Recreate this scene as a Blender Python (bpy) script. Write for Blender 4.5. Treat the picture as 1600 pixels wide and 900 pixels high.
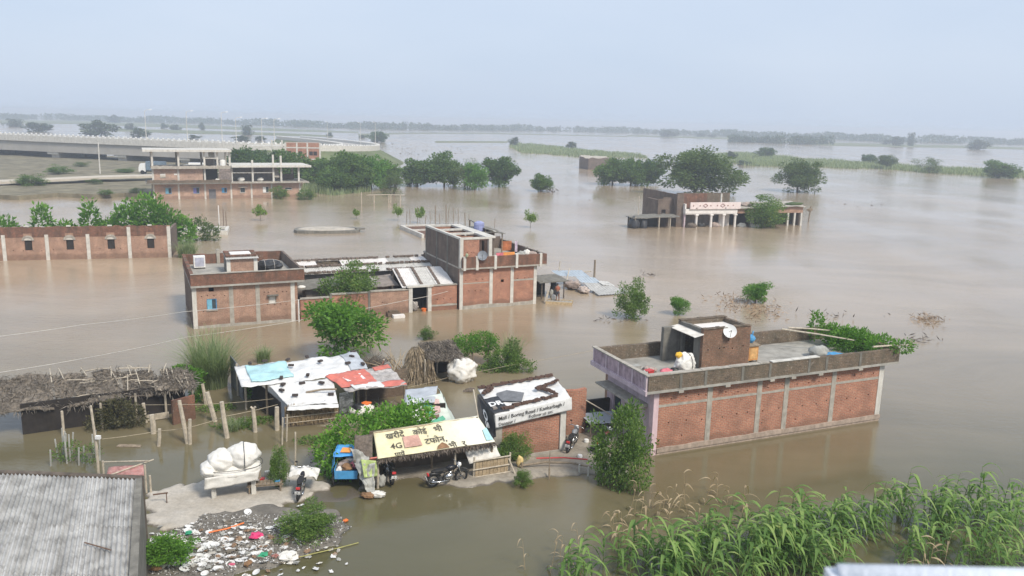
import bpy, bmesh, math, random
import numpy as np
from mathutils import Vector, Matrix, Euler, noise as mnoise

for o in list(bpy.data.objects):
    bpy.data.objects.remove(o)
scene = bpy.context.scene
COL = scene.collection
R = math.radians

# ------------------------------------------------------------------ camera
CAM_H = 15.0
FPX = 1280.0                      # focal length in pixels of the 1600 px wide photograph
PITCH = math.atan((450 - 189) / FPX)
ROLL = R(1.35)
cam_d = bpy.data.cameras.new('camera')
cam_d.sensor_width = 36.0
cam_d.lens = FPX / 1600.0 * 36.0
cam_d.clip_start = 0.05
cam_d.clip_end = 20000.0
cam_d.dof.use_dof = True
cam_d.dof.focus_distance = 60.0
cam_d.dof.aperture_fstop = 2.6
cam = bpy.data.objects.new('camera', cam_d)
COL.objects.link(cam)
cam.location = (0, 0, CAM_H)
cam.rotation_euler = (Matrix.Rotation(R(90) - PITCH, 3, 'X') @ Matrix.Rotation(ROLL, 3, 'Z')).to_euler()
scene.camera = cam

# ------------------------------------------------------------------ world, sun, exposure
SUN_EL, SUN_AZ = R(48), R(138)     # azimuth clockwise from +Y: light comes from behind the camera, on its right
world = bpy.data.worlds.new('World')
scene.world = world
world.use_nodes = True
wn = world.node_tree
wn.nodes.clear()
w_out = wn.nodes.new('ShaderNodeOutputWorld')
w_bg = wn.nodes.new('ShaderNodeBackground')
w_sky = wn.nodes.new('ShaderNodeTexSky')
w_sky.sky_type = 'NISHITA'
w_sky.sun_disc = False
w_sky.sun_elevation = SUN_EL
w_sky.sun_rotation = SUN_AZ
w_sky.altitude = 0
w_sky.air_density = 1.0
w_sky.dust_density = 3.0
w_sky.ozone_density = 1.5
w_mix = wn.nodes.new('ShaderNodeMix')
w_mix.data_type = 'RGBA'
w_mix.inputs['Factor'].default_value = 0.86
w_tc = wn.nodes.new('ShaderNodeTexCoord')
w_mp = wn.nodes.new('ShaderNodeMapping'); w_mp.inputs['Scale'].default_value = (1.0, 1.0, 3.5)
w_nz = wn.nodes.new('ShaderNodeTexNoise'); w_nz.inputs['Scale'].default_value = 2.2; w_nz.inputs['Detail'].default_value = 4
w_rp = wn.nodes.new('ShaderNodeValToRGB')
w_rp.color_ramp.elements[0].position = 0.3; w_rp.color_ramp.elements[0].color = (4.2, 4.95, 6.15, 1)
w_rp.color_ramp.elements[1].position = 0.7; w_rp.color_ramp.elements[1].color = (4.75, 5.4, 6.45, 1)
wn.links.new(w_tc.outputs['Generated'], w_mp.inputs['Vector']); wn.links.new(w_mp.outputs['Vector'], w_nz.inputs['Vector'])
wn.links.new(w_nz.outputs['Fac'], w_rp.inputs['Fac']); wn.links.new(w_rp.outputs['Color'], w_mix.inputs['B'])
wn.links.new(w_sky.outputs['Color'], w_mix.inputs['A'])
wn.links.new(w_mix.outputs['Result'], w_bg.inputs['Color'])
w_bg.inputs['Strength'].default_value = 0.11
wn.links.new(w_bg.outputs['Background'], w_out.inputs['Surface'])

sun_d = bpy.data.lights.new('sun', 'SUN')
sun_d.energy = 2.7
sun_d.angle = R(12)
sun_d.color = (1.0, 0.92, 0.80)
sun = bpy.data.objects.new('sun', sun_d)
COL.objects.link(sun)
to_sun = Vector((math.sin(SUN_AZ) * math.cos(SUN_EL), math.cos(SUN_AZ) * math.cos(SUN_EL), math.sin(SUN_EL)))
sun.rotation_euler = to_sun.to_track_quat('Z', 'Y').to_euler()
sun.location = (0, -10, 60)

scene.view_settings.view_transform = 'Standard'
scene.view_settings.look = 'None'
scene.view_settings.exposure = 0.45
scene.view_settings.gamma = 1.0
scene.render.engine = 'CYCLES'
scene.cycles.max_bounces = 6
scene.cycles.diffuse_bounces = 3
scene.cycles.glossy_bounces = 3
scene.cycles.transmission_bounces = 4
scene.cycles.volume_bounces = 1
scene.cycles.caustics_reflective = False
scene.cycles.caustics_refractive = False

# ------------------------------------------------------------------ photo pixel -> place on a level
_c, _s = math.cos(ROLL), math.sin(ROLL)
def ray(px, py):
    u, v = px - 800.0, 450.0 - py
    u2, v2 = u * _c - v * _s, u * _s + v * _c
    return Vector((u2, FPX * math.cos(PITCH) + v2 * math.sin(PITCH), -FPX * math.sin(PITCH) + v2 * math.cos(PITCH))) / FPX
def G(px, py, z=0.0):
    d = ray(px, py)
    t = (z - CAM_H) / d.z
    return Vector((d.x * t, d.y * t, z))
def HGT(P, py):                    # height above P that shows in photo row py
    lo, hi = -2.0, 60.0
    def row(z):
        dx, dy, dz = P[0], P[1], z - CAM_H
        Y = dy * math.cos(PITCH) - dz * math.sin(PITCH)
        V = (dy * math.sin(PITCH) + dz * math.cos(PITCH)) / Y * FPX
        U = dx / Y * FPX
        return 450 - (-U * _s + V * _c)
    for _ in range(40):
        m = (lo + hi) / 2
        if row(m) > py: lo = m
        else: hi = m
    return lo
def MPP(P):                        # metres for one photo pixel at P
    return (P[1] * math.cos(PITCH) + (CAM_H - P[2]) * math.sin(PITCH)) / FPX
BED = -1.0

# ------------------------------------------------------------------ materials
MATS = {}
def nd(nt, t, **kw):
    n = nt.nodes.new(t)
    for k, v in kw.items():
        if k in n.inputs: n.inputs[k].default_value = v
        else: setattr(n, k, v)
    return n
def new_mat(name):
    m = bpy.data.materials.new(name)
    m.use_nodes = True
    nt = m.node_tree
    return m, nt, nt.nodes['Principled BSDF'], nt.links
def ramp(nt, fac, stops):
    r = nt.nodes.new('ShaderNodeValToRGB')
    el = r.color_ramp.elements
    while len(el) < len(stops): el.new(0.5)
    for e, (p, c) in zip(el, stops):
        e.position = p
        e.color = (c[0], c[1], c[2], 1) if len(c) == 3 else c
    nt.links.new(fac, r.inputs['Fac'])
    return r
def mixc(nt, fac, a, b, mode='MIX'):
    m = nt.nodes.new('ShaderNodeMix')
    m.data_type = 'RGBA'
    m.blend_type = mode
    for sock, v in ((m.inputs['Factor'], fac), (m.inputs['A'], a), (m.inputs['B'], b)):
        if hasattr(v, 'links'): nt.links.new(v, sock)
        elif isinstance(v, (int, float)): sock.default_value = v
        else: sock.default_value = (v[0], v[1], v[2], 1)
    return m.outputs['Result']
def objcoord(nt):
    return nt.nodes.new('ShaderNodeTexCoord').outputs['Object']
def scaled(nt, vec, s):
    m = nt.nodes.new('ShaderNodeMapping')
    m.inputs['Scale'].default_value = s
    nt.links.new(vec, m.inputs['Vector'])
    return m.outputs['Vector']
def nz(nt, vec, scale, detail=4, rough=0.6):
    n = nt.nodes.new('ShaderNodeTexNoise')
    n.inputs['Scale'].default_value = scale
    n.inputs['Detail'].default_value = detail
    n.inputs['Roughness'].default_value = rough
    nt.links.new(vec, n.inputs['Vector'])
    return n.outputs['Fac']
def bump(nt, h, bsdf, strength=0.4, dist=0.02):
    b = nt.nodes.new('ShaderNodeBump')
    b.inputs['Strength'].default_value = strength
    b.inputs['Distance'].default_value = dist
    nt.links.new(h, b.inputs['Height'])
    nt.links.new(b.outputs['Normal'], bsdf.inputs['Normal'])
def plain(name, c, rough=0.8, var=0.3, scale=3.0, grime=0.25, grime_c=(0.07, 0.06, 0.045), metal=0.0, bmp=0.3, fine=30.0):
    """one base colour with patchy tone, dirt blotches, run-off streaks and fine relief"""
    if name in MATS: return MATS[name]
    m, nt, b, L = new_mat(name)
    v = objcoord(nt)
    n1 = nz(nt, v, scale, 5, 0.65)
    lo = [x * (1 - var) for x in c]; hi = [min(1, x * (1 + var * 0.6)) for x in c]
    col = ramp(nt, n1, [(0.3, lo), (0.7, hi)]).outputs['Color']
    st = nz(nt, scaled(nt, v, (2.2, 2.2, 0.35)), scale * 0.8, 6, 0.7)
    gr = ramp(nt, st, [(0.48, (0, 0, 0)), (0.75, (1, 1, 1))])
    mm = nt.nodes.new('ShaderNodeMath'); mm.operation = 'MULTIPLY'; mm.inputs[1].default_value = grime
    L.new(gr.outputs['Color'], mm.inputs[0])
    col = mixc(nt, mm.outputs[0], col, grime_c)
    L.new(col, b.inputs['Base Color'])
    b.inputs['Roughness'].default_value = rough
    b.inputs['Metallic'].default_value = metal
    b.inputs['Specular IOR Level'].default_value = 0.3
    bump(nt, nz(nt, v, fine, 3, 0.6), b, bmp, 0.02)
    MATS[name] = m
    return m
def brick(name, c1, c2, mortar, grime=0.3, grime_c=(0.06, 0.055, 0.045), pale=0.15, patch=1.2):
    if name in MATS: return MATS[name]
    m, nt, b, L = new_mat(name)
    v = objcoord(nt)
    sp = nt.nodes.new('ShaderNodeSeparateXYZ'); L.new(v, sp.inputs[0])
    ad = nt.nodes.new('ShaderNodeMath'); ad.operation = 'ADD'
    L.new(sp.outputs['X'], ad.inputs[0]); L.new(sp.outputs['Y'], ad.inputs[1])
    cb = nt.nodes.new('ShaderNodeCombineXYZ'); L.new(ad.outputs[0], cb.inputs['X']); L.new(sp.outputs['Z'], cb.inputs['Y'])
    bt = nt.nodes.new('ShaderNodeTexBrick')
    bt.inputs['Scale'].default_value = 1.0
    bt.inputs['Brick Width'].default_value = 0.24
    bt.inputs['Row Height'].default_value = 0.085
    bt.inputs['Mortar Size'].default_value = 0.011
    bt.inputs['Mortar Smooth'].default_value = 0.3
    bt.inputs['Bias'].default_value = 0.0
    bt.inputs['Color1'].default_value = (*c1, 1); bt.inputs['Color2'].default_value = (*c2, 1); bt.inputs['Mortar'].default_value = (*mortar, 1)
    L.new(cb.outputs[0], bt.inputs['Vector'])
    big = nz(nt, v, patch, 5, 0.65)
    col = mixc(nt, 0.75, bt.outputs['Color'], ramp(nt, big, [(0.3, (0.62, 0.6, 0.6)), (0.7, (1.25, 1.2, 1.15))]).outputs['Color'], 'MULTIPLY')
    col = mixc(nt, 0.8, col, ramp(nt, nz(nt, v, 13.0, 5, 0.8), [(0.33, (0.5, 0.48, 0.47)), (0.5, (0.95, 0.95, 0.95)), (0.68, (1.5, 1.45, 1.4))]).outputs['Color'], 'MULTIPLY')
    spk = nz(nt, v, 9.0, 4, 0.7)
    col = mixc(nt, ramp(nt, spk, [(0.60, (0, 0, 0)), (0.72, (1, 1, 1))]).outputs['Color'], col, mixc(nt, pale, col, (0.6, 0.55, 0.48)))
    st = nz(nt, scaled(nt, v, (1.6, 1.6, 0.4)), 1.1, 6, 0.72)
    mm = nt.nodes.new('ShaderNodeMath'); mm.operation = 'MULTIPLY'; mm.inputs[1].default_value = grime
    L.new(ramp(nt, st, [(0.42, (0, 0, 0)), (0.68, (1, 1, 1))]).outputs['Color'], mm.inputs[0])
    col = mixc(nt, mm.outputs[0], col, grime_c)
    # pale lime bloom, dark pock marks, and the damp tide mark above the flood
    col = mixc(nt, ramp(nt, nz(nt, v, 2.3, 6, 0.75), [(0.60, (0, 0, 0)), (0.78, (0.5, 0.5, 0.5))]).outputs['Color'], col, (0.50, 0.43, 0.36))
    col = mixc(nt, ramp(nt, nz(nt, v, 16.0, 3, 0.7), [(0.63, (0, 0, 0)), (0.72, (0.6, 0.6, 0.6))]).outputs['Color'], col, (0.10, 0.065, 0.05))
    wv = nt.nodes.new('ShaderNodeMath'); wv.operation = 'MULTIPLY_ADD'; L.new(nz(nt, v, 0.9, 5, 0.7), wv.inputs[0]); wv.inputs[1].default_value = -0.9; L.new(sp.outputs['Z'], wv.inputs[2])
    col = mixc(nt, ramp(nt, wv.outputs[0], [(0.0, (0.45, 0.45, 0.45)), (0.22, (0, 0, 0))]).outputs['Color'], col, (0.13, 0.085, 0.06))
    L.new(col, b.inputs['Base Color'])
    b.inputs['Roughness'].default_value = 0.9
    b.inputs['Specular IOR Level'].default_value = 0.15
    bump(nt, bt.outputs['Fac'], b, -0.5, 0.012)
    MATS[name] = m
    return m
def leafmat(name, dark, light, trans=0.35, yellow=None):
    if name in MATS: return MATS[name]
    m, nt, b, L = new_mat(name)
    g = nt.nodes.new('ShaderNodeNewGeometry')
    n1 = nz(nt, objcoord(nt), 1.3, 3, 0.6)
    ad = nt.nodes.new('ShaderNodeMath'); ad.operation = 'MULTIPLY_ADD'
    L.new(g.outputs['Random Per Island'], ad.inputs[0]); ad.inputs[1].default_value = 0.55
    ad2 = nt.nodes.new('ShaderNodeMath'); ad2.operation = 'MULTIPLY'; ad2.inputs[1].default_value = 0.6
    L.new(n1, ad2.inputs[0]); L.new(ad2.outputs[0], ad.inputs[2])
    stops = [(0.2, dark), (0.75, light)]
    if yellow: stops.append((0.95, yellow))
    r = ramp(nt, ad.outputs[0], stops)
    L.new(r.outputs['Color'], b.inputs['Base Color'])
    b.inputs['Roughness'].default_value = 0.55
    b.inputs['Specular IOR Level'].default_value = 0.25
    tr = nt.nodes.new('ShaderNodeBsdfTranslucent')
    L.new(mixc(nt, 1.0, r.outputs['Color'], (1.2, 1.3, 0.7), 'MULTIPLY'), tr.inputs['Color'])
    mx = nt.nodes.new('ShaderNodeMixShader'); mx.inputs[0].default_value = trans
    L.new(b.outputs[0], mx.inputs[1]); L.new(tr.outputs[0], mx.inputs[2])
    L.new(mx.outputs[0], nt.nodes['Material Output'].inputs['Surface'])
    MATS[name] = m
    return m

BRICK = brick('brick_red', (0.46, 0.205, 0.13), (0.37, 0.16, 0.105), (0.40, 0.32, 0.26), 0.35, (0.20, 0.12, 0.085), 0.4)
BRICKP = brick('brick_pale', (0.42, 0.255, 0.185), (0.35, 0.20, 0.145), (0.43, 0.35, 0.28), 0.4, (0.2, 0.14, 0.1), 0.4)
BRICKE = brick('brick_peach', (0.50, 0.33, 0.25), (0.46, 0.29, 0.215), (0.48, 0.40, 0.33), 0.3, (0.26, 0.19, 0.14), 0.4)
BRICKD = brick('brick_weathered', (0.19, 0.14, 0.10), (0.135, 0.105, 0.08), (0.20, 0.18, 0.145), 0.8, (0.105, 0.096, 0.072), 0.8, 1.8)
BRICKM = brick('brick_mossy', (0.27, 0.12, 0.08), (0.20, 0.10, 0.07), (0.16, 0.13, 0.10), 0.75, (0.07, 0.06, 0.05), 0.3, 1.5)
BRICKG = brick('brick_grey', (0.20, 0.155, 0.13), (0.165, 0.13, 0.11), (0.19, 0.165, 0.14), 0.5, (0.08, 0.07, 0.06), 0.3, 1.0)  # also used on side walls, where its grey puts their shade into colour
CONC = plain('concrete', (0.40, 0.37, 0.32), 0.9, 0.3, 2.5, 0.45, (0.13, 0.12, 0.095))
CONCL = plain('concrete_pale', (0.60, 0.58, 0.53), 0.85, 0.22, 2.0, 0.35, (0.2, 0.18, 0.15))
CONCD = plain('concrete_dark', (0.20, 0.19, 0.165), 0.9, 0.35, 2.2, 0.5, (0.06, 0.055, 0.045))
ROOFC = plain('roof_concrete', (0.36, 0.345, 0.31), 0.9, 0.35, 0.9, 0.6, (0.14, 0.13, 0.105))
PINK = plain('pink_plaster', (0.56, 0.46, 0.50), 0.85, 0.2, 1.5, 0.45, (0.2, 0.12, 0.15))
PINKD = plain('pink_plaster_stained', (0.46, 0.35, 0.39), 0.85, 0.45, 2.6, 0.8, (0.13, 0.09, 0.10))
WHITEW = plain('white_plaster', (0.76, 0.73, 0.70), 0.8, 0.12, 1.5, 0.3, (0.4, 0.34, 0.3))
GREYW = plain('grey_plaster', (0.27, 0.235, 0.21), 0.9, 0.3, 1.2, 0.5, (0.1, 0.085, 0.07))
WOOD = plain('weathered_wood', (0.27, 0.215, 0.155), 0.85, 0.4, 6, 0.4, (0.08, 0.06, 0.04))
WOODL = plain('pale_wood', (0.50, 0.44, 0.35), 0.85, 0.35, 6, 0.35, (0.2, 0.16, 0.11))
BAMB = plain('bamboo', (0.40, 0.31, 0.20), 0.7, 0.4, 8, 0.35, (0.12, 0.08, 0.05))
THATCH = plain('thatch', (0.235, 0.20, 0.16), 0.95, 0.55, 7, 0.5, (0.07, 0.055, 0.04), bmp=0.8, fine=45)
STRAW = plain('dry_straw', (0.36, 0.29, 0.20), 0.95, 0.5, 9, 0.4, (0.1, 0.075, 0.05), bmp=0.8, fine=60)
BRUSHW = plain('brushwood', (0.16, 0.13, 0.105), 0.95, 0.5, 9, 0.4, (0.05, 0.04, 0.03))
TARPW = plain('tarpaulin_white', (0.70, 0.70, 0.69), 0.6, 0.15, 1.4, 0.4, (0.36, 0.34, 0.30), bmp=0.5, fine=6)
TARPG = plain('tarpaulin_grey', (0.45, 0.48, 0.52), 0.6, 0.2, 1.4, 0.4, (0.2, 0.2, 0.19), bmp=0.5, fine=6)
TARPC = plain('tarpaulin_cyan', (0.42, 0.66, 0.69), 0.6, 0.25, 1.6, 0.3, (0.5, 0.55, 0.55), bmp=0.5, fine=6)
TARPR = plain('tarpaulin_red', (0.60, 0.17, 0.13), 0.6, 0.25, 2, 0.4, (0.5, 0.3, 0.25), bmp=0.5, fine=6)
TARPY = plain('banner_cream', (0.76, 0.69, 0.42), 0.55, 0.14, 0.9, 0.35, (0.62, 0.56, 0.40), bmp=0.35, fine=5)
TARPK = plain('banner_black', (0.035, 0.037, 0.042), 0.5, 0.3, 2, 0.3, (0.15, 0.15, 0.15), bmp=0.5, fine=6)
SACKW = plain('sacking_white', (0.73, 0.71, 0.66), 0.75, 0.15, 2, 0.35, (0.42, 0.38, 0.31), bmp=0.5, fine=12)
SACKG = plain('sacking_grey', (0.40, 0.40, 0.37), 0.75, 0.3, 3, 0.4, (0.2, 0.19, 0.16), bmp=0.5, fine=12)
TIN = plain('galvanised_sheet', (0.52, 0.51, 0.48), 0.55, 0.25, 2.4, 0.55, (0.22, 0.19, 0.155), 0.15, 0.1)
TINW = plain('fibre_cement_sheet', (0.62, 0.605, 0.57), 0.8, 0.2, 2.4, 0.5, (0.27, 0.24, 0.2), 0, 0.2)
TINB = plain('blue_sheet', (0.44, 0.50, 0.55), 0.5, 0.2, 2, 0.4, (0.3, 0.33, 0.36), 0.1, 0.1)
TILE = plain('clay_tile', (0.115, 0.068, 0.052), 0.9, 0.6, 5, 0.7, (0.045, 0.04, 0.035))
BLUEP = plain('blue_paint', (0.08, 0.32, 0.60), 0.5, 0.25, 4, 0.25, (0.2, 0.2, 0.2))
BLUET = plain('blue_tarpaulin', (0.10, 0.38, 0.78), 0.5, 0.25, 3, 0.2, (0.2, 0.3, 0.45), bmp=0.5, fine=7)
CYANP = plain('cyan_paint', (0.18, 0.45, 0.60), 0.6, 0.25, 4, 0.3, (0.2, 0.2, 0.2))
REDP = plain('red_plastic', (0.55, 0.05, 0.05), 0.4, 0.2, 4, 0.15)
ORANGE = plain('orange_plastic', (0.80, 0.20, 0.045), 0.5, 0.2, 4, 0.15)
ORANGEC = plain('orange_cloth', (0.80, 0.33, 0.09), 0.8, 0.2, 4, 0.1)
PINKC = plain('pink_cloth', (0.72, 0.20, 0.24), 0.8, 0.25, 4, 0.1)
GREENP = plain('green_plastic', (0.04, 0.33, 0.17), 0.45, 0.25, 4, 0.1)
LIMEC = plain('lime_banner', (0.42, 0.52, 0.20), 0.6, 0.3, 5, 0.3)
YELLOW = plain('yellow_cloth', (0.82, 0.48, 0.05), 0.7, 0.2, 4, 0.1)
BLACK = plain('black_rubber', (0.022, 0.022, 0.022), 0.7, 0.3, 6, 0.2, (0.1, 0.09, 0.08))
DARKM = plain('dark_metal', (0.05, 0.05, 0.05), 0.4, 0.3, 6, 0.3, (0.12, 0.1, 0.08), 0.6, 0.1)
CHROME = plain('chrome', (0.55, 0.55, 0.55), 0.22, 0.15, 6, 0.1, metal=0.9, bmp=0.05)
BLACKP = plain('black_paint', (0.015, 0.015, 0.018), 0.25, 0.2, 6, 0.2, (0.1, 0.09, 0.08), bmp=0.05)
WHITEP = plain('white_paint', (0.78, 0.78, 0.76), 0.45, 0.08, 3, 0.15, (0.45, 0.43, 0.4), bmp=0.05)
PAPER = plain('white_paper', (0.68, 0.68, 0.67), 0.7, 0.1, 5, 0.2, (0.5, 0.47, 0.42), bmp=0.1)
RAGS = plain('mixed_rags', (0.42, 0.34, 0.30), 0.9, 0.6, 9, 0.5)
CARD = plain('cardboard', (0.27, 0.155, 0.08), 0.85, 0.4, 6, 0.3)
INK = plain('dark_ink', (0.045, 0.04, 0.038), 0.6, 0.3, 6, 0.2, (0.3, 0.28, 0.2))
INKW = plain('white_ink', (0.75, 0.75, 0.74), 0.6, 0.1, 6, 0.2, (0.4, 0.4, 0.4))
GREENI = plain('green_ink', (0.10, 0.42, 0.28), 0.6, 0.2, 6, 0.2, (0.5, 0.5, 0.45))
TEXTP = plain('faded_print', (0.62, 0.42, 0.40), 0.6, 0.4, 7, 0.4, (0.7, 0.65, 0.6))
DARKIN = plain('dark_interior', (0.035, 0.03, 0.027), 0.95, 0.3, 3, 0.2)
SKIN = plain('skin', (0.23, 0.12, 0.075), 0.55, 0.1, 5, 0.05, bmp=0.05)
SHIRT = plain('rust_shirt', (0.36, 0.12, 0.07), 0.85, 0.2, 5, 0.1)
HAIR = plain('black_hair', (0.012, 0.011, 0.01), 0.5, 0.2, 5, 0.1)
BARK = plain('bark', (0.13, 0.10, 0.075), 0.95, 0.4, 5, 0.4, (0.05, 0.045, 0.035), bmp=0.8, fine=20)
GLASS = plain('dark_pane', (0.06, 0.075, 0.085), 0.12, 0.2, 4, 0.1, bmp=0.02)
ASPH = plain('road_surface', (0.42, 0.40, 0.37), 0.9, 0.15, 0.3, 0.3, (0.2, 0.19, 0.17))
EARTH = plain('earth', (0.21, 0.185, 0.125), 0.95, 0.5, 0.35, 0.5, (0.09, 0.09, 0.05), bmp=0.6, fine=4)
DUST = plain('pale_track', (0.52, 0.47, 0.39), 0.95, 0.15, 0.5, 0.2, (0.3, 0.26, 0.2))
BRIDGE = plain('bridge_concrete', (0.40, 0.38, 0.345), 0.9, 0.12, 0.3, 0.25, (0.2, 0.19, 0.17))
WIREM = plain('pale_cable', (0.55, 0.52, 0.47), 0.6, 0.2, 4, 0.2)
REBAR = plain('rusty_rod', (0.16, 0.10, 0.07), 0.8, 0.3, 6, 0.3)
LEAF_MID = leafmat('leaf_mango', (0.035, 0.085, 0.02), (0.155, 0.25, 0.06), 0.42)
LEAF_DARK = leafmat('leaf_dark', (0.028, 0.068, 0.02), (0.11, 0.19, 0.05), 0.4)
LEAF_OLIVE = leafmat('leaf_acacia', (0.04, 0.078, 0.026), (0.14, 0.20, 0.065), 0.4)
LEAF_BRIGHT = leafmat('leaf_bright', (0.045, 0.13, 0.02), (0.17, 0.34, 0.05), 0.45)
LEAF_LIME = leafmat('leaf_lime', (0.08, 0.15, 0.02), (0.22, 0.33, 0.06), 0.4)
LEAF_NEAR = leafmat('leaf_near', (0.04, 0.09, 0.02), (0.18, 0.29, 0.065), 0.4, (0.32, 0.36, 0.14))
LEAF_REED = leafmat('leaf_reed', (0.12, 0.17, 0.08), (0.32, 0.38, 0.21), 0.4)
LEAF_MAIZE = leafmat('leaf_maize', (0.06, 0.145, 0.03), (0.27, 0.41, 0.12), 0.45, (0.46, 0.47, 0.20))
LEAF_DRY = leafmat('leaf_dry', (0.30, 0.22, 0.13), (0.58, 0.46, 0.31), 0.3)
LEAF_FAR = leafmat('leaf_far', (0.028, 0.05, 0.02), (0.07, 0.11, 0.045), 0.2)
LEAF_STALK = leafmat('maize_stalk', (0.10, 0.15, 0.05), (0.2, 0.25, 0.09), 0.1)
LEAF_BROWN = leafmat('leaf_brown', (0.05, 0.055, 0.03), (0.13, 0.12, 0.06), 0.3)

# ------------------------------------------------------------------ mesh building
rnd = random.Random(7)
class MB:
    def __init__(s):
        s.v = []; s.f = []; s.mi = []; s.cur = 0
    def add(s, vs, fs):
        n = len(s.v)
        s.v += [tuple(p) for p in vs]
        for f in fs:
            s.f.append([i + n for i in f]); s.mi.append(s.cur)
        return s
    def box(s, x0, x1, y0, y1, z0, z1):
        return s.add([(x0,y0,z0),(x1,y0,z0),(x1,y1,z0),(x0,y1,z0),(x0,y0,z1),(x1,y0,z1),(x1,y1,z1),(x0,y1,z1)],
                     [(0,3,2,1),(4,5,6,7),(0,1,5,4),(1,2,6,5),(2,3,7,6),(3,0,4,7)])
    def rbox(s, c, size, rot=(0,0,0)):
        M = Euler(rot).to_matrix(); c = Vector(c)
        hx, hy, hz = [k / 2 for k in size]
        vs = [c + M @ Vector((a*hx, b*hy, d*hz)) for d in (-1,1) for a, b in ((-1,-1),(1,-1),(1,1),(-1,1))]
        return s.add(vs, [(0,3,2,1),(4,5,6,7),(0,1,5,4),(1,2,6,5),(2,3,7,6),(3,0,4,7)])
    def beam(s, a, b, w, h=None):
        """square bar from a to b"""
        h = h or w; a = Vector(a); b = Vector(b); d = (b - a).normalized()
        up = Vector((0,0,1)) if abs(d.z) < 0.95 else Vector((0,1,0))
        x = d.cross(up).normalized(); y = x.cross(d)
        vs = [p + x*i*w/2 + y*j*h/2 for p in (a, b) for i, j in ((-1,-1),(1,-1),(1,1),(-1,1))]
        return s.add(vs, [(0,3,2,1),(4,5,6,7),(0,1,5,4),(1,2,6,5),(2,3,7,6),(3,0,4,7)])
    def tube(s, pts, r, n=7, caps=True):
        pts = [Vector(p) for p in pts]
        rs = r if isinstance(r, (list, tuple)) else [r] * len(pts)
        rings = []
        for i, p in enumerate(pts):
            d = (pts[min(i+1, len(pts)-1)] - pts[max(i-1, 0)]).normalized()
            up = Vector((0,0,1)) if abs(d.z) < 0.9 else Vector((1,0,0))
            x = d.cross(up).normalized(); y = x.cross(d)
            rings.append([p + (x*math.cos(2*math.pi*k/n) + y*math.sin(2*math.pi*k/n)) * rs[i] for k in range(n)])
        vs = [q for rg in rings for q in rg]; fs = []
        for i in range(len(pts)-1):
            for k in range(n):
                a, b = i*n+k, i*n+(k+1) % n
                fs.append((a, b, b+n, a+n))
        if caps:
            fs.append(tuple(range(n))[::-1]); fs.append(tuple((len(pts)-1)*n + k for k in range(n)))
        return s.add(vs, fs)
    def ring(s, c, axis, R0, r, n=20, m=6):
        """torus"""
        c = Vector(c); a = Vector(axis).normalized()
        x = a.orthogonal().normalized(); y = a.cross(x); vs = []; fs = []
        for i in range(n):
            t = 2*math.pi*i/n; d = x*math.cos(t) + y*math.sin(t)
            for j in range(m):
                q = 2*math.pi*j/m
                vs.append(c + d*(R0 + r*math.cos(q)) + a*r*math.sin(q))
        for i in range(n):
            for j in range(m):
                fs.append((i*m+j, ((i+1) % n)*m+j, ((i+1) % n)*m+(j+1) % m, i*m+(j+1) % m))
        return s.add(vs, fs)
    def prism(s, poly, z0, z1):
        n = len(poly)
        vs = [(p[0], p[1], z0) for p in poly] + [(p[0], p[1], z1) for p in poly]
        fs = [tuple(range(n))[::-1], tuple(range(n, 2*n))] + [(i, (i+1) % n, (i+1) % n + n, i+n) for i in range(n)]
        return s.add(vs, fs)
    def blob(s, c, rad, seed=0, amp=0.18, freq=1.6, nu=20, nv=12, flat=None, crease=0.0):
        c = Vector(c); off = Vector((seed*7.3, seed*3.1, seed*1.7)); vs = []; fs = []
        for j in range(nv+1):
            t = math.pi * j / nv
            for i in range(nu):
                p = 2*math.pi*i/nu
                d = Vector((math.sin(t)*math.cos(p), math.sin(t)*math.sin(p), math.cos(t)))
                k = 1 + amp * mnoise.noise(d*freq + off) + amp*0.45*mnoise.noise(d*freq*2.7 + off)
                if crease: k -= crease*(max(0.0, 1-abs(mnoise.noise(d*1.9 + off)))**7 + 0.6*max(0.0, 1-abs(mnoise.noise(Vector((d.x*4.5, d.y*4.5, d.z*1.8)) - off)))**6)
                q = Vector((d.x*rad[0]*k, d.y*rad[1]*k, d.z*rad[2]*k))
                if flat is not None and q.z < flat: q.z = flat
                vs.append(c + q)
        for j in range(nv):
            for i in range(nu):
                a, b = j*nu+i, j*nu+(i+1) % nu
                fs.append((a, a+nu, b+nu, b))
        return s.add(vs, fs)
    def wall(s, a0, a1, z0, z1, b0, b1, holes=(), axis='x', jit=0.0, seed=0, step=0.5):
        """wall along axis with rectangular holes right through; jit roughens its top edge"""
        rr = random.Random(seed)
        xs = {a0, a1}; zs = {z0, z1}
        for h in holes:
            xs |= {max(a0, h[0]), min(a1, h[1])}; zs |= {max(z0, h[2]), min(z1, h[3])}
        if jit:
            x = a0 + step
            while x < a1 - step*0.5: xs.add(x + rr.uniform(-.3, .3)*step); x += step
        xs = sorted(xs); zs = sorted(zs)
        top = {i: (rr.uniform(-jit, jit) if jit else 0) for i in range(len(xs))}
        P = lambda i, j, b: ((xs[i], b) if axis == 'x' else (b, xs[i])) + (zs[j] + (top[i] if j == len(zs)-1 else 0),)
        def solid(i, j):
            if i < 0 or j < 0 or i >= len(xs)-1 or j >= len(zs)-1: return False
            cx = (xs[i]+xs[i+1])/2; cz = (zs[j]+zs[j+1])/2
            return not any(h[0] < cx < h[1] and h[2] < cz < h[3] for h in holes)
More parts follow.
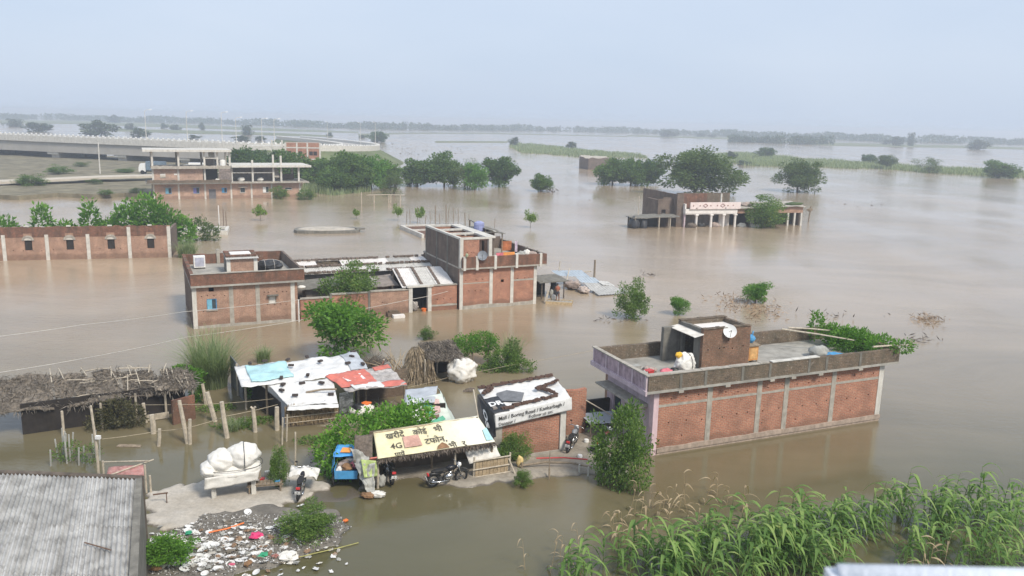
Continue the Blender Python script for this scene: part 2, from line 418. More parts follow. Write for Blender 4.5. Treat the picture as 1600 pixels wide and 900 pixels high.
        for i in range(len(xs)-1):
            for j in range(len(zs)-1):
                if not solid(i, j): continue
                s.add([P(i,j,b0),P(i+1,j,b0),P(i+1,j+1,b0),P(i,j+1,b0)], [(0,1,2,3)])
                s.add([P(i,j,b1),P(i+1,j,b1),P(i+1,j+1,b1),P(i,j+1,b1)], [(3,2,1,0)])
                if not solid(i-1,j): s.add([P(i,j,b0),P(i,j,b1),P(i,j+1,b1),P(i,j+1,b0)], [(3,2,1,0)])
                if not solid(i+1,j): s.add([P(i+1,j,b0),P(i+1,j,b1),P(i+1,j+1,b1),P(i+1,j+1,b0)], [(0,1,2,3)])
                if not solid(i,j-1): s.add([P(i,j,b0),P(i+1,j,b0),P(i+1,j,b1),P(i,j,b1)], [(3,2,1,0)])
                if not solid(i,j+1): s.add([P(i,j+1,b0),P(i+1,j+1,b0),P(i+1,j+1,b1),P(i,j+1,b1)], [(0,1,2,3)])
        return s
    def patch(s, c, nu=14, nv=10, amp=0.05, freq=1.2, sag=0.0, seed=0, thick=0.0, fn=None):
        """sheet between the four corners c00, c10, c11, c01 with folds and sag"""
        c = [Vector(q) for q in c]; off = Vector((seed*5.1, seed*2.3, seed))
        nrm = (c[1]-c[0]).cross(c[3]-c[0]).normalized(); vs = []
        for j in range(nv+1):
            for i in range(nu+1):
                u, v = i/nu, j/nv
                p = (c[0]*(1-u) + c[1]*u)*(1-v) + (c[3]*(1-u) + c[2]*u)*v
                d = amp * (mnoise.noise(p*freq + off) + 0.5*mnoise.noise(p*freq*2.6 + off) + 0.35*abs(mnoise.noise(p*freq*4.7 - off))) - sag*4*u*(1-u)*4*v*(1-v)*0.5
                if fn: d += fn(u, v)
                vs.append(p + nrm*d)
        fs = [(j*(nu+1)+i, j*(nu+1)+i+1, (j+1)*(nu+1)+i+1, (j+1)*(nu+1)+i) for j in range(nv) for i in range(nu)]
        if thick:
            n = len(vs); vs += [p - nrm*thick for p in vs]
            fs += [tuple(k+n for k in f)[::-1] for f in fs]
            W = nu+1
            for i in range(nu):
                a, b = i, i+1; fs.append((b, a, a+n, b+n))
                a, b = nv*W+i, nv*W+i+1; fs.append((a, b, b+n, a+n))
            for j in range(nv):
                a, b = j*W, (j+1)*W; fs.append((a, b, b+n, a+n))
                a, b = j*W+nu, (j+1)*W+nu; fs.append((b, a, a+n, b+n))
        return s.add(vs, fs)
    def corrug(s, c, pitch=0.1, depth=0.02, nv=4, thick=0.008):
        """corrugated sheet: waves across the first edge, running along the second"""
        c = [Vector(q) for q in c]; L = (c[1]-c[0]).length
        nu = max(6, int(L/pitch*4)); nrm = (c[1]-c[0]).cross(c[3]-c[0]).normalized()
        return s.patch(c, nu, nv, 0.006, 0.8, 0, 1, thick, lambda u, v: depth*math.cos(2*math.pi*u*L/pitch))
    def mesh(s, name, mats, smooth=False):
        me = bpy.data.meshes.new(name)
        me.from_pydata(s.v, [], s.f)
        for m in mats: me.materials.append(m)
        if len(mats) > 1: me.polygons.foreach_set('material_index', s.mi)
        bm = bmesh.new(); bm.from_mesh(me)
        if smooth:
            bmesh.ops.remove_doubles(bm, verts=bm.verts, dist=1e-5)
        bmesh.ops.recalc_face_normals(bm, faces=bm.faces)
        bm.to_mesh(me); bm.free()
        if smooth: me.polygons.foreach_set('use_smooth', [True]*len(me.polygons))
        me.update()
        return me
def link(name, me):
    o = bpy.data.objects.new(name, me); COL.objects.link(o); return o
def tag(o, label=None, cat=None, group=None, kind=None):
    if label: o['label'] = label
    if cat: o['category'] = cat
    if group: o['group'] = group
    if kind: o['kind'] = kind
    return o
def thing(name, label, cat, loc=(0,0,0), rz=0.0, group=None):
    o = link(name, None); o.empty_display_size = 0.3
    o.location = Vector(loc); o.rotation_euler = (0, 0, rz)
    return tag(o, label, cat, group)
def part(parent, name, mb, mat, smooth=False, world=False, label=None):
    mats = mat if isinstance(mat, (list, tuple)) else [mat]
    if world:
        root = parent
        while root.parent: root = root.parent
        M = (Matrix.Translation(root.location) @ Matrix.Rotation(root.rotation_euler.z, 4, 'Z')).inverted()
        mb.v = [tuple(M @ Vector(p)) for p in mb.v]
    o = link(name, mb.mesh(name, mats, smooth) if isinstance(mb, MB) else mb)
    o.parent = parent
    if label: o['label'] = label
    return o
def single(name, mb, mat, label, cat, loc=(0,0,0), rz=0.0, group=None, smooth=False, kind=None):
    o = link(name, mb.mesh(name, mat if isinstance(mat, (list, tuple)) else [mat], smooth) if isinstance(mb, MB) else mb)
    o.location = Vector(loc); o.rotation_euler = (0, 0, rz)
    return tag(o, label, cat, group, kind)
def copy_tree(o, parent=None):
    c = o.copy(); COL.objects.link(c); c.parent = parent
    for ch in o.children: copy_tree(ch, c)
    return c

# ------------------------------------------------------------------ foliage
def quads_mesh(name, V, mat, nper=4):
    n = len(V) // nper
    me = bpy.data.meshes.new(name)
    me.vertices.add(len(V)); me.vertices.foreach_set('co', np.ascontiguousarray(V, dtype=np.float32).ravel())
    me.loops.add(n*nper); me.loops.foreach_set('vertex_index', np.arange(n*nper, dtype=np.int32))
    me.polygons.add(n); me.polygons.foreach_set('loop_start', np.arange(0, n*nper, nper, dtype=np.int32))
    me.materials.append(mat); me.update(calc_edges=True)
    return me
def unit(a): return a / np.maximum(np.linalg.norm(a, axis=-1, keepdims=True), 1e-9)
def leaves(rng, pos, axis, length, width):
    """one rhombic leaf for every position"""
    n = len(pos)
    ax = unit(axis); sd = unit(np.cross(ax, rng.normal(size=(n, 3))))
    L = (length * rng.uniform(0.6, 1.35, n))[:, None]; W = L * width
    V = np.stack([pos, pos + ax*L*0.45 + sd*W*0.5, pos + ax*L, pos + ax*L*0.45 - sd*W*0.5], axis=1)
    return V.reshape(-1, 3)
def crown_pts(rng, c, rad, nclump, nleaf, clump, shell=0.45, zlow=-1.0):
    """clump centres through an uneven ellipsoid, leaves round each of them"""
    d = unit(rng.normal(size=(nclump*3, 3)))
    d = d[d[:, 2] > zlow][:nclump]
    r = rng.uniform(shell, 1.0, len(d))[:, None] ** 0.7
    ph = rng.uniform(0, 6.28, 3); lob = 1 + 0.20*np.sin(d[:, :1]*3.1 + ph[0])*np.cos(d[:, 1:2]*2.7 + ph[1]) + 0.14*np.sin(d[:, 2:]*4.5 + d[:, :1]*3 + ph[2])
    cc = d * r * np.array(rad) * rng.uniform(0.75, 1.15, (len(d), 1)) * lob
    cr = clump * rng.uniform(0.55, 1.25, len(d))
    k = rng.integers(0, len(d), nleaf)
    off = unit(rng.normal(size=(nleaf, 3))) * (rng.uniform(0, 1, nleaf) ** 0.45)[:, None] * cr[k][:, None]
    off[:, 2] *= 0.8
    p = cc[k] + off
    out = unit(p / np.array(rad)) * 0.5 + unit(off) * 0.8 + rng.normal(size=(nleaf, 3)) * 0.55
    out[:, 2] -= 0.1
    return p + np.array(c), out, cc + np.array(c)
TREES = {}
def tree_mesh(kind, var):
    """crown and trunk of a tree 1 m high and 1 m wide"""
    key = (kind, var)
    if key in TREES: return TREES[key]
    rng = np.random.default_rng(hash((len(kind), ord(kind[0]), ord(kind[-1]), var)) % 100000)
    K = dict(   # lowest leaves, radii, clumps, leaves, clump radius, leaf length, width, material, stems
        mango=(0.10, (0.46, 0.46, 0.40), 50, 8000, 0.15, 0.070, 0.52, LEAF_MID, 1),
        dark=(0.06, (0.47, 0.47, 0.44), 48, 8000, 0.15, 0.068, 0.52, LEAF_DARK, 1),
        acacia=(0.05, (0.47, 0.47, 0.42), 95, 16000, 0.12, 0.045, 0.52, LEAF_OLIVE, 2),
        bright=(0.12, (0.44, 0.44, 0.42), 42, 5200, 0.14, 0.070, 0.48, LEAF_BRIGHT, 1),
        near=(0.0, (0.46, 0.46, 0.46), 60, 8500, 0.13, 0.050, 0.45, LEAF_NEAR, 3),
        bush=(-0.04, (0.48, 0.48, 0.46), 36, 4500, 0.15, 0.058, 0.45, LEAF_MID, 3),
        greybush=(-0.04, (0.48, 0.48, 0.46), 36, 5000, 0.15, 0.042, 0.42, LEAF_OLIVE, 3),
        sapling=(0.42, (0.40, 0.40, 0.28), 14, 700, 0.17, 0.13, 0.5, LEAF_LIME, 1),
        far=(-0.03, (0.48, 0.48, 0.44), 30, 1700, 0.16, 0.10, 0.65, LEAF_FAR, 1))
    zb, rad, nc, nl, cl, ll, lw, mt, stems = K[kind]
    p, ax, cc = crown_pts(rng, (0, 0, 0), [k - cl*0.4 for k in rad], nc, nl, cl, 0.2)
    # bring the crown to its nominal width and height, heavier in the lower half
    kx = 0.49/np.percentile(np.abs(p[:, 0]), 98); ky = 0.49/np.percentile(np.abs(p[:, 1]), 98)
    z0, z1 = np.percentile(p[:, 2], 1.0), np.percentile(p[:, 2], 99.3)
    def fit(a):
        a = a*np.array([kx, ky, 1.0]); a[:, 2] = zb + (a[:, 2]-z0)/(z1-z0)*(0.98-zb); return a
    p, cc = fit(p), fit(cc); cz = (zb+1.0)/2
    p[:, 2] = np.maximum(p[:, 2], -0.02 + 0.04*rng.uniform(0, 1, nl))
    crown = quads_mesh('crown', leaves(rng, p, ax, ll, lw), mt)
    tb = MB(); rr = random.Random(var*13 + nc)
    for sidx in range(stems):
        bx = 0.0 if stems == 1 else rr.uniform(-.08, .08); by = 0.0 if stems == 1 else rr.uniform(-.08, .08)
        fork = Vector((bx*1.6 + rr.uniform(-.03, .03), by*1.6 + rr.uniform(-.03, .03), cz*0.62))
        r0 = 0.028 if kind != 'sapling' else 0.016
        r0 /= math.sqrt(stems)
        tb.tube([(bx, by, -0.3), (bx*1.1, by*1.1, 0.0), (bx*1.3 + .012, by*1.3, cz*0.3), fork], [r0*1.3, r0*1.15, r0*0.95, r0*0.8], 8)
        for i in range(9 if stems == 1 else 5):
            t = Vector(cc[rr.randrange(len(cc))]); mid = fork.lerp(t, 0.5) + Vector((rr.uniform(-.04, .04), rr.uniform(-.04, .04), 0.03))
            tb.tube([fork, mid, t], [r0*0.55, r0*0.34, r0*0.12], 5)
    trunk = tb.mesh('trunk', [BARK], True)
    TREES[key] = (crown, trunk)
    return TREES[key]
def tree(name, label, px, py, top, wpx, kind='mango', var=0, group=None, cat='tree', z=0.0, depth=1.0, rot=None, P=None):
    P = P or G(px, py, z)
    h = HGT(P, top) - z; w = wpx * MPP(P)
    t = thing(name, label, cat, P, 0, group)
    t.rotation_euler = (0, 0, rnd.uniform(0, 6.28) if rot is None else rot)
    t.scale = (w, w*depth, h)
    crown, trunk = tree_mesh(kind, var)
    a = link('trunk', trunk); a.parent = t
    b = link('crown', crown); b.parent = t
    return t
def blades(rng, base, height, lean, width, seg=3, droop=0.6):
    """narrow arching grass blades: strips of quads that belong together"""
    n = len(base); h = height * rng.uniform(0.55, 1.15, n)
    az = rng.uniform(0, 2*np.pi, n); ln = lean * rng.uniform(0.2, 1.3, n)
    dirv = np.stack([np.cos(az), np.sin(az)], 1)
    sd = np.stack([-np.sin(az), np.cos(az), np.zeros(n)], 1) * (width/2)
    out = []; prev = None
    for k in range(seg+1):
        t = k/seg
        c = base.copy(); c[:, 0] += dirv[:, 0]*ln*h*t*t; c[:, 1] += dirv[:, 1]*ln*h*t*t
        c[:, 2] += h*(t - droop*ln*t*t*0.6)
        w = sd * (1 - t*0.85)
        cur = (c - w, c + w)
        if prev is not None: out.append(np.stack([prev[0], prev[1], cur[1], cur[0]], 1))
        prev = cur
    return np.concatenate(out, 0).reshape(-1, 3)
def leafmass(seed, boxes, n, leaf, mat, width=0.45, name='foliage', up=0.3):
    """leaves through a union of ellipsoids (cx, cy, cz, rx, ry, rz)"""
    rng = np.random.default_rng(seed)
    vol = np.array([b[3]*b[4]*b[5] for b in boxes]) ** 0.75; vol /= vol.sum()
    k = rng.choice(len(boxes), n, p=vol); B = np.array(boxes)[k]
    d = unit(rng.normal(size=(n, 3))); r = rng.uniform(0.35, 1, n)[:, None] ** 0.6
    wob = 1 + 0.22*np.sin(d[:, :1]*5 + k[:, None]) * np.cos(d[:, 1:2]*6 + k[:, None]*2)
    p = B[:, :3] + d*r*B[:, 3:]*wob
    ax = d + rng.normal(size=(n, 3))*0.6; ax[:, 2] += up
    return quads_mesh(name, leaves(rng, p, ax, leaf, width), mat)

# ------------------------------------------------------------------ the setting: flood water, river bed, banks
def grid_obj(name, x0, x1, y0, y1, z, mat, n=1):
    mb = MB()
    for i in range(n):
        for j in range(n):
            a, b = x0+(x1-x0)*i/n, x0+(x1-x0)*(i+1)/n; c, d = y0+(y1-y0)*j/n, y0+(y1-y0)*(j+1)/n
            mb.add([(a,c,z),(b,c,z),(b,d,z),(a,d,z)], [(0,1,2,3)])
    o = link(name, mb.mesh(name, [mat], n > 1)); o['kind'] = 'structure'
    return o
mw, nt, b, L = new_mat('flood_water')
v = objcoord(nt)
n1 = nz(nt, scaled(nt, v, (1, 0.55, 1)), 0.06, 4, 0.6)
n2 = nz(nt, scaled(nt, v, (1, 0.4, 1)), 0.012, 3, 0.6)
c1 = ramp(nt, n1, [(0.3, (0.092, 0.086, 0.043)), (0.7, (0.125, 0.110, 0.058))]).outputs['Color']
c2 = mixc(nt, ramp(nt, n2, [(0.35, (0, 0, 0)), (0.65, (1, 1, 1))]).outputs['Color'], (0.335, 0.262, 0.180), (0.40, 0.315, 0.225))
# silty tan, paler with distance: sky glare and haze put into colour; olive nearby
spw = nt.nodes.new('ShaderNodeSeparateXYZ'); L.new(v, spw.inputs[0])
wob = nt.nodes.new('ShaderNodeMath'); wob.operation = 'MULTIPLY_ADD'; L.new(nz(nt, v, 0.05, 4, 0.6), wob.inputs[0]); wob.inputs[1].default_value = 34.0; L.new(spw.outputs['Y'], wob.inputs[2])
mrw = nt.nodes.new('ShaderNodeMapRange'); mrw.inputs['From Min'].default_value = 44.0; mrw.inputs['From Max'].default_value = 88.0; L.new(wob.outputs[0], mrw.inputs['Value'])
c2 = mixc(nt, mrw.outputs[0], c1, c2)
dst = nt.nodes.new('ShaderNodeVectorMath'); dst.operation = 'MULTIPLY_ADD'
wn3 = nt.nodes.new('ShaderNodeTexNoise'); wn3.inputs['Scale'].default_value = 0.03; L.new(v, wn3.inputs['Vector']); L.new(wn3.outputs['Color'], dst.inputs[0]); dst.inputs[1].default_value = (30, 30, 0); L.new(v, dst.inputs[2])
stk = nz(nt, scaled(nt, dst.outputs[0], (0.018, 0.16, 1)), 1.0, 6, 0.65)
c2 = mixc(nt, 1.0, c2, ramp(nt, stk, [(0.32, (0.86, 0.855, 0.84)), (0.68, (1.12, 1.11, 1.09))]).outputs['Color'], 'MULTIPLY')
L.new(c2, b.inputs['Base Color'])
b.inputs['IOR'].default_value = 1.43
b.inputs['Specular IOR Level'].default_value = 0.5
rg = ramp(nt, nz(nt, scaled(nt, v, (1, 0.3, 1)), 0.05, 4, 0.6), [(0.35, (0.06, 0.06, 0.06)), (0.7, (0.20, 0.20, 0.20))])
L.new(mixc(nt, mrw.outputs[0], (0.035, 0.035, 0.035), rg.outputs['Color']), b.inputs['Roughness'])
h1 = nz(nt, scaled(nt, v, (1, 1.7, 1)), 1.5, 3, 0.55)
h2 = nz(nt, scaled(nt, v, (1.0, 2.6, 1)), 4.0, 4, 0.65)
calm = ramp(nt, nz(nt, scaled(nt, v, (1, 0.45, 1)), 0.085, 3, 0.5), [(0.35, (0.12, 0.12, 0.12)), (0.68, (1, 1, 1))])
hs = nt.nodes.new('ShaderNodeMath'); hs.operation = 'MULTIPLY_ADD'; L.new(h2, hs.inputs[0]); hs.inputs[1].default_value = 0.6; L.new(h1, hs.inputs[2])
lee = nt.nodes.new('ShaderNodeMapRange'); lee.inputs['To Min'].default_value = 0.35; L.new(mrw.outputs[0], lee.inputs['Value'])
hq = nt.nodes.new('ShaderNodeMath'); hq.operation = 'MULTIPLY'; L.new(hs.outputs[0], hq.inputs[0]); L.new(lee.outputs[0], hq.inputs[1])
hm = nt.nodes.new('ShaderNodeMath'); hm.operation = 'MULTIPLY'; L.new(hq.outputs[0], hm.inputs[0]); L.new(calm.outputs['Color'], hm.inputs[1])
bump(nt, hm.outputs[0], b, 0.5, 0.09)
MATS['water'] = mw
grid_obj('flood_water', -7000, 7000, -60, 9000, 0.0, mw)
grid_obj('river_bed', -7000, 7000, -60, 9000, BED, EARTH)

def inside(poly, X, Y):
    c = np.zeros(X.shape, bool); n = len(poly)
    for i in range(n):
        x1, y1 = poly[i]; x2, y2 = poly[(i+1) % n]
        k = ((y1 > Y) != (y2 > Y)) & (X < (x2-x1)*(Y-y1)/((y2-y1) if y2 != y1 else 1e-9) + x1)
        c ^= k
    return c
def pdist(poly, X, Y):
    d = np.full(X.shape, 1e9); n = len(poly)
    for i in range(n):
        ax, ay = poly[i]; bx, by = poly[(i+1) % n]
        vx, vy = bx-ax, by-ay; t = np.clip(((X-ax)*vx + (Y-ay)*vy) / (vx*vx+vy*vy+1e-9), 0, 1)
        d = np.minimum(d, np.hypot(X-ax-t*vx, Y-ay-t*vy))
    return np.where(inside(poly, X, Y), d, -d)
def np_noise(X, Y, f, seed):
    out = np.empty(X.size)
    for i, (x, y) in enumerate(zip(X.ravel(), Y.ravel())):
        out[i] = mnoise.noise((x*f + seed*3.7, y*f - seed*2.1, seed*1.3)) + 0.5*mnoise.noise((x*f*2.3, y*f*2.3, seed))
    return out.reshape(X.shape)
def bank(name, polys, res, mat, label_kind='structure', edge=0.6, namp=0.05, nf=0.8, seed=1):
    """low ground: polys = [(outline, height)], sinking under the water along its edge"""
    allp = np.array([p for poly, _ in polys for p in poly])
    x0, y0 = allp.min(0) - edge*2; x1, y1 = allp.max(0) + edge*2
    xs = np.arange(x0, x1+res, res); ys = np.arange(y0, y1+res, res)
    X, Y = np.meshgrid(xs, ys)
    nn = np_noise(X, Y, nf, seed)
    Z = np.full(X.shape, -0.5)
    for poly, h in polys:
        d = pdist(poly, X, Y) + nn*edge*0.55
        t = np.clip((d + edge*0.5)/edge, 0, 1); t = t*t*(3-2*t)
        Z = np.maximum(Z, -0.4 + (h+0.4)*t + nn*namp*t)
    W = len(xs); idx = np.arange(X.size).reshape(X.shape)
    keep = np.maximum.reduce([Z[:-1,:-1], Z[1:,:-1], Z[:-1,1:], Z[1:,1:]]) > -0.38
    f = np.stack([idx[:-1,:-1], idx[:-1,1:], idx[1:,1:], idx[1:,:-1]], -1)[keep]
    me = bpy.data.meshes.new(name)
    me.from_pydata(np.stack([X, Y, Z], -1).reshape(-1, 3).tolist(), [], f.tolist())
    me.materials.append(mat); me.polygons.foreach_set('use_smooth', [True]*len(me.polygons)); me.update()
    bm = bmesh.new(); bm.from_mesh(me)
    bmesh.ops.delete(bm, geom=[q for q in bm.verts if not q.link_faces], context='VERTS'); bm.to_mesh(me); bm.free()
    o = link(name, me); o['kind'] = label_kind
    def height(x, y):
        i = int(np.clip(round((x-x0)/res), 0, len(xs)-1)); j = int(np.clip(round((y-y0)/res), 0, len(ys)-1))
        return float(Z[j, i])
    return o, height
def groundmat(name, dry, dry2, wet, z_wet=0.06):
    m, nt, b, L = new_mat(name)
    v = objcoord(nt)
    base = ramp(nt, nz(nt, v, 0.9, 6, 0.7), [(0.35, dry2), (0.62, dry)]).outputs['Color']
    base = mixc(nt, 0.5, base, ramp(nt, nz(nt, v, 7, 5, 0.7), [(0.3, (0.55, 0.55, 0.55)), (0.7, (1.2, 1.2, 1.2))]).outputs['Color'], 'MULTIPLY')
    sp = nt.nodes.new('ShaderNodeSeparateXYZ'); L.new(v, sp.inputs[0])
    mr = nt.nodes.new('ShaderNodeMapRange'); mr.inputs['From Min'].default_value = 0.0; mr.inputs['From Max'].default_value = z_wet
    zw = nt.nodes.new('ShaderNodeMath'); zw.operation = 'MULTIPLY_ADD'; L.new(nz(nt, v, 1.1, 6, 0.7), zw.inputs[0]); zw.inputs[1].default_value = 0.16; L.new(sp.outputs['Z'], zw.inputs[2])
    zo = nt.nodes.new('ShaderNodeMath'); zo.operation = 'SUBTRACT'; zo.inputs[1].default_value = 0.085; L.new(zw.outputs[0], zo.inputs[0])
    L.new(zo.outputs[0], mr.inputs['Value'])
    w = ramp(nt, mr.outputs[0], [(0.25, (0, 0, 0)), (0.85, (1, 1, 1))])
    L.new(mixc(nt, w.outputs['Color'], wet, base), b.inputs['Base Color'])
    rr_ = ramp(nt, mr.outputs[0], [(0.25, (0.22, 0.22, 0.22)), (0.85, (0.9, 0.9, 0.9))])
    L.new(rr_.outputs['Color'], b.inputs['Roughness'])
    bump(nt, nz(nt, v, 14, 6, 0.7), b, 0.6, 0.03)
    MATS[name] = m
    return m
MUD = groundmat('bank_mud', (0.36, 0.32, 0.26), (0.22, 0.19, 0.15), (0.12, 0.10, 0.075))
CEMENT = groundmat('cement_apron', (0.50, 0.46, 0.40), (0.40, 0.36, 0.30), (0.17, 0.145, 0.11), 0.07)
RUBBLE = groundmat('rubbish_soil', (0.22, 0.20, 0.17), (0.12, 0.11, 0.095), (0.08, 0.075, 0.06))
def PX(*pts, z=0.0): return [tuple(G(x, y, z)[:2]) for x, y in pts]
apron, h_apron = bank('cement_apron', [(PX((215,772),(300,755),(345,748),(420,740),(490,736),(518,765),(475,784),(435,798),(390,806),(355,818),(300,832),(225,828)), 0.10)], 0.14, CEMENT, edge=0.8, namp=0.035, nf=1.5)
heap, h_heap = bank('rubbish_bank', [(PX((225,845),(290,822),(350,800),(430,792),(530,800),(552,822),(528,852),(478,872),(410,890),(340,912),(230,935)), 0.16)], 0.14, RUBBLE, edge=0.6, namp=0.06, seed=3)
shopb, h_shop = bank('shop_bank', [(PX((555,772),(600,752),(655,748),(690,760),(720,764),(800,758),(850,748),(925,740),(985,742),(1005,700),(960,640),(880,640),(780,700),(640,705),(560,735)), 0.13)], 0.16, MUD, edge=0.7, namp=0.05, seed=5)
road_wet, h_wet = bank('drowned_track', [(PX((440,700),(520,690),(560,735),(590,775),(520,800),(450,790),(490,745)), 0.006)], 0.25, MUD, edge=1.2, namp=0.03, seed=8)

# ------------------------------------------------------------------ far shore, reed beds
def lerp_px(line, x):
    for (x0, y0), (x1, y1) in zip(line, line[1:]):
        if x0 <= x <= x1: return y0 + (y1-y0)*(x-x0)/(x1-x0)
    return line[-1][1]
def treeline(name, label, line, n, hmin, hmax, seed, per=34, leaf=2.2, back=40, mat=LEAF_FAR):
    rng = np.random.default_rng(seed); P = []; A = []
    for i in range(n):
        x = rng.uniform(line[0][0], line[-1][0]); p = G(x, lerp_px(line, x)); y_off = rng.uniform(0, back)
        cl = 0.55 + 0.45*math.sin(x*0.021+seed)*math.sin(x*0.057+seed*2) + rng.uniform(-.3, .3)
        h = hmin + (hmax-hmin)*max(0.0, min(1.0, cl)); w = h*rng.uniform(0.5, 1.1)
        c = np.array([p.x*(1+y_off/p.y), p.y+y_off, h*0.45])
        d = unit(rng.normal(size=(per, 3))) * rng.uniform(0.3, 1, (per, 1))**0.5
        q = c + d*np.array([w*0.6, w*0.6, h*0.52]); q[:, 2] = np.maximum(q[:, 2], 0.1)
        P.append(q); A.append(d + rng.normal(size=(per, 3))*0.5)
    me = quads_mesh(name, leaves(rng, np.concatenate(P), np.concatenate(A), leaf, 0.8), mat)
    return tag(link(name, me), label, 'wood', None, 'stuff')
treeline('far_woodland', 'hazy line of trees along the far shore of the flood', [(-80,184),(0,186),(125,188),(200,191),(300,193),(400,196),(500,200),(600,203),(700,204),(880,206),(1000,209),(1150,214),(1300,219),(1400,223),(1476,224),(1700,229)], 1500, 4, 10, 3, 30, 2.4, 160)
treeline('shore_grove', 'dark grove with houses on the low shore beyond the reed bed', [(1142,222),(1200,224),(1260,226),(1298,226)], 110, 3, 8.5, 5, 40, 1.8, 30)
FAR_GRASS = plain('far_grass', (0.17, 0.19, 0.10), 0.95, 0.3, 0.05, 0.4, (0.2, 0.16, 0.11))
def strip(name, pts, z=0.12, mat=FAR_GRASS):
    mb = MB(); q = PX(*pts)
    mb.prism(q, -0.6, z)
    o = link(name, mb.mesh(name, [mat])); o['kind'] = 'structure'
    return o
strip('far_field', [(-100,192),(125,194),(200,197),(320,201),(440,205),(560,208),(560,206),(440,201),(320,196),(200,192),(125,189),(-100,186)])
strip('far_field', [(125,206),(180,205),(300,209),(440,212),(520,214),(520,212),(440,208),(300,204),(180,201),(125,202)])
strip('far_field', [(980,213),(1145,218),(1300,228),(1480,231),(1700,236),(1700,233),(1480,227),(1300,223),(1145,215),(980,211)])
strip('far_field', [(680,223),(790,223),(800,221),(680,220.5)])
strip('far_field', [(560,212),(640,209),(760,209),(980,214),(980,213),(760,207.5),(640,207.5),(560,209)])
def reeds(name, label, pts, n, h, seed, mat=LEAF_REED, width=0.12, cat='reeds', lean=0.3):
    rng = np.random.default_rng(seed); poly = PX(*pts); a = np.array(poly); lo, hi = a.min(0), a.max(0)
    X = rng.uniform(lo[0], hi[0], n*8); Y = rng.uniform(lo[1], hi[1], n*8)
    k = inside(poly, X, Y); X, Y = X[k][:n], Y[k][:n]
    patch = np.array([mnoise.noise((x*0.11, y*0.07, seed)) for x, y in zip(X, Y)])
    keep = patch > -0.28; X, Y, patch = X[keep], Y[keep], patch[keep]
    base = np.stack([X, Y, np.full(len(X), -0.1)], 1)
    me = quads_mesh(name, blades(rng, base, h*(0.75+0.5*np.clip(patch+0.3, 0, 1)), lean, width, 2), mat)
    return tag(link(name, me), label, cat, None, 'stuff')
reeds('reed_bed', 'low green reed bed standing in the flood behind the broken brick wall', [(795,229),(812,224),(900,234),(1000,242),(1012,247),(900,245.5),(815,239)], 9000, 1.7, 1, width=0.45)
reeds('reed_bed', 'long green reed bed stretching across the water beyond the two big trees', [(1105,243),(1160,240),(1250,249),(1400,259),(1480,264),(1640,271),(1640,281),(1480,272),(1400,266),(1300,263),(1160,259)], 15000, 1.9, 2, width=0.4)
reeds('reed_bed', 'rough weeds on the shore below the dense mango trees', [(470,300),(480,285),(520,280),(575,292),(580,300),(520,306)], 2600, 1.6, 4, LEAF_REED, 0.22)

# ------------------------------------------------------------------ elevated road with its bridge
deck = [Vector(p) for p in ((-232,286,6.4), (-165,264,6.4), (-130,252.5,6.3), (-100,244,6.2), (-78,240,6.0), (-62,246,5.7), (-54,260,5.3), (-52.5,278,4.9), (-56,300,4.5), (-66,335,4.0), (-88,385,3.6), (-120,440,3.4))]
def ribbon(pts, off0, off1, dz0, dz1, mb):
    """a bar following the road between two sideways offsets and two levels"""
    prev = None
    for i, p in enumerate(pts):
        d = (pts[min(i+1, len(pts)-1)] - pts[max(i-1, 0)]); d.z = 0; d.normalize(); nn = Vector((d.y, -d.x, 0))
        cur = [p + nn*off0 + Vector((0,0,dz0)), p + nn*off1 + Vector((0,0,dz0)), p + nn*off1 + Vector((0,0,dz1)), p + nn*off0 + Vector((0,0,dz1))]
        if prev:
            mb.add(prev + cur, [(0,1,5,4),(1,2,6,5),(2,3,7,6),(3,0,4,7)])
        else: mb.add(cur, [(3,2,1,0)])
        prev = cur
    mb.add(prev, [(0,1,2,3)])
    return mb
def smooth_path(pts, n=4):
    out = []
    for i in range(len(pts)-1):
        p0, p1, p2, p3 = pts[max(i-1,0)], pts[i], pts[i+1], pts[min(i+2, len(pts)-1)]
        for k in range(n):
            t = k/n
            out.append(0.5*((2*p1) + (p2-p0)*t + (2*p0-5*p1+4*p2-p3)*t*t + (3*p1-p0-3*p2+p3)*t**3))
    return out + [pts[-1]]
path = smooth_path(deck)
bridge = thing('flyover', 'pale concrete elevated road curving away across the flood', 'bridge', (-130, 252, 0))
part(bridge, 'road_deck', ribbon(path, -6.2, 6.2, -0.6, 0.0, MB()), ASPH, world=True)
part(bridge, 'parapet', ribbon(path, 6.2, 6.5, -0.75, 1.0, MB()), CONCL, world=True)
part(bridge, 'parapet', ribbon(path, -6.5, -6.2, -0.75, 0.9, MB()), CONCL, world=True)
span = path[:17]
part(bridge, 'girder', ribbon(span, 5.2, 6.0, -3.7, -0.78, MB()), BRIDGE, world=True)
part(bridge, 'girder', ribbon(span, -5.8, -4.6, -3.7, -0.78, MB()), BRIDGE, world=True)
for k in (1, 4, 7, 10, 13):
    p = path[k]; d = path[k+1]-p; a = math.atan2(d.y, d.x)
    mb = MB(); mb.rbox((p.x, p.y, (p.z-3.7+BED)/2), (3.0, 9.5, p.z-3.7-BED), (0,0,a)); part(bridge, 'pier', mb, CONCL, world=True)
    mb = MB(); mb.rbox((p.x, p.y, p.z-4.0), (4.2, 11.5, 0.7), (0,0,a)); part(bridge, 'pier_cap', mb, CONCL, world=True)
acc = 0.0; mbp = MB()
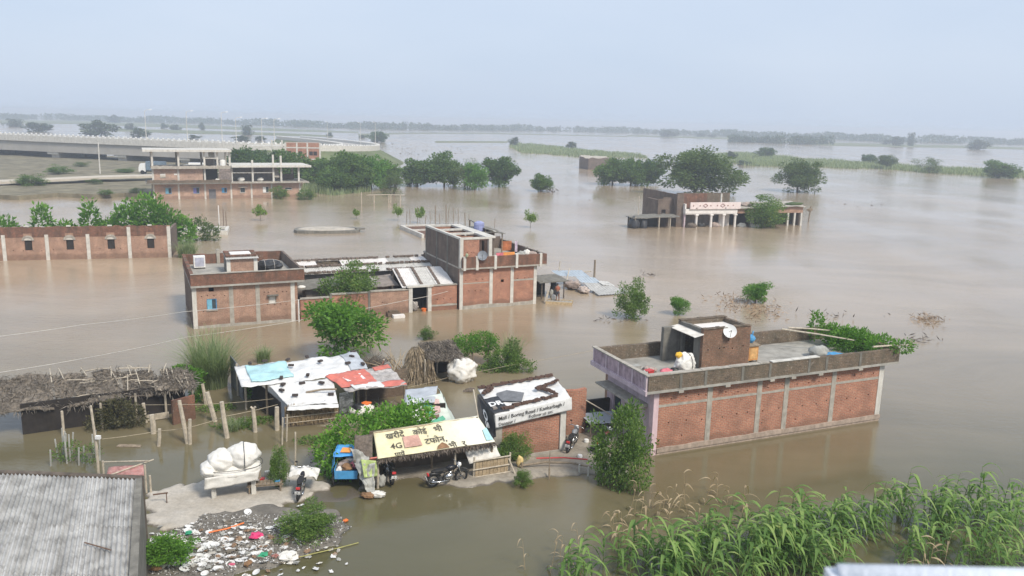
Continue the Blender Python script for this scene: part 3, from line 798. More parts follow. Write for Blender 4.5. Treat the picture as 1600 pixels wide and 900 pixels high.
for i in range(len(path)-1):
    d = path[i+1]-path[i]; L_ = d.length; dn = d.normalized(); nn = Vector((dn.y, -dn.x, 0)).normalized()
    k = 0.0
    while k < L_:
        q = path[i] + dn*k
        for sgn in (6.35, -6.35):
            c = q + nn*sgn + Vector((0,0,1.12 if sgn > 0 else 1.05))
            w = MB(); mbp.rbox(c, (0.55, 0.2, 0.45), (0,0,math.atan2(dn.y, dn.x)))
        k += 1.9
part(bridge, 'railing_block', mbp, WHITEP, world=True)['kind'] = 'stuff'
# embankment under the far end
mb = MB(); prev = None
emb = path[17:]
for i, p in enumerate(emb):
    d = emb[min(i+1, len(emb)-1)] - emb[max(i-1, 0)]; d.z = 0; d.normalize(); nn = Vector((d.y, -d.x, 0))
    cur = [p - nn*6.6 - nn*p.z*1.5, p - nn*6.6, p + nn*6.6, p + nn*6.6 + nn*p.z*1.9]
    cur[0].z = cur[3].z = -0.5; cur[1].z -= 0.65; cur[2].z -= 0.65
    if prev: mb.add(prev+cur, [(0,1,5,4),(1,2,6,5),(2,3,7,6)])
    else: mb.add(cur, [(0,1,2,3)])
    prev = cur
o = link('road_embankment', mb.mesh('road_embankment', [plain('slope_grass', (0.13, 0.16, 0.07), 0.95, 0.4, 0.2, 0.5, (0.2, 0.17, 0.11), bmp=0.8, fine=3)])); o['kind'] = 'structure'
# ground under the bridge, and the pale track
und, h_und = bank('underpass_ground', [([(-260,215),(-260,300),(-175,284),(-60,250),(-52,210),(-62,176),(-75,172),(-88,166),(-130,178),(-200,196)], 0.9), ([(-70,178),(-50,190),(-42,206),(-60,225),(-85,215)], 1.2)], 3.0, EARTH, edge=12, namp=0.3, nf=0.06)
def track(name, pts, w, mat):
    pts = smooth_path([Vector(p) for p in pts]); mb = ribbon(pts, -w/2, w/2, -0.4, 0.0, MB())
    o = link(name, mb.mesh(name, [mat])); o['kind'] = 'structure'; return o
track('dirt_track', [(-112,148,1.2),(-95,160,1.6),(-85,171,1.8),(-74,182,1.75),(-66,190,1.7),(-58,203,1.6)], 5.0, DUST)
strip('earth_bank', [(-120,318),(-40,309),(30,313),(90,308),(150,310.5),(195,308),(238,310),(240,290),(200,281),(120,287),(-120,302)], 0.75, EARTH)
for i, (x, y, top, w, k, lab) in enumerate(((150,288,279,26,'greybush','grey scrub bush below the pale pole at the dirt track'),(196,270,262,30,'bush','low green bush beside the dirt track under the elevated road'),(128,262,252,26,'greybush','grey scrub at the foot of the bridge pier'),(212,302,293,26,'greybush','scrubby bush on the earth bank at the end of the unfinished building'),(165,304,296,22,'bush','small bush at the water edge of the earth bank'),(90,272,258,40,'bush','spreading green scrub beneath the elevated road'),(50,290,272,44,'bush','rounded green scrub where dirt track meets the bank'))):
    tree('scrub_bush', lab, x, y, top, w, k, i % 2, cat='bush', z=0.7)
for a_, b_ in (((-172,272),(-128,259)),((-122,257),(-80,247))):
    m = MB(); m.beam((a_[0],a_[1],0.9),(b_[0],b_[1],0.9),0.5,3.6); part(bridge, 'shade_wall', m, plain('underdeck_shade',(0.2,0.185,0.16),0.95,0.3,0.4,0.4), world=True)  # added wall, toned dark for the shade under the road deck
# street lamps along the road
def lamp(i, x, y, z, h, rz):
    t = thing('street_lamp', 'tall grey street lamp with curved arm on the elevated road', 'street lamp', (x, y, z), rz, 'street lamps on the elevated road')
    m = MB(); m.tube([(0,0,-0.3),(0,0,h*0.5),(0,0,h)], [0.13,0.1,0.07], 8); part(t, 'pole', m, CONCL)
    m = MB(); m.tube([(0,0,h),(0.3,0,h+0.35),(1.5,0,h+0.55)], [0.07,0.06,0.05], 6); part(t, 'arm', m, CONCL)
    m = MB(); m.rbox((1.9,0,h+0.56), (0.9,0.35,0.16), (0,-0.15,0)); part(t, 'lamp_head', m, WHITEP)
for i, (px, fz) in enumerate(((190,6.3),(266,6.2),(318,6.0),(362,5.8),(403,5.6),(443,5.4))):
    P = ray(px, 214); best = min(path, key=lambda q: abs(q.x/q.y - P.x/P.y) + (1000 if q.y > 275 else 0))
    k = path.index(best); d = path[k+1]-path[k]; nn = Vector((d.y,-d.x,0)).normalized()
    q = best - nn*5.9
    lamp(i, q.x, q.y, best.z, 9.0 if i < 3 else 7.6, 1.0)
for i, k in enumerate((33, 37, 41)):
    d = path[k+1]-path[k]; nn = Vector((d.y,-d.x,0)).normalized(); q = path[k] + nn*5.9; lamp(i, q.x, q.y, path[k].z, 8.5, 2.2)
# pole in front of the bridge
P = G(157, 277); m = MB(); m.tube([(0,0,BED),(0,0,4),(0.1,0,HGT(P, 222))], [0.17,0.15,0.12], 8)
single('utility_pole', m, CONCL, 'slim pale concrete pole standing before the elevated road by the dirt track', 'pole', (P.x, P.y, 0))
# parked vehicles under the bridge
def truck(label, P, rz, cabmat, bodymat):
    t = thing('parked_truck', label, 'truck', P, rz)
    m = MB(); m.box(-2.6,1.5,-1.05,1.05,0.9,2.9); part(t, 'cargo_body', m, bodymat)
    m = MB(); m.add([(1.6,-1,0.6),(3.1,-1,0.6),(3.1,-1,1.5),(2.8,-1,2.4),(1.6,-1,2.5),(1.6,1,0.6),(3.1,1,0.6),(3.1,1,1.5),(2.8,1,2.4),(1.6,1,2.5)],
                    [(0,1,2,3,4),(9,8,7,6,5),(0,5,6,1),(1,6,7,2),(2,7,8,3),(3,8,9,4),(4,9,5,0)]); cab = part(t, 'cab', m, cabmat)
    m = MB(); m.add([(3.11,-0.85,1.55),(3.11,0.85,1.55),(2.85,0.85,2.3),(2.85,-0.85,2.3)],[(0,1,2,3)]); part(cab, 'windscreen', m, GLASS)
    m = MB(); m.box(-2.5,3.0,-0.5,0.5,0.55,0.88); part(t, 'chassis', m, DARKM)
    for x in (-1.7, 2.3):
        for y in (-0.95, 0.95):
            m = MB(); m.ring((x,y,0.48), (0,1,0), 0.34, 0.14, 16, 6); m.tube([(x,y-0.1,0.48),(x,y+0.1,0.48)], 0.24, 10); part(t, 'wheel', m, BLACK)
truck('white cabbed truck with white body parked beyond the unfinished building', (-71.5,185,1.28), R(200), WHITEP, WHITEP)
truck('faded blue truck parked in the shade behind the unfinished building', (-84,192,0.95), R(190), WHITEP, plain('faded_blue',(0.16,0.22,0.28),0.7))

# ------------------------------------------------------------------ trees of the middle and far distance
FB = 'small bushes and trees far out in the flood'
for i, (x, y, top, w, k) in enumerate(((153,212,189,48,'far'),(220,215,201,27,'far'),(205,203,193,16,'far'),(180,192,180,20,'far'),(257,201,193,11,'far'),(275,203,195,16,'far'),(315,203,192,9,'far'),(304,217,211,16,'far'),
        (388,211,196,19,'far'),(376,220,212,24,'far'),(408,220,213,17,'far'),(515,213,207,10,'far'),(567,216,211,12,'far'),(1045,214,204,26,'far'),(1095,214,208,14,'far'),(1112,215,210,12,'far'),
        (1400,228,214,20,'far'),(1424,228,208,12,'far'),(1386,226,218,12,'far'),(60,206,192,40,'far'),(20,198,186,26,'far'),(1530,234,219,30,'far'))):
    tree('far_tree', 'small rounded tree fading into haze far out in the flood', x, y, top, w, k, i % 3, FB)
for (x, y, top, w, k, lab) in (
        (590,222,206,28,'dark','dark round tree standing at the water edge where the embankment ends'),
        (803,229,215,14,'far','small bush at the tip of the reed bed nearest the embankment'),
        (892,233,222,16,'far','small dark bush rising from the middle of the narrow reed bed'),
        (1196,247,231,26,'dark','round tree alone above the long reed bed'),
        (1143,250,237,14,'far','small bush among the reeds beside the biggest tree'),
        (1162,258,251,18,'far','low bush at the near edge of the long reed bed'),
        (1358,256,242,21,'dark','small green tree among reeds beside the brownish tree'),
        (1384,264,243,28,'acacia','brownish round tree on a short trunk in the reeds'),
        (1453,270,247,46,'greybush','wide spreading bush at the end of the long reed bed'),
        (1560,278,252,50,'mango','broad green tree past the end of the long reed bed')):
    tree('shore_tree', lab, x, y, top, w, k, 1)
G1 = 'dense mango trees along the drowned road'
for i, (x, y, top, w, k) in enumerate(((420,282,236,60,'dark'),(385,285,234,62,'dark'),(455,290,238,62,'mango'),(492,286,250,54,'dark'),(515,292,245,58,'mango'),(548,298,240,62,'mango'),(580,296,244,60,'bright'),(602,292,252,48,'mango'),(530,300,262,56,'mango'))):
    tree('mango_tree', 'leafy mango tree crowded among others behind the unfinished building', x, y, top, w, k, i % 3, G1)
for (x, y, top, w, k, lab) in (
        (612,305,268,46,'greybush','grey green drooping shrub beside the bare timber rack'),
        (652,291,251,56,'mango','mango tree with pale trunk beside the grey green drooping shrub'),
        (694,291,240,54,'mango','tallest and pointed mango tree of the row in open water'),
        (730,296,250,50,'greybush','loose pale tree between the pointed and the dark mango tree'),
        (742,297,256,40,'bright','small bright green tree in front of the loose pale tree'),
        (780,291,247,54,'dark','dark dense mango tree at the open water end of the row'),
        (845,299,273,34,'mango','small sparse broad leaved tree alone in open water'),
        (957,289,249,50,'mango','rounded mango tree before the broken brick wall'),
        (985,290,250,46,'mango','middle mango tree of the three on slim trunks'),
        (1012,290,250,44,'dark','darkest mango tree of the three on slim trunks'),
        (1093,306,236,116,'acacia','biggest wide spreading tree behind the white veranda house'),
        (1248,300,252,64,'acacia','dense dark round tree alone in water behind the veranda house'),
        (1193,355,306,56,'near','leafy grey green tree growing before the brick veranda wing'),
        (437,311,291,26,'near','shrubby vine climbing the ground floor of the unfinished building'),
        (478,312,296,30,'bush','round green bush at the corner of the unfinished building')):
    tree('shade_tree' if w > 60 else 'small_tree', lab, x, y, top, w, k, 2 if k in ('mango', 'near') else 0)
SG = 'thin saplings standing alone in the flood'
for (x, y, top, w) in ((829,356,329,18),(622,345,320,14),(656,349,324,16),(407,345,321,20),(557,342,327,12)):
    tree('sapling', 'thin lime green sapling standing alone in flood water', x, y, top, w, 'sapling', x % 3, SG)
for (x, y, top, w, k, lab) in (
        (987,497,438,48,'near','leafy drooping tree in water beside the collapsed sheets'),
        (1061,492,464,27,'bright','small bright round bush tree in the water behind the stair room'),
        (1180,474,442,37,'bright','small bright forked tree alone among dry floating weeds'),
        (540,560,470,104,'bright','bright green tree growing before the courtyard wall')
        ):
    tree('village_tree', lab, x, y, top, w, k, 1)

# ------------------------------------------------------------------ buildings
class Frame:
    """local axes of a building: x along its front, y away from the viewer"""
    def __init__(s, o, deg): s.o = Vector((o[0], o[1], 0)); s.a = R(deg)
    def at(s, px, py, z=0.0):
        d = G(px, py, z) - s.o; c, n = math.cos(s.a), math.sin(s.a)
        return Vector((d.x*c + d.y*n, -d.x*n + d.y*c, z))
    def w(s, x, y, z=0.0):
        c, n = math.cos(s.a), math.sin(s.a)
        return Vector((s.o.x + x*c - y*n, s.o.y + x*n + y*c, z))
def window(t, x0, x1, z0, z1, y, frame_mat=CONC, pane_mat=GLASS, shutter=None, sill=True, d=0.1):
    """frame, pane or shutters set in an opening of a wall whose face lies at y"""
    f = MB(); w = 0.06
    f.box(x0, x0+w, y+0.04, y+0.14, z0, z1); f.box(x1-w, x1, y+0.04, y+0.14, z0, z1)
    f.box(x0+w, x1-w, y+0.04, y+0.14, z1-w, z1); f.box(x0+w, x1-w, y+0.04, y+0.14, z0, z0+w)
    fo = part(t, 'window', f, frame_mat)
    g = MB(); g.box(x0+w, x1-w, y+0.09, y+0.11, z0+w, z1-w); part(fo, 'pane', g, pane_mat)
    if shutter:
        m = MB(); xm = x0 + (x1-x0)*0.52; m.box(x0+w*0.5, xm, y+0.0, y+0.035, z0+0.04, z1-0.04); part(fo, 'shutter', m, shutter)
    if sill:
        m = MB(); m.box(x0-0.06, x1+0.06, y-0.07, y+0.03, z0-0.07, z0-0.005); part(fo, 'sill', m, CONC)
def putlogs(rr, x0, x1, z, n, s=0.075):
    out = []
    for i in range(n):
        x = x0 + (x1-x0)*(i+rr.uniform(.2, .8))/n; zz = z + rr.uniform(-.06, .06)
        out.append((x-s/2, x+s/2, zz-s/2, zz+s/2))
    return out
def cap(t, x0, x1, y0, y1, z, h, mat, seed, axis='x', step=0.8, name='coping', skip=0.0):
    """broken coping on a parapet, laid in lengths"""
    rr = random.Random(seed); m = MB(); p = x0 if axis == 'x' else y0; e = x1 if axis == 'x' else y1
    while p < e - 0.05:
        q = min(e, p + step*rr.uniform(.7, 1.3)); hh = h*rr.uniform(.6, 1.2)
        if rr.random() > skip:
            if axis == 'x': m.box(p+.004, q-.004, y0-0.02*rr.random(), y1+0.02*rr.random(), z, z+hh)
            else: m.box(x0-0.02*rr.random(), x1+0.02*rr.random(), p+.004, q-.004, z, z+hh)
        p = q
    if m.v: part(t, name, m, mat)

# ---- long brick building with pink front, stair room and roof terrace
rb = Frame(G(1017, 712), 23.0)
t = thing('brick_building', 'long flat roofed brick building with pink front and weathered parapet', 'building', rb.o, rb.a)
rr = random.Random(5); Lx, Dp, Hw = 13.95, 4.5, 3.12
holes = putlogs(rr, 0.5, 13.6, 2.62, 18) + putlogs(rr, 0.6, 13.6, 1.45, 17) + putlogs(rr, 0.6, 13.5, 0.75, 4)
m = MB(); m.wall(0, Lx, BED, Hw, 0.0, 0.23, holes); part(t, 'wall', m, BRICK)
m = MB(); m.wall(0.23, Dp-0.23, BED, Hw, 0.0, 0.23, [(1.2,2.3,BED,1.95),(2.9,3.6,0.9,1.8)], axis='y'); part(t, 'wall', m, PINK, label='pink plastered end wall')
m = MB(); m.box(0, Lx, Dp-0.23, Dp, BED, Hw); part(t, 'wall', m, BRICKP)
m = MB(); m.box(Lx-0.23, Lx-0.002, 0.232, Dp-0.232, BED, Hw); part(t, 'wall', m, BRICKP)
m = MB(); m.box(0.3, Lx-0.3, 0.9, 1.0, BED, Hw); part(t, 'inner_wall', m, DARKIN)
for px in (1106, 1184, 1227, 1301):
    x = {1106:3.06, 1184:5.95, 1227:7.62, 1301:10.62}[px]
    m = MB(); m.box(x-0.14, x+0.14, -0.022, 0.05, BED, Hw-0.004); part(t, 'column', m, CONC)
m = MB(); m.box(Lx-0.3, Lx+0.02, -0.024, 0.05, BED, Hw-0.004); part(t, 'column', m, CONCL)
m = MB(); m.box(-0.03, 0.24, -0.03, 0.3, BED, Hw-0.004); part(t, 'column', m, plain('pink_column', (0.66,0.50,0.53), 0.85, 0.2, 2, 0.4, (0.3,0.16,0.14)), label='pale pink corner column')
m = MB(); m.wall(0.25, Lx-0.31, 2.30, 2.42, -0.012, 0.02, jit=0.012, seed=3); part(t, 'lintel_band', m, CONC)
m = MB(); m.wall(0.25, Lx+0.01, BED, 0.13, -0.05, -0.026, jit=0.02, seed=4); m.wall(0.25, Lx+0.012, 0.13, 0.34, -0.10, 0.02, jit=0.03, seed=5); part(t, 'plinth_band', m, plain('plinth', (0.40,0.32,0.26), 0.9, 0.35, 4, 0.5, (0.2,0.15,0.11)))
m = MB(); m.box(-0.62, Lx+0.62, -0.33, Dp+0.3, Hw, Hw+0.13); part(t, 'roof_slab', m, ROOFC)
for x in (1.2, 3.8, 6.4, 7.7, 9.4, 12.0):
    m = MB(); m.box(x-0.13, x+0.13, -0.36, -0.05, Hw-0.10, Hw-0.002); part(t, 'corbel', m, CONC)
PT = 3.95
m = MB(); m.wall(-0.56, Lx+0.62, Hw+0.13, PT, -0.33, -0.12, jit=0.02, seed=7); part(t, 'parapet', m, BRICKD)
m = MB(); m.wall(-0.56, Lx+0.62, Hw+0.13, PT, Dp+0.08, Dp+0.3, jit=0.02, seed=8); part(t, 'parapet', m, BRICKD)
m = MB(); m.wall(-0.12, Dp+0.08, Hw+0.13, PT, Lx+0.40, Lx+0.615, axis='y', jit=0.02, seed=9); part(t, 'parapet', m, BRICKD)
m = MB(); m.wall(-0.12, Dp+0.08, Hw+0.13, PT-0.03, -0.62, -0.50, axis='y', jit=0.0, seed=9); part(t, 'parapet', m, PINKD, label='stained pink balcony parapet')
for y in (-0.2, 0.95, 2.2, 3.4, 4.65):
    m = MB(); m.box(-0.66, -0.47, y-0.06, y+0.06, Hw+0.13, PT+0.01); part(t, 'parapet_post', m, PINK)
m = MB(); m.box(-0.68, -0.46, -0.34, Dp+0.31, PT+0.011, PT+0.07); part(t, 'coping', m, CONC)
m = MB(); m.box(-0.72, -0.625, -0.36, Dp+0.34, Hw-0.06, Hw+0.16); part(t, 'slab_edge', m, PINK)
for x in (1.15, 2.5, 4.6, 6.2, 8.6, 9.7, 11.9):
    m = MB(); m.box(x-0.07, x+0.07, -0.352, -0.32, Hw+0.135, PT-0.02); part(t, 'parapet_rib', m, CONCD)
cap(t, -0.5, 6.1, -0.36, -0.09, PT+0.015, 0.05, CONC, 2, skip=0.05); cap(t, 6.3, 9.2, -0.36, -0.09, PT+0.02, 0.045, CONCL, 3)
m = MB(); m.box(-0.75, -0.002, 0.5, Dp-0.3, 2.28, 2.36); m.box(-0.75, -0.002, 0.5, 0.56, 2.2, 2.28); part(t, 'sunshade', m, CONC)
m = MB(); m.box(0.07, 0.12, 1.2, 2.3, BED, 1.95); part(t, 'door', m, plain('grey_door', (0.2,0.2,0.21), 0.6, 0.2))
m = MB(); m.box(0.08, 0.12, 2.9, 3.6, 0.9, 1.8); part(t, 'window', m, GLASS)
# stair room on the terrace
SX0, SX1, SY0, SY1, ZT = 3.75, 6.6, 1.75, 3.9, 5.25
Z0 = Hw+0.13
sr = MB(); sr.wall(SX0, SX1, Z0, ZT, SY0, SY0+0.2, putlogs(rr, SX0+.2, SX1-.2, Z0+0.95, 5), jit=0.02, seed=2); sro = part(t, 'stair_room', sr, brick('brick_brown', (0.27,0.15,0.10), (0.21,0.12,0.085), (0.2,0.17,0.13), 0.45, (0.1,0.085,0.06), 0.3))
m = MB(); m.wall(SY0+0.2, SY1-0.2, Z0, ZT, SX1-0.2, SX1-0.002, axis='y', jit=0.02, seed=3); part(sro, 'wall', m, BRICKD)
m = MB(); m.wall(SX0, SX1, Z0, ZT, SY1-0.2, SY1, jit=0.02, seed=4); part(sro, 'wall', m, BRICKD)
m = MB(); m.wall(SY0+0.2, SY1-0.2, Z0, ZT, SX0+0.002, SX0+0.2, [(SY0+0.75,SY1-0.4,Z0,Z0+1.65)], axis='y', jit=0.02, seed=5); part(sro, 'wall', m, CONCD)
m = MB(); m.box(SX0+0.2, SX1-0.2, SY0+0.2, SY1-0.2, ZT-0.36, ZT-0.22); part(sro, 'roof_slab', m, WHITEW)
m = MB(); m.box(SX0-1.0, SX0-0.03, SY1-0.25, SY1-0.02, Z0, Z0+1.75); part(sro, 'wing_wall', m, CONCD)
m = MB(); m.corrug([(SX0-0.55,SY0-0.05,ZT-0.30),(SX0-0.55,SY1,ZT-0.30),(SX0+0.0,SY1,ZT-0.2),(SX0+0.0,SY0-0.05,ZT-0.2)], 0.11, 0.025); part(sro, 'corrugated_canopy', m, TINW)
for k, (a, b2) in enumerate(((SX0, SX1),)):
    cap(sro, a, b2, SY0-0.03, SY0+0.22, ZT+0.02, 0.05, BRICKD, 11+k, step=0.3); cap(sro, a, b2, SY1-0.22, SY1+0.02, ZT+0.02, 0.05, BRICKD, 13, step=0.3)
# things on the terrace
def dish(label, P, rz, tilt, r, mat, stand=0.5, group=None):
    t = thing('satellite_dish', label, 'dish', P, rz, group)
    m = MB(); n = 22; vs = [(0,0,0)]; fs = []
    M = Matrix.Rotation(tilt, 3, 'X')
    rings = 5
    for j in range(1, rings+1):
        for i in range(n):
            a = 2*math.pi*i/n; q = r*j/rings; vs.append((q*math.cos(a), 0.22*q*q/r - 0.11*r, q*math.sin(a)))
    for i in range(n): fs.append((0, 1+i, 1+(i+1) % n))
    for j in range(rings-1):
        for i in range(n):
            a, b2 = 1+j*n+i, 1+j*n+(i+1) % n; fs.append((a, b2, b2+n, a+n))
    vs = [M @ Vector((x, -y, z)) + Vector((0,0,stand)) for x, y, z in vs]
    m.add(vs, fs); m.add([v + M @ Vector((0, 0.012, 0)) for v in vs], [f[::-1] for f in fs]); part(t, 'reflector', m, mat, True)
    m = MB(); e = M @ Vector((0,-r*0.85,-r*0.1)) + Vector((0,0,stand)); st = M @ Vector((0,0,-r*0.95)) + Vector((0,0,stand))
    m.tube([st, e], 0.012, 5); m.tube([e + Vector((0,0.05,0)), e - Vector((0,0.03,0))], 0.03, 6); part(t, 'feed_arm', m, DARKM)
    m = MB(); m.tube([(0,0.08,0),(0,0.08,stand)], 0.022, 6); m.tube([(0,0.08,stand),(0,0.0,stand)], 0.022, 6); part(t, 'bracket', m, DARKM)
p = rb.w(5.2, 1.6, 0); dish('round white satellite dish fixed high on the brown brick stair room', (p.x, p.y, 4.62), rb.a - R(25), R(-24), 0.33, WHITEP, 0.5)
def bundle(name, label, cat, P, rad, seed, mat, rz=0, strap=None, strap_mat=BLACK, flat=None, group=None, extra=()):
    t = thing(name, label, cat, P, rz, group)
    m = MB(); m.blob((0,0,rad[2]*0.92), rad, seed, 0.26, 1.9, 52, 34, flat if flat is not None else -rad[2]*0.92, 0.05)
    for (c, r2, s2) in extra: m.blob(c, r2, s2, 0.22, 1.8, 20, 12)
    part(t, 'sacking', m, mat, True)
    for (ax, of) in strap or ():
        s = MB(); pts = []
        for i in range(25):
            a = 2*math.pi*i/24; d = Vector((math.cos(a), math.sin(a)*0.0, math.sin(a))) if ax == 'y' else Vector((0, math.cos(a), math.sin(a)))
            q = Vector((d.x*rad[0]*1.03, d.y*rad[1]*1.03, d.z*rad[2]*1.03 + rad[2]*0.92)); q.z = max(q.z, 0.02)
            if ax == 'y': q.y += of
            else: q.x += of
            pts.append(q)
        s.tube(pts, 0.016, 5, False); part(t, 'strap', s, strap_mat)
    return t
p = rb.w(2.55, 1.45, Z0); bundle('covered_sack', 'cream sack with dark strap and yellow corner on the roof terrace', 'sack', p, (0.62,0.42,0.56), 3, SACKW, rb.a+0.4, (('x', 0.05),))
m = MB(); m.blob((0,0,0.14), (0.17,0.13,0.15), 5, 0.3); p = rb.w(2.15, 1.4, Z0+0.85); single('folded_cloth', m, YELLOW, 'yellow cloth lying on the cream sack', 'cloth', p, rb.a, smooth=True)
for (x, y, r, mt, nm, lab) in ((0.85,1.9,(0.4,0.3,0.22),RAGS,'clothes_pile','heap of mixed clothes drying on the roof terrace'),(1.55,1.45,(0.34,0.24,0.2),PINKC,'folded_cloth','pink cloth bundle on the roof terrace beside the cream sack'),(1.95,1.35,(0.24,0.2,0.22),DARKM,'folded_cloth','dark cloth bundle against the cream sack'),(0.25,1.4,(0.3,0.2,0.22),SACKG,'folded_cloth','grey cloth bundle in the corner of the roof terrace')):
    m = MB(); m.blob((0,0,r[2]*0.8), r, int(x*10), 0.45, 2.2); single(nm, m, mt, lab, 'cloth', rb.w(x, y, Z0), rb.a, smooth=True)
m = MB(); m.box(-0.19,0.19,-0.15,0.15,0,0.34); m.box(-0.21,0.21,-0.17,0.17,0.341,0.38); single('storage_box', m, REDP, 'small red box with lid on the roof terrace behind pink parapet', 'box', rb.w(0.6,1.5,Z0), rb.a+0.3)
m = MB(); m.box(-0.3,0.3,-0.15,0.15,0,0.5); single('storage_box', m, SACKG, 'grey box beside the small red box on the terrace', 'box', rb.w(0.1,2.0,Z0), rb.a+0.1)
t = thing('wooden_hutch', 'orange wooden hutch with sloping lid beside the stair room', 'hutch', rb.w(7.05,2.2,Z0), rb.a)
HUT = plain('orange_wood', (0.62,0.30,0.10), 0.7, 0.3, 5, 0.3)
m = MB(); m.box(-0.3,0.3,-0.25,0.25,0.12,0.85); part(t, 'body', m, HUT)
m = MB(); m.rbox((0,0,0.92),(0.75,0.65,0.05),(0.12,0,0)); part(t, 'lid', m, WOOD)
m = MB(); m.box(-0.22,0.22,-0.265,-0.252,0.2,0.75); part(t, 'door', m, plain('pale_orange_wood', (0.68,0.40,0.16), 0.7, 0.3, 5, 0.3))
for sx in (-0.26,0.26):
    for sy in (-0.21,0.21):
        m = MB(); m.box(sx-0.03,sx+0.03,sy-0.03,sy+0.03,0,0.12); part(t, 'leg', m, WOOD)
m = MB(); m.blob((0,0,0.2),(0.22,0.18,0.22),4,0.35); m.tube([(0.05,0,0.2),(0.1,0.05,0.6)],0.03,6); single('plastic_jug', m, BLUEP, 'dark blue jug standing on the orange hutch', 'jug', rb.w(7.1,2.3,Z0+0.96), 0, smooth=True)
# vine heap over the far corner of the terrace
t = thing('vine_heap', 'green creeper heaped over the terrace corner and its parapet', 'creeper', rb.w(13.35, 2.0, Z0), rb.a)
part(t, 'foliage', leafmass(4, [(0.2,0.4,0.5,0.9,1.1,0.75),(0.9,0.2,0.5,0.85,1.3,0.65),(-0.35,2.0,1.0,0.45,0.45,0.8),(1.5,0.0,0.35,0.6,1.4,0.5),(0.1,1.3,0.65,0.6,0.7,0.6),(0.9,-1.4,0.65,0.9,0.6,0.5),(1.4,-2.3,0.75,0.8,0.4,0.35)], 6000, 0.17, LEAF_BRIGHT), None)
for (a, b2, lab) in (((10.2,3.6,4.35),(13.5,1.6,3.95),'long pale timber pole jutting out beside the creeper heap'),((10.9,3.9,4.3),(13.0,3.0,4.2),'short timber pole lying crossed behind the creeper heap'),((12.8,-0.2,4.15),(15.6,-0.25,4.02),'bent timber pole poking past the parapet corner under creeper')):
    A, B = rb.w(*a), rb.w(*b2); m = MB(); m.tube([(0,0,0), (B-A)*0.5 + Vector((0,0,0.03)), B-A], [0.05,0.045,0.035], 7); single('timber_pole', m, WOODL, lab, 'pole', A)
m = MB(); m.blob((0,0,0.3),(0.5,0.4,0.34),9,0.3); single('covered_sack', m, SACKG, 'grey sack tucked under the creeper heap', 'sack', rb.w(11.1,1.7,Z0), smooth=True)
m = MB(); m.blob((0,0,0.15),(0.5,0.3,0.18),8,0.3); single('folded_cloth', m, BLUEP, 'blue tarpaulin scrap under the creeper heap', 'tarpaulin', rb.w(11.7,1.2,Z0), smooth=True)

# ---- square brick house with roof stair box, beside the courtyard
lh = Frame(G(303, 514), 25.0)
t = thing('brick_house', 'square brick house with blue shutter and small stair box on its roof', 'house', lh.o, lh.a)
LW, LD, LH = 7.3, 9.0, 3.0; rr = random.Random(9)
W1, W2, W3 = (0.95,1.62,1.3,2.1), (5.2,5.75,1.42,2.02), (1.12,1.47,2.62,2.92)
m = MB(); m.wall(0, LW, BED, LH, 0, 0.23, [W1,W2,W3] + putlogs(rr,0.4,2.3,2.32,4) + putlogs(rr,4.7,6.8,2.33,5) + putlogs(rr,4.9,6.8,1.35,4) + putlogs(rr,0.4,0.9,1.2,1)); part(t, 'wall', m, BRICKP)
m = MB(); m.wall(0.23, LD, BED, LH, 0, 0.23, axis='y'); part(t, 'wall', m, BRICKG, label='grey side wall with shade put into its colour')
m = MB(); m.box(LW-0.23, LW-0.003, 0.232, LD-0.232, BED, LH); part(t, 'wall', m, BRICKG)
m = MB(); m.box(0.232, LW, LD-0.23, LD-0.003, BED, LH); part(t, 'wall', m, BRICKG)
m = MB(); m.box(0.25, LW-0.25, 1.0, 1.1, BED, LH); part(t, 'inner_wall', m, DARKIN)
window(t, *W1, 0.0, BLUEP, GLASS, CYANP); window(t, *W2, 0.0, CONC, SACKW, None, False)
for x, mt in ((0.14,CONCL),(2.62,CONC),(4.45,CONC),(6.95,CONCL)):
    m = MB(); m.box(x-0.15, x+0.15, -0.02, 0.05, BED, LH-0.004); part(t, 'column', m, mt)
m = MB(); m.box(5.1,5.9,-0.25,-0.002,2.06,2.14); part(t, 'sunshade', m, CONCD)
m = MB(); m.wall(0.3, 6.8, BED, 0.2, -0.06, -0.022, jit=0.02, seed=4); part(t, 'plinth_band', m, CONC)
m = MB(); m.box(-0.08, LW+0.5, -0.3, LD+0.05, LH, LH+0.14); part(t, 'roof_slab', m, ROOFC)
PT = 3.93
m = MB(); m.wall(-0.06, LW+0.48, LH+0.14, PT, -0.29, -0.10, jit=0.02, seed=2); part(t, 'parapet', m, BRICKM)
m = MB(); m.wall(-0.10, LD-0.15, LH+0.14, PT, -0.06, 0.12, axis='y', jit=0.03, seed=3); part(t, 'parapet', m, BRICKM)
m = MB(); m.wall(-0.06, LW+0.48, LH+0.14, PT, LD-0.15, LD+0.04, jit=0.03, seed=4); part(t, 'parapet', m, BRICKM)
m = MB(); m.wall(-0.10, LD-0.15, LH+0.14, PT, LW+0.30, LW+0.476, axis='y', jit=0.02, seed=5); part(t, 'parapet', m, BRICKG)
cap(t, -0.06, LW+0.5, -0.33, -0.07, PT+0.02, 0.05, CONC, 4); cap(t, -0.08, 0.14, -0.05, LD-0.2, PT+0.03, 0.05, BRICKM, 6, 'y', 0.3)
m = MB(); m.box(2.5,2.75,LD-0.3,LD+0.06,LH+0.14,PT+0.35); part(t, 'parapet_post', m, CONC)
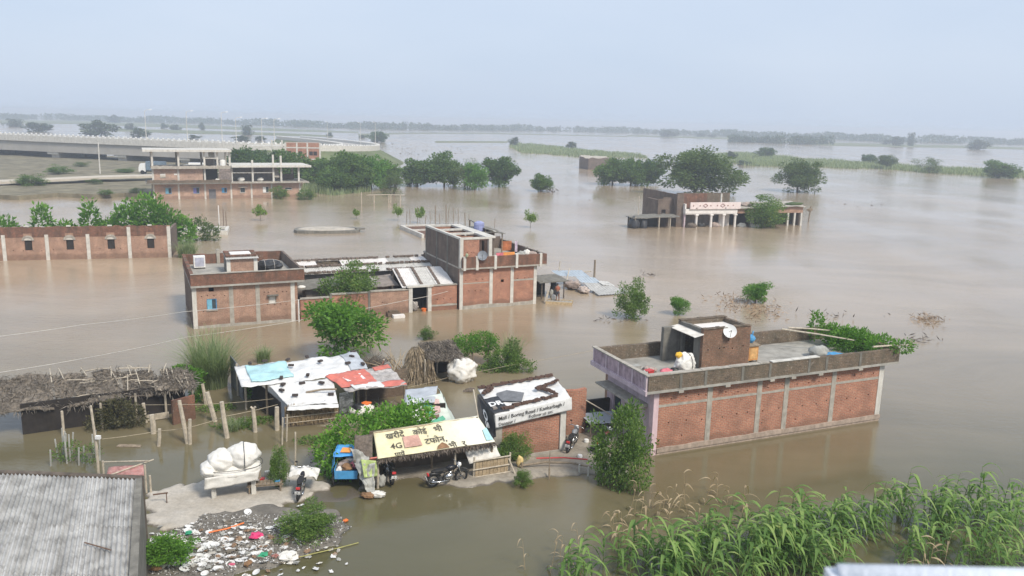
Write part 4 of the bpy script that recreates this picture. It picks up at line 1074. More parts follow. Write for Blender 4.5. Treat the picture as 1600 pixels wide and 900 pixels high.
# roof stair box
bx0, bx1, by0, by1, Z0l = 2.75, 4.95, 3.4, 5.6, LH+0.14
m = MB(); m.box(bx0, bx1, by0, by0+0.18, Z0l, Z0l+1.15); so = part(t, 'stair_box', m, BRICKP)
m = MB(); m.box(bx0+0.002, bx0+0.18, by0+0.182, by1, Z0l, Z0l+1.15); part(so, 'wall', m, CONCD)
m = MB(); m.box(bx1-0.18, bx1-0.002, by0+0.182, by1, Z0l, Z0l+1.15); part(so, 'wall', m, BRICKG)
m = MB(); m.box(bx0+0.182, bx1-0.182, by1-0.18, by1, Z0l, Z0l+1.15); part(so, 'wall', m, BRICKG)
for x in (bx0+0.12, bx1-0.12):
    m = MB(); m.box(x-0.14, x+0.14, by0-0.03, by0+0.05, Z0l, Z0l+1.17); part(so, 'column', m, CONCL)
m = MB(); m.corrug([(bx0-0.08,by0-0.25,Z0l+1.22),(bx1+0.1,by0-0.25,Z0l+1.22),(bx1+0.1,by1+0.1,Z0l+1.42),(bx0-0.08,by1+0.1,Z0l+1.42)], 0.12, 0.025, 6); part(so, 'corrugated_sheet', m, TINW)
for (a, b2, c2, d2) in ((bx0-0.05,bx1+0.05,by0+0.25,by0+0.5),(bx0-0.05,bx1+0.05,by1-0.25,by1-0.0),(bx0-0.05,bx0+0.3,by0+0.52,by1-0.28),(bx1-0.3,bx1+0.05,by0+0.52,by1-0.28)):
    mm_ = MB(); rr2 = random.Random(int(a*50+c2*30)); 
    if b2-a > d2-c2:
        x = a
        while x < b2: mm_.rbox((x+0.11,(c2+d2)/2,Z0l+1.36+0.08*((c2-by0)/2)), (0.2,0.26,0.1), (rr2.uniform(-.1,.1),rr2.uniform(-.1,.1),rr2.uniform(-.2,.2))); x += 0.23
    else:
        y = c2
        while y < d2: mm_.rbox(((a+b2)/2,y+0.1,Z0l+1.37+0.08*((y-by0)/2)), (0.32,0.2,0.1), (rr2.uniform(-.1,.1),rr2.uniform(-.1,.1),rr2.uniform(-.2,.2))); y += 0.23
    part(so, 'weighting_bricks', mm_, BRICKM)['kind'] = 'stuff'
m = MB(); m.box(bx0+0.35, bx1-0.35, by0+0.55, by1-0.35, Z0l+1.42, Z0l+1.47); part(so, 'white_sheet', m, WHITEW)
t2 = thing('water_cooler', 'pale boxy air cooler standing on the roof of the square house', 'cooler', lh.w(1.05, 6.9, Z0l), lh.a)
m = MB(); m.box(-0.42,0.42,-0.3,0.3,0.1,0.98); part(t2, 'housing', m, WHITEP)
m = MB(); m.box(-0.33,0.33,-0.32,-0.302,0.2,0.88); part(t2, 'grille', m, plain('lilac_grille',(0.45,0.46,0.55),0.6))
for sx in (-0.35,0.35):
    for sy in (-0.24,0.24):
        m = MB(); m.box(sx-0.04,sx+0.04,sy-0.04,sy+0.04,0,0.1); part(t2, 'leg', m, DARKM)
bundle('covered_heap', 'dark tarpaulin covered heap tied with white rope on the house roof', 'heap', lh.w(6.0, 4.6, Z0l), (1.05,0.8,0.42), 6, TARPK, lh.a, (('x',-0.4),('x',0.3),('y',0.1)), WIREM)
m = MB(); m.blob((0,0,0.12),(0.3,0.2,0.14),3,0.2); single('sack', m, SACKW, 'small white sack on the ledge where house meets courtyard wall', 'sack', lh.w(7.6,-0.08,2.45), smooth=True)

# ---- courtyard wall with gate, sheds inside
cw = Frame(G(470, 500), 23.0)
t = thing('courtyard_wall', 'low brick courtyard wall with concrete gateway along the water', 'wall', cw.o, cw.a)
for i, (a, b2, h) in enumerate(((0.0,2.2,1.55),(2.35,5.1,1.75),(5.3,8.35,1.8),(10.2,12.35,2.0))):
    m = MB(); m.wall(a, b2, BED, h, 0, 0.22, putlogs(random.Random(i), a+.3, b2-.3, 0.9, 3), jit=0.02, seed=i); part(t, 'wall', m, BRICK if i != 2 else BRICKP)
    cap(t, a, b2, -0.06, 0.28, h+0.02, 0.08, CONC, i, step=1.2)
for x in (2.275, 5.2):
    m = MB(); m.box(x-0.075, x+0.075, -0.03, 0.25, BED, 1.85); part(t, 'pier', m, CONCD)
for x in (8.5, 10.05):
    m = MB(); m.box(x-0.15, x+0.15, -0.06, 0.3, BED, 2.0); part(t, 'gate_post', m, CONCL)
m = MB(); m.box(8.2, 10.35, -0.15, 0.35, 2.0, 2.14); part(t, 'lintel', m, CONCL)
m = MB(); m.wall(10.2, 12.35, 0.35, 0.5, -0.03, -0.002, jit=0.03, seed=8); part(t, 'plinth_band', m, CONC)
m = MB(); m.box(8.65, 9.9, 1.4, 1.45, BED, 2.0); part(t, 'back_panel', m, DARKIN)
m = MB(); m.blob((0,0,0.35),(0.3,0.22,0.4),4,0.5,2.5); single('cloth_bundle', m, plain('mottled_cloth',(0.42,0.39,0.36),0.9,0.75,7,0.7,(0.04,0.04,0.04)), 'mottled black and white bundle standing in the gateway', 'bundle', cw.w(8.95,0.45,-0.02), 0, smooth=True)
m = MB(); m.tube([(0,0,-0.15),(0,0,0.2)],[0.14,0.2],12); m.ring((0,0,0.2),(0,0,1),0.2,0.02,14,5); single('plastic_bucket', m, ORANGE, 'orange bucket floating in the gateway', 'bucket', cw.w(9.62,0.1,0.0), 0)
m = MB(); m.box(-0.45,0.45,-0.25,0.25,-0.3,0.22); single('water_trough', m, WHITEW, 'pale cement trough block before the courtyard gate', 'trough', cw.w(7.15,-1.4,0.0), cw.a)
m = MB(); m.box(-0.5,0.5,-0.35,0.35,BED,0.3); m.box(-0.35,0.35,-0.2,0.2,0.3,0.42); single('brick_step', m, BRICKD, 'small dark brick step beside the pale trough', 'step', cw.w(6.9,-0.75,0.0), cw.a)
for (px, py, top, lab) in ((467,503,468,'white pole standing before the courtyard wall corner'),(802-30,478,455,'white plank leaning on the plastered base of the tower house')):
    P = G(px, py); m = MB(); m.tube([(0,0,BED),(0.02,0,HGT(P, top))], 0.05, 7); single('white_post', m, WHITEW, lab, 'post', P)
pc = cw.w(4.3, 1.6); tree('courtyard_tree', 'pale leafy tree inside the walled courtyard', 0, 0, 411, 78, 'near', 2, P=Vector((pc.x, pc.y, 0)))
# long tin roofed shed behind the courtyard
t = thing('courtyard_shed', 'long low shed with pale corrugated roof behind the courtyard', 'shed', cw.w(0.6, 6.2), cw.a)
CL = lambda x, y, z: (x-0.6, y-6.2, z)
m = MB(); m.box(0.0, 12.2, 2.6, 2.8, BED, 2.85); part(t, 'wall', m, BRICKD)
m = MB(); m.wall(0.0, 12.2, BED, 2.2, 0.0, 0.2, [(1.0,2.2,BED,1.9),(4.0,5.2,BED,1.9),(7.0,8.0,BED,1.9),(9.4,10.6,BED,1.9)]); part(t, 'wall', m, GREYW)
for i in range(6):
    x0 = -0.1 + i*2.05
    m = MB(); m.corrug([(x0,-0.45,2.35+0.01*(i%2)),(x0+2.08,-0.45,2.35+0.01*(i%2)),(x0+2.08,1.2,2.66+0.01*(i%2)),(x0,1.2,2.66+0.01*(i%2))], 0.15, 0.03, 3); part(t, 'roof_sheet', m, TINW)
    if i not in (1,):
        m = MB(); m.corrug([(x0,1.05,2.68+0.01*(i%2)),(x0+2.08,1.05,2.68+0.01*(i%2)),(x0+2.08,2.55,2.92+0.01*(i%2)),(x0,2.55,2.92+0.01*(i%2))], 0.15, 0.03, 3); part(t, 'roof_sheet', m, WHITEW if i in (0,2,3,5) else TIN)
for k, (yy, zz) in enumerate(((2.6,2.98),(1.1,2.72),(-0.3,2.42))):
    m = MB(); r2 = random.Random(k); x = 0.0
    while x < 12.2:
        if r2.random() > 0.12: m.rbox((x, yy+r2.uniform(-.05,.05), zz+0.04), (0.3,0.3,0.14), (r2.uniform(-.2,.2),r2.uniform(-.2,.2),r2.uniform(-.4,.4)))
        x += r2.uniform(.26,.42)
    part(t, 'weighting_bricks', m, BRICKG)['kind'] = 'stuff'
# lean-to sheet roof beside the gate, small room, low lean-to
t = thing('lean_to_shed', 'lean to with white sloping sheets behind the courtyard gate', 'shed', cw.w(10.4, 2.8), cw.a)
for i in range(3):
    x0 = -2.35 + i*1.42
    m = MB(); m.corrug([(x0-0.2,-2.7,2.0+0.012*i),(x0+1.27,-2.7,2.0+0.012*i),(x0+1.6,1.6,2.75+0.012*i),(x0+0.1,1.6,2.75+0.012*i)], 0.15, 0.022, 4); part(t, 'roof_sheet', m, WHITEW if i != 1 else TINW)
for k in range(3):
    m = MB(); r2 = random.Random(k+5); 
    for j in range(12):
        u = (j+0.5)/12; m.rbox((-2.3+k*1.42+u*0.3+0.65*(k<0), -2.5+u*4.0, 2.09+u*0.73), (0.2,0.3,0.1), (0.17,0,r2.uniform(-.3,.3)))
    part(t, 'weighting_bricks', m, BRICKG)['kind'] = 'stuff'
for (x, y, h) in ((-2.2,-2.4,2.0),(-2.2,1.3,2.6),(1.8,1.3,2.6)):
    m = MB(); m.tube([(x,y,BED),(x,y,h)],0.06,6); part(t, 'post', m, WOOD)
m = MB(); m.box(-2.1,1.8,1.35,1.5,BED,2.6); part(t, 'back_wall', m, DARKIN)
t = thing('small_room', 'small grey plastered room inside the courtyard under flat sheets', 'shed', cw.w(0.7, 3.0), cw.a)
m = MB(); m.box(0.2,2.4,0,0.15,BED,1.7); part(t, 'wall', m, GREYW)
m = MB(); m.box(0.2,0.35,0.152,2.0,BED,1.7); m.box(2.25,2.4,0.152,2.0,BED,1.7); part(t, 'wall', m, GREYW)
m = MB(); m.patch([(-0.3,-0.5,1.78),(3.1,-0.6,2.0),(3.1,2.2,2.2),(-0.3,2.2,1.95)],10,8,0.06,1.5,0,3,0.05); part(t, 'roof', m, CONCD)
t = thing('small_room', 'low mud walled lean to beside the courtyard gate', 'shed', cw.w(5.6, 2.6), cw.a)
m = MB(); m.box(0.0,1.9,0.5,0.65,BED,1.6); part(t, 'wall', m, BRICKP)
m = MB(); m.box(0.0,0.15,0.652,2.2,BED,1.6); part(t, 'wall', m, GREYW)
m = MB(); m.patch([(-0.6,-0.2,1.7),(2.6,-0.3,1.75),(2.6,2.6,2.1),(-0.6,2.6,2.0)],10,8,0.07,1.5,0,5,0.05); part(t, 'roof', m, GREYW)
bundle('cloth_bundle', 'dirty white cloth bundle hanging over the courtyard roof', 'bundle', cw.w(5.9, 2.4, 1.8), (0.45,0.3,0.35), 8, SACKG, 0.3)

# ---- two storey tower house
tw = Frame(G(718, 484), 25.0)
t = thing('tower_house', 'unfinished brick tower house with tall side wall and roof terrace', 'house', tw.o, tw.a)
TL, TD, TH = 6.85, 9.0, 3.3; rr = random.Random(21)
m = MB(); m.wall(0, TL, BED, TH, 0, 0.23, [(3.6,3.88,2.02,2.26)] + putlogs(rr,0.3,2.4,2.35,3) + putlogs(rr,0.3,2.4,1.5,3) + putlogs(rr,4.8,6.5,2.3,3)); part(t, 'wall', m, BRICK)
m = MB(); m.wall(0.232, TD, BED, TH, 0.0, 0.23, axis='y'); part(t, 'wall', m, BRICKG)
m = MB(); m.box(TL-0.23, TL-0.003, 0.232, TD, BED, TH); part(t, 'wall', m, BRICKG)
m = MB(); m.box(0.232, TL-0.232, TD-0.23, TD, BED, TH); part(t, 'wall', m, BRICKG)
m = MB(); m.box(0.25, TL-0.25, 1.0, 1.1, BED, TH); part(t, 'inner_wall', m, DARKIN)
for x in (0.12, 2.72, 4.6, 6.72):
    m = MB(); m.box(x-0.14, x+0.14, -0.03, 0.05, BED, TH-0.004); part(t, 'column', m, CONCL)
m = MB(); m.wall(0.27, 2.57, 2.08, 2.16, -0.012, 0.02, jit=0.01); part(t, 'lintel_band', m, CONC)
m = MB(); m.wall(4.75, 6.57, 2.08, 2.2, -0.012, 0.02, jit=0.01); part(t, 'lintel_band', m, CONC)
m = MB(); m.wall(0.27, 6.57, BED, 0.3, -0.06, -0.002, jit=0.05, seed=2); part(t, 'plinth_band', m, CONC)
m = MB(); m.box(0.002, TL+0.75, -0.33, TD+0.1, TH, TH+0.13); part(t, 'roof_slab', m, CONC)
m = MB(); m.wall(0.12, TL+0.75, TH+0.13, 4.28, -0.33, -0.13, jit=0.015, seed=4); part(t, 'parapet', m, BRICKM)
for x in (0.28, 1.35, 2.95, 4.85, 7.05):
    m = MB(); m.box(x-0.11, x+0.11, -0.36, -0.1, TH-0.08, 4.34); part(t, 'parapet_post', m, CONCL)
m = MB(); m.wall(-0.13, TD, TH+0.13, 4.25, TL+0.55, TL+0.74, axis='y', jit=0.02, seed=6); part(t, 'parapet', m, BRICKG)
for y in (1.5, 3.4, 5.4, 7.4):
    m = MB(); m.box(TL+0.50, TL+0.78, y-0.09, y+0.09, TH+0.14, 4.3); part(t, 'parapet_post', m, CONCD)
m = MB(); m.wall(2.95, TL+0.55, TH+0.13, 4.5, TD-0.25, TD-0.05, jit=0.02, seed=6); part(t, 'parapet', m, BRICKG)
# upper storey: roofless rooms behind a tall wall
UZ0, UZ = TH+0.13, 5.82
m = MB(); m.wall(0.05, 2.7, UZ0, UZ-0.15, 0.02, 0.2, [(1.65,2.55,UZ0,UZ-0.2)] + putlogs(rr,0.3,1.5,4.6,3)); up = part(t, 'upper_storey', m, BRICK)
m = MB(); m.wall(0.22, 8.4, UZ0, UZ-0.15, -0.004, 0.2, axis='y'); part(up, 'wall', m, BRICKG)
m = MB(); m.wall(0.22, 8.4, UZ0, UZ-0.15, 2.5, 2.7, [(1.0,2.0,UZ0,UZ0+1.9),(5,6,UZ0,UZ0+1.9)], axis='y'); part(up, 'wall', m, BRICKP)
m = MB(); m.box(0.2, 2.5, 8.2, 8.4, UZ0, UZ-0.15); part(up, 'wall', m, BRICK)
for y in (2.9, 5.5):
    m = MB(); m.box(0.2, 2.5, y-0.1, y+0.1, UZ0, UZ-0.3); part(up, 'wall', m, BRICK)
for y in (0.1, 2.9, 5.5, 8.3):
    m = MB(); m.box(-0.02, 2.72, y-0.13, y+0.13, UZ-0.15, UZ); part(up, 'ring_beam', m, CONCL)
m = MB(); m.box(-0.03, 0.22, 0.231, 2.769, UZ-0.148, UZ+0.002); m.box(-0.03, 0.22, 3.031, 5.369, UZ-0.148, UZ+0.002); m.box(-0.03,0.22,5.631,8.169,UZ-0.148,UZ+0.002); part(up, 'ring_beam', m, CONCL)
m = MB(); m.box(2.3, 3.15, 0.231, 8.4, UZ-0.146, UZ+0.004); part(up, 'ring_slab', m, CONCL)
for x, y in ((0.12,-0.02),(2.6,-0.02)):
    m = MB(); m.box(x-0.14, x+0.14, y-0.02, y+0.26, UZ0, UZ-0.152); part(up, 'column', m, CONCL)
for y in (2.9, 5.5, 8.3):
    m = MB(); m.box(-0.022, 0.1, y-0.12, y+0.12, BED, UZ-0.152); part(up, 'column', m, CONCD)
m = MB(); m.box(3.16, 5.2, 4.8, 8.4, UZ-0.4, UZ-0.25); part(up, 'roof_slab', m, CONCL)
m = MB(); m.wall(4.9, 8.3, UZ0, UZ-0.41, 4.9, 5.1, axis='y'); part(up, 'wall', m, BRICKG)
# grey sheet shelter on the roof, tank, washing
t2 = thing('roof_shelter', 'grey sagging sheet shelter on the tower house roof', 'shelter', tw.w(5.0, 6.6, UZ0), tw.a)
m = MB(); m.patch([(-1.0,-2.2,2.45),(0.9,-2.3,1.95),(0.9,1.8,2.05),(-1.0,1.8,2.75)],14,10,0.12,1.2,0.1,4,0.05); part(t2, 'sheet', m, CONCD)
for x, y, z in ((0.7,-2.0,1.95),(0.7,1.6,2.0),(-0.9,-2.0,2.4),(-0.9,1.6,2.7)):
    m = MB(); m.tube([(x,y,0),(x,y,z)],0.05,6); part(t2, 'post', m, WOOD)
m = MB(); m.tube([(0,0,0),(0,0,0.05),(0,0,0.72),(0,0,0.8),(0,0,0.86)],[0.42,0.45,0.45,0.3,0.18],16); m.ring((0,0,0.3),(0,0,1),0.45,0.02,16,5); m.ring((0,0,0.55),(0,0,1),0.45,0.02,16,5)
single('water_tank', m, plain('violet_tank',(0.30,0.33,0.55),0.45), 'small violet blue water tank on the tower house roof', 'tank', tw.w(3.8, 5.3, UZ-0.249), 0)
p = tw.w(1.75,-0.42,3.62); dish('dark grey satellite dish on the tower house parapet', (p.x,p.y,3.95), tw.a-R(20), R(-25), 0.4, plain('grey_dish',(0.22,0.24,0.27),0.5), 0.45)
p = tw.w(0.42,-0.4,4.36); m = MB(); m.blob((0,0,0.12),(0.12,0.12,0.16),2,0.2); single('potted_plant', m, plain('pot_green',(0.4,0.45,0.3),0.8,0.4), 'small pale plant pot on the parapet corner of the tower house', 'plant pot', p, smooth=True)
def hung(name, label, mat, x0, x1, y, z0, z1, fr, seed):
    m = MB(); m.patch([(0,0,z0),(x1-x0,0.02,z0),(x1-x0,0.0,z1),(0,0,z1)],12,8,0.05,2.4,0,seed,0.01)
    single(name, m, mat, label, 'cloth', fr.w(x0,y,0), fr.a)
hung('hung_cloth','red and pink cloth drying over the tower house parapet',PINKC,3.1,3.75,-0.06,3.8,4.5,tw,1)
hung('hung_cloth','orange cloth drying over the tower house parapet',ORANGEC,3.76,4.75,-0.05,3.75,4.52,tw,2)
hung('hung_cloth','rust red cloth hung on the terrace side parapet',plain('rust_cloth',(0.45,0.16,0.07),0.9),5.9,6.9,5.2,3.75,4.6,tw,3)
hung('hung_cloth','pale lilac cloth hung on the terrace beside the rust red one',plain('lilac_cloth',(0.6,0.5,0.6),0.9,0.4),6.95,7.2,4.6,3.7,4.65,tw,4)
m = MB(); m.tube([(0,0,0),(0,0,0.55)],[0.17,0.19],12); m.ring((0,0,0.55),(0,0,1),0.19,0.02,12,5); single('storage_drum', m, CONCL, 'pale drum standing beside the orange cloth on the terrace', 'drum', tw.w(5.05,0.1,UZ0+0.35), 0)
for i, (x, y, r, mt, lab) in enumerate(((5.5,0.3,(0.35,0.3,0.3),SACKG,'grey bag heap on the tower house terrace'),(6.1,0.4,(0.3,0.25,0.35),SACKW,'white bag on the tower house terrace'),(6.5,0.2,(0.4,0.25,0.28),RAGS,'rag heap at the terrace corner of the tower house'))):
    m = MB(); m.blob((0,0,r[2]*0.9), r, i, 0.3, 2); single('cloth_bag', m, mt, lab, 'bag', tw.w(x,y,UZ0+0.5), smooth=True)

# ---- long low building with arched windows
wb = Frame(G(268, 402), 16.0)
t = thing('arched_building', 'long roofless brick building with arched windows and vines behind', 'building', wb.o, wb.a)
X0 = -19.0; rr = random.Random(4)
arch = [(-1.95-0.35,-1.95+0.35,1.0,2.05),(-5.75-0.35,-5.75+0.35,1.0,2.05),(-9.6-0.35,-9.6+0.35,1.0,2.05),(-13.4-0.35,-13.4+0.35,1.0,2.05)]
m = MB(); m.wall(X0, 0, BED, 3.35, 0, 0.25, arch + putlogs(rr, X0+.4, -0.4, 1.0, 18) + putlogs(rr, X0+.4,-0.4,2.5,4), jit=0.06, seed=2); part(t, 'wall', m, BRICKP)
m = MB(); m.wall(0.252, 6, BED, 2.9, -0.25, -0.003, axis='y', jit=0.05); part(t, 'wall', m, BRICKG)
m = MB(); m.wall(X0, 0, BED, 2.3, 6.0, 6.2, jit=0.06, seed=5); part(t, 'wall', m, BRICKG)
m = MB(); m.box(X0, -0.3, 1.2, 1.25, BED, 3.0); part(t, 'inner_wall', m, DARKIN)
m = MB(); m.wall(X0, -0.28, 2.35, 3.42, -0.03, -0.002, [(a-0.05,b2+0.05,2.3,2.75) for a, b2, _, _ in arch], jit=0.07, seed=9); part(t, 'upper_band', m, BRICKM)
for x in (-0.14, -4.0, -7.9, -11.7, -15.6):
    m = MB(); m.box(x-0.17, x+0.17, -0.06, 0.05, BED, 3.3 if x > -5 else 2.6); part(t, 'column', m, CONCL)
for a, b2, z0, z1 in arch:
    m = MB(); cx = (a+b2)/2; ri, ro = 0.36, 0.56; n = 10; vs = []; fs = []
    for y in (-0.09, 0.02):
        for i in range(n+1):
            q = math.pi*i/n
            for r2 in (ri, ro): vs.append((cx + r2*math.cos(q), y, z1-0.02 + r2*math.sin(q)*0.9))
    k = 2*(n+1)
    for i in range(n):
        a0 = 2*i; fs += [(a0,a0+1,a0+3,a0+2), (a0+k,a0+2+k,a0+3+k,a0+1+k), (a0+1,a0+1+k,a0+3+k,a0+3), (a0,a0+2,a0+2+k,a0+k)]
    m.add(vs, fs); w_ = part(t, 'window_arch', m, CONC)
    m = MB(); m.add([(cx,-0.02,z1-0.02)] + [(cx+0.36*math.cos(math.pi*i/n),-0.02,z1-0.02+0.33*math.sin(math.pi*i/n)) for i in range(n+1)], [(0,i+1,i+2) for i in range(n)]); part(w_, 'fanlight', m, CONCL)
    m = MB(); m.box(cx-0.3,cx+0.3,0.12,0.15,z0+0.02,z1-0.05); part(w_, 'pane', m, DARKIN)
    m = MB(); m.box(cx-0.2,cx+0.2,-0.1,0.1,3.4,3.52); part(t, 'capping_stone', m, CONCL)
# hedge of vines behind it and the half sunk slab
t = thing('vine_hedge', 'bright green vine hedge with upright humps behind the arched building', 'hedge', wb.w(-5, 9), wb.a)
part(t, 'foliage', leafmass(11, [(-13,-1,1.6,2.2,1.4,1.8),(-9.0,-1,2.0,1.1,1.0,3.0),(-7.0,-0.8,1.2,1.6,1.2,1.7),(-4.4,0,2.2,1.0,1.0,3.1),(-2.4,0.5,1.4,1.8,1.4,1.8),(-0.6,0.8,2.2,1.8,1.6,2.6),(1.6,1.4,2.7,2.2,1.8,3.2),(3.2,1.0,1.8,2.0,1.6,2.5),(5.3,1.0,1.3,1.3,1.2,1.9),(-16.5,-1,2.0,2.0,1.5,2.4),(-6,-0.5,0.9,4,1.2,1.2)], 11000, 0.5, LEAF_BRIGHT), None)
t = thing('drowned_shrub', 'grey leafy shrub at the end of the vine hedge', 'shrub', wb.w(1.9, 12.5), 0)
part(t, 'foliage', leafmass(12, [(0,0,1.0,1.4,1.2,1.8),(1.2,0,0.8,1.2,1.0,1.2)], 1500, 0.3, LEAF_OLIVE), None)
s = Frame(G(268, 362, 0.5), 16)
t = thing('drowned_slab', 'pale concrete foundation slab just above the water beside the arched building', 'slab', s.o, s.a)
m = MB(); m.box(-1.0,6.6,-0.1,0.35,BED,0.55); part(t, 'beam', m, CONCL)
m = MB(); m.box(-1.0,6.6,4.2,4.6,BED,0.55); part(t, 'beam', m, CONCL)
m = MB(); m.box(6.2,6.6,0.352,4.198,BED,0.552); part(t, 'beam', m, CONCL)
m = MB(); m.box(-1.0,6.2,0.36,4.19,BED,0.2); part(t, 'floor', m, CONCD)
m = MB(); m.blob((0,0,0.3),(0.9,0.6,0.4),3,0.3); part(t, 'sand_heap', m, WHITEW, True).location = (2.4,2.2,0.2)
for (px, py, top, lab) in ((343,362,321,'slim white pole beside the concrete foundation slab'),(350,360,327,'dark thin rod at the foundation slab corner'),(354,360,331,'short dark rod at the foundation slab corner')):
    P = G(px, py); m = MB(); m.tube([(0,0,BED),(0,0,HGT(P, top))], 0.06 if 'white' in lab else 0.04, 6); single('pole', m, WHITEW if 'white' in lab else REBAR, lab, 'pole', P)

# ---- unfinished three storey building
ub = Frame(G(240, 312), 25.0)
t = thing('unfinished_building', 'unfinished three storey brick building with open concrete frame floors', 'building', ub.o, ub.a)
UL, UD = 25.5, 8.0; rr = random.Random(31)
wins = [(2.0,3.0,1.0,2.0),(6.6,7.6,1.0,2.0),(12.0-0.6,12.9-0.6,1.05,1.95),(15.0-0.4,15.9-0.4,1.0,1.95),(18.9-0.3,20.0-0.3,0.95,2.05),(22.6,23.9,1.45,1.85)]
door = (9.2,10.4,BED,1.7)
m = MB(); m.wall(0, UL, BED, 2.75, 0, 0.25, wins + [door]); part(t, 'wall', m, BRICKE)
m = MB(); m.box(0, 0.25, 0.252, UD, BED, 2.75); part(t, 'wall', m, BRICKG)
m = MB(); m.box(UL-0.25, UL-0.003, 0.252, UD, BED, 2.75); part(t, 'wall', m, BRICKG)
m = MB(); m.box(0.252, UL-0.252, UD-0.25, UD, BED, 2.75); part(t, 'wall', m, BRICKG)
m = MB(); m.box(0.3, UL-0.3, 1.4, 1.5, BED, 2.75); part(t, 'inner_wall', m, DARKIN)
for i, w_ in enumerate(wins): window(t, *w_, 0.0, CONCL if i > 2 else BLUEP, GLASS, (CYANP, plain('violet_paint',(0.2,0.2,0.5),0.6), BLUEP, None, WHITEP, None)[i])
for w_ in wins[:2] + wins[3:4]:
    m = MB(); m.box(w_[0]-0.35, w_[1]+0.35, -0.5, -0.002, w_[3]+0.05, w_[3]+0.13); part(t, 'sunshade', m, CONC)
m = MB(); m.box(9.2,10.4,0.1,0.16,BED,1.7); part(t, 'door', m, plain('grey_shutter_door',(0.16,0.16,0.17),0.6))
for x in (0.12, 4.2, 8.6, 13.05, 16.6, 20.2, 25.35):
    m = MB(); m.box(x-0.15, x+0.15, -0.03, 0.05, BED, 2.74); part(t, 'column', m, CONCL)
m = MB(); m.box(-1.0, 13.0, -1.3, UD, 2.75, 2.95); part(t, 'floor_slab', m, CONCD)
m = MB(); m.box(13.004, UL+1.4, -1.0, UD, 2.752, 2.98); part(t, 'floor_slab', m, CONC)
m = MB(); m.wall(-0.9, 12.9, 2.95, 3.45, -1.25, -1.1, jit=0.08, seed=3); part(t, 'balcony_wall', m, BRICKD)
m = MB(); m.wall(0.0, 8.4, 2.95, 5.35, 0.5, 0.7, [(1.3,2.2,3.7,4.5),(3.6,4.1,4.2,4.5)]); part(t, 'wall', m, BRICKE)
m = MB(); m.wall(11.0, 13.2, 2.95, 5.35, -0.3, -0.1, jit=0.02); part(t, 'wall', m, plain('mottled_render',(0.25,0.21,0.19),0.95,0.5,3,0.6))
m = MB(); m.box(8.5, 11.0, 1.8, 1.9, 2.95, 5.35); part(t, 'inner_wall', m, DARKIN)
m = MB(); m.box(13.1, 21.9, 4.4, 4.6, 2.98, 5.4); part(t, 'inner_wall', m, GREYW)
m = MB(); m.box(22.1, 25.3, 5.4, 5.6, 2.98, 4.0); part(t, 'inner_wall', m, BRICKG)
m = MB(); m.box(-0.1, 13.2, -0.3, UD, 5.35, 5.62); part(t, 'floor_slab', m, CONC)
m = MB(); m.box(13.2, UL+1.9, -0.9, UD, 5.62, 5.98); part(t, 'roof_slab', m, CONCL)
for x in (13.25, 16.9, 20.6, 22.0, 25.2):
    m = MB(); m.box(x-0.16, x+0.16, -0.1, 0.22, 2.98, 5.62); part(t, 'column', m, CONCL)
    m = MB(); m.box(x-0.16, x+0.16, 6.8, 7.1, 2.98, 5.62); part(t, 'column', m, CONC)
for (x, h) in ((16.9,6.9),(20.6,7.9),(22.0,7.7)):
    m = MB(); m.box(x-0.16, x+0.16, -0.1, 0.22, 5.98, h); part(t, 'column_stub', m, CONCL)
m = MB(); m.box(13.4, 20.4, -0.05, 0.1, 4.55, 4.68); part(t, 'lintel_band', m, CONCL)
for x in (0.15, 4.3, 8.7):
    m = MB(); m.box(x-0.16, x+0.16, 0.44, 0.497, 2.95, 5.35); part(t, 'column', m, CONCL)
for x in (0.15, 4.4, 8.7, 10.9, 13.0):
    m = MB(); m.box(x-0.16, x+0.16, -0.1, 0.2, 5.62, 8.35); part(t, 'column', m, CONCL)
    m = MB(); m.box(x-0.16, x+0.16, 6.8, 7.1, 5.62, 8.35); part(t, 'column', m, CONC)
m = MB(); m.box(-1.3, 13.3, -0.9, UD-0.5, 8.35, 8.72); part(t, 'roof_slab', m, CONCL)
m = MB(); m.box(8.86, 10.74, -0.05, 0.1, 7.15, 7.3); part(t, 'lintel_band', m, CONCL)
m = MB(); m.box(8.9, 10.5, 4.0, 4.2, 5.62, 7.2); part(t, 'inner_wall', m, GREYW)
m = MB(); m.wall(-0.1, 13.1, 5.62, 5.9, -0.3, -0.15, jit=0.1, seed=7); part(t, 'kerb', m, CONC)
m = MB(); m.rbox((21.3,1.2,4.4),(0.9,2.2,0.25),(0.7,0,0)); part(t, 'stair_flight', m, CONC)
m = MB(); m.rbox((10.0,1.5,7.9),(0.9,2.2,0.25),(0.7,0,0)); part(t, 'stair_flight', m, CONCL)
m = MB(); m.tube([(0,0,0),(0,0,1.1),(0,0,1.3),(0,0,1.42)],[0.55,0.55,0.4,0.2],16); single('water_tank', m, WHITEP, 'white water tank on the unfinished building upper floor', 'tank', ub.w(11.8,0.6,5.62))
for (x, y, z, r, lab) in ((15.0,1.2,2.98,0.45,'white bags piled on the open floor of the unfinished building'),(18.4,1.2,2.98,0.4,'pale sheet bundle lying on the open floor of the unfinished building'),(10.7,-0.6,2.98,0.35,'white bundle on the balcony of the unfinished building')):
    m = MB(); m.blob((0,0,r*0.8),(r*1.5,r,r),int(x),0.3); single('cloth_bag', m, SACKW, lab, 'bag', ub.w(x,y,z), smooth=True)

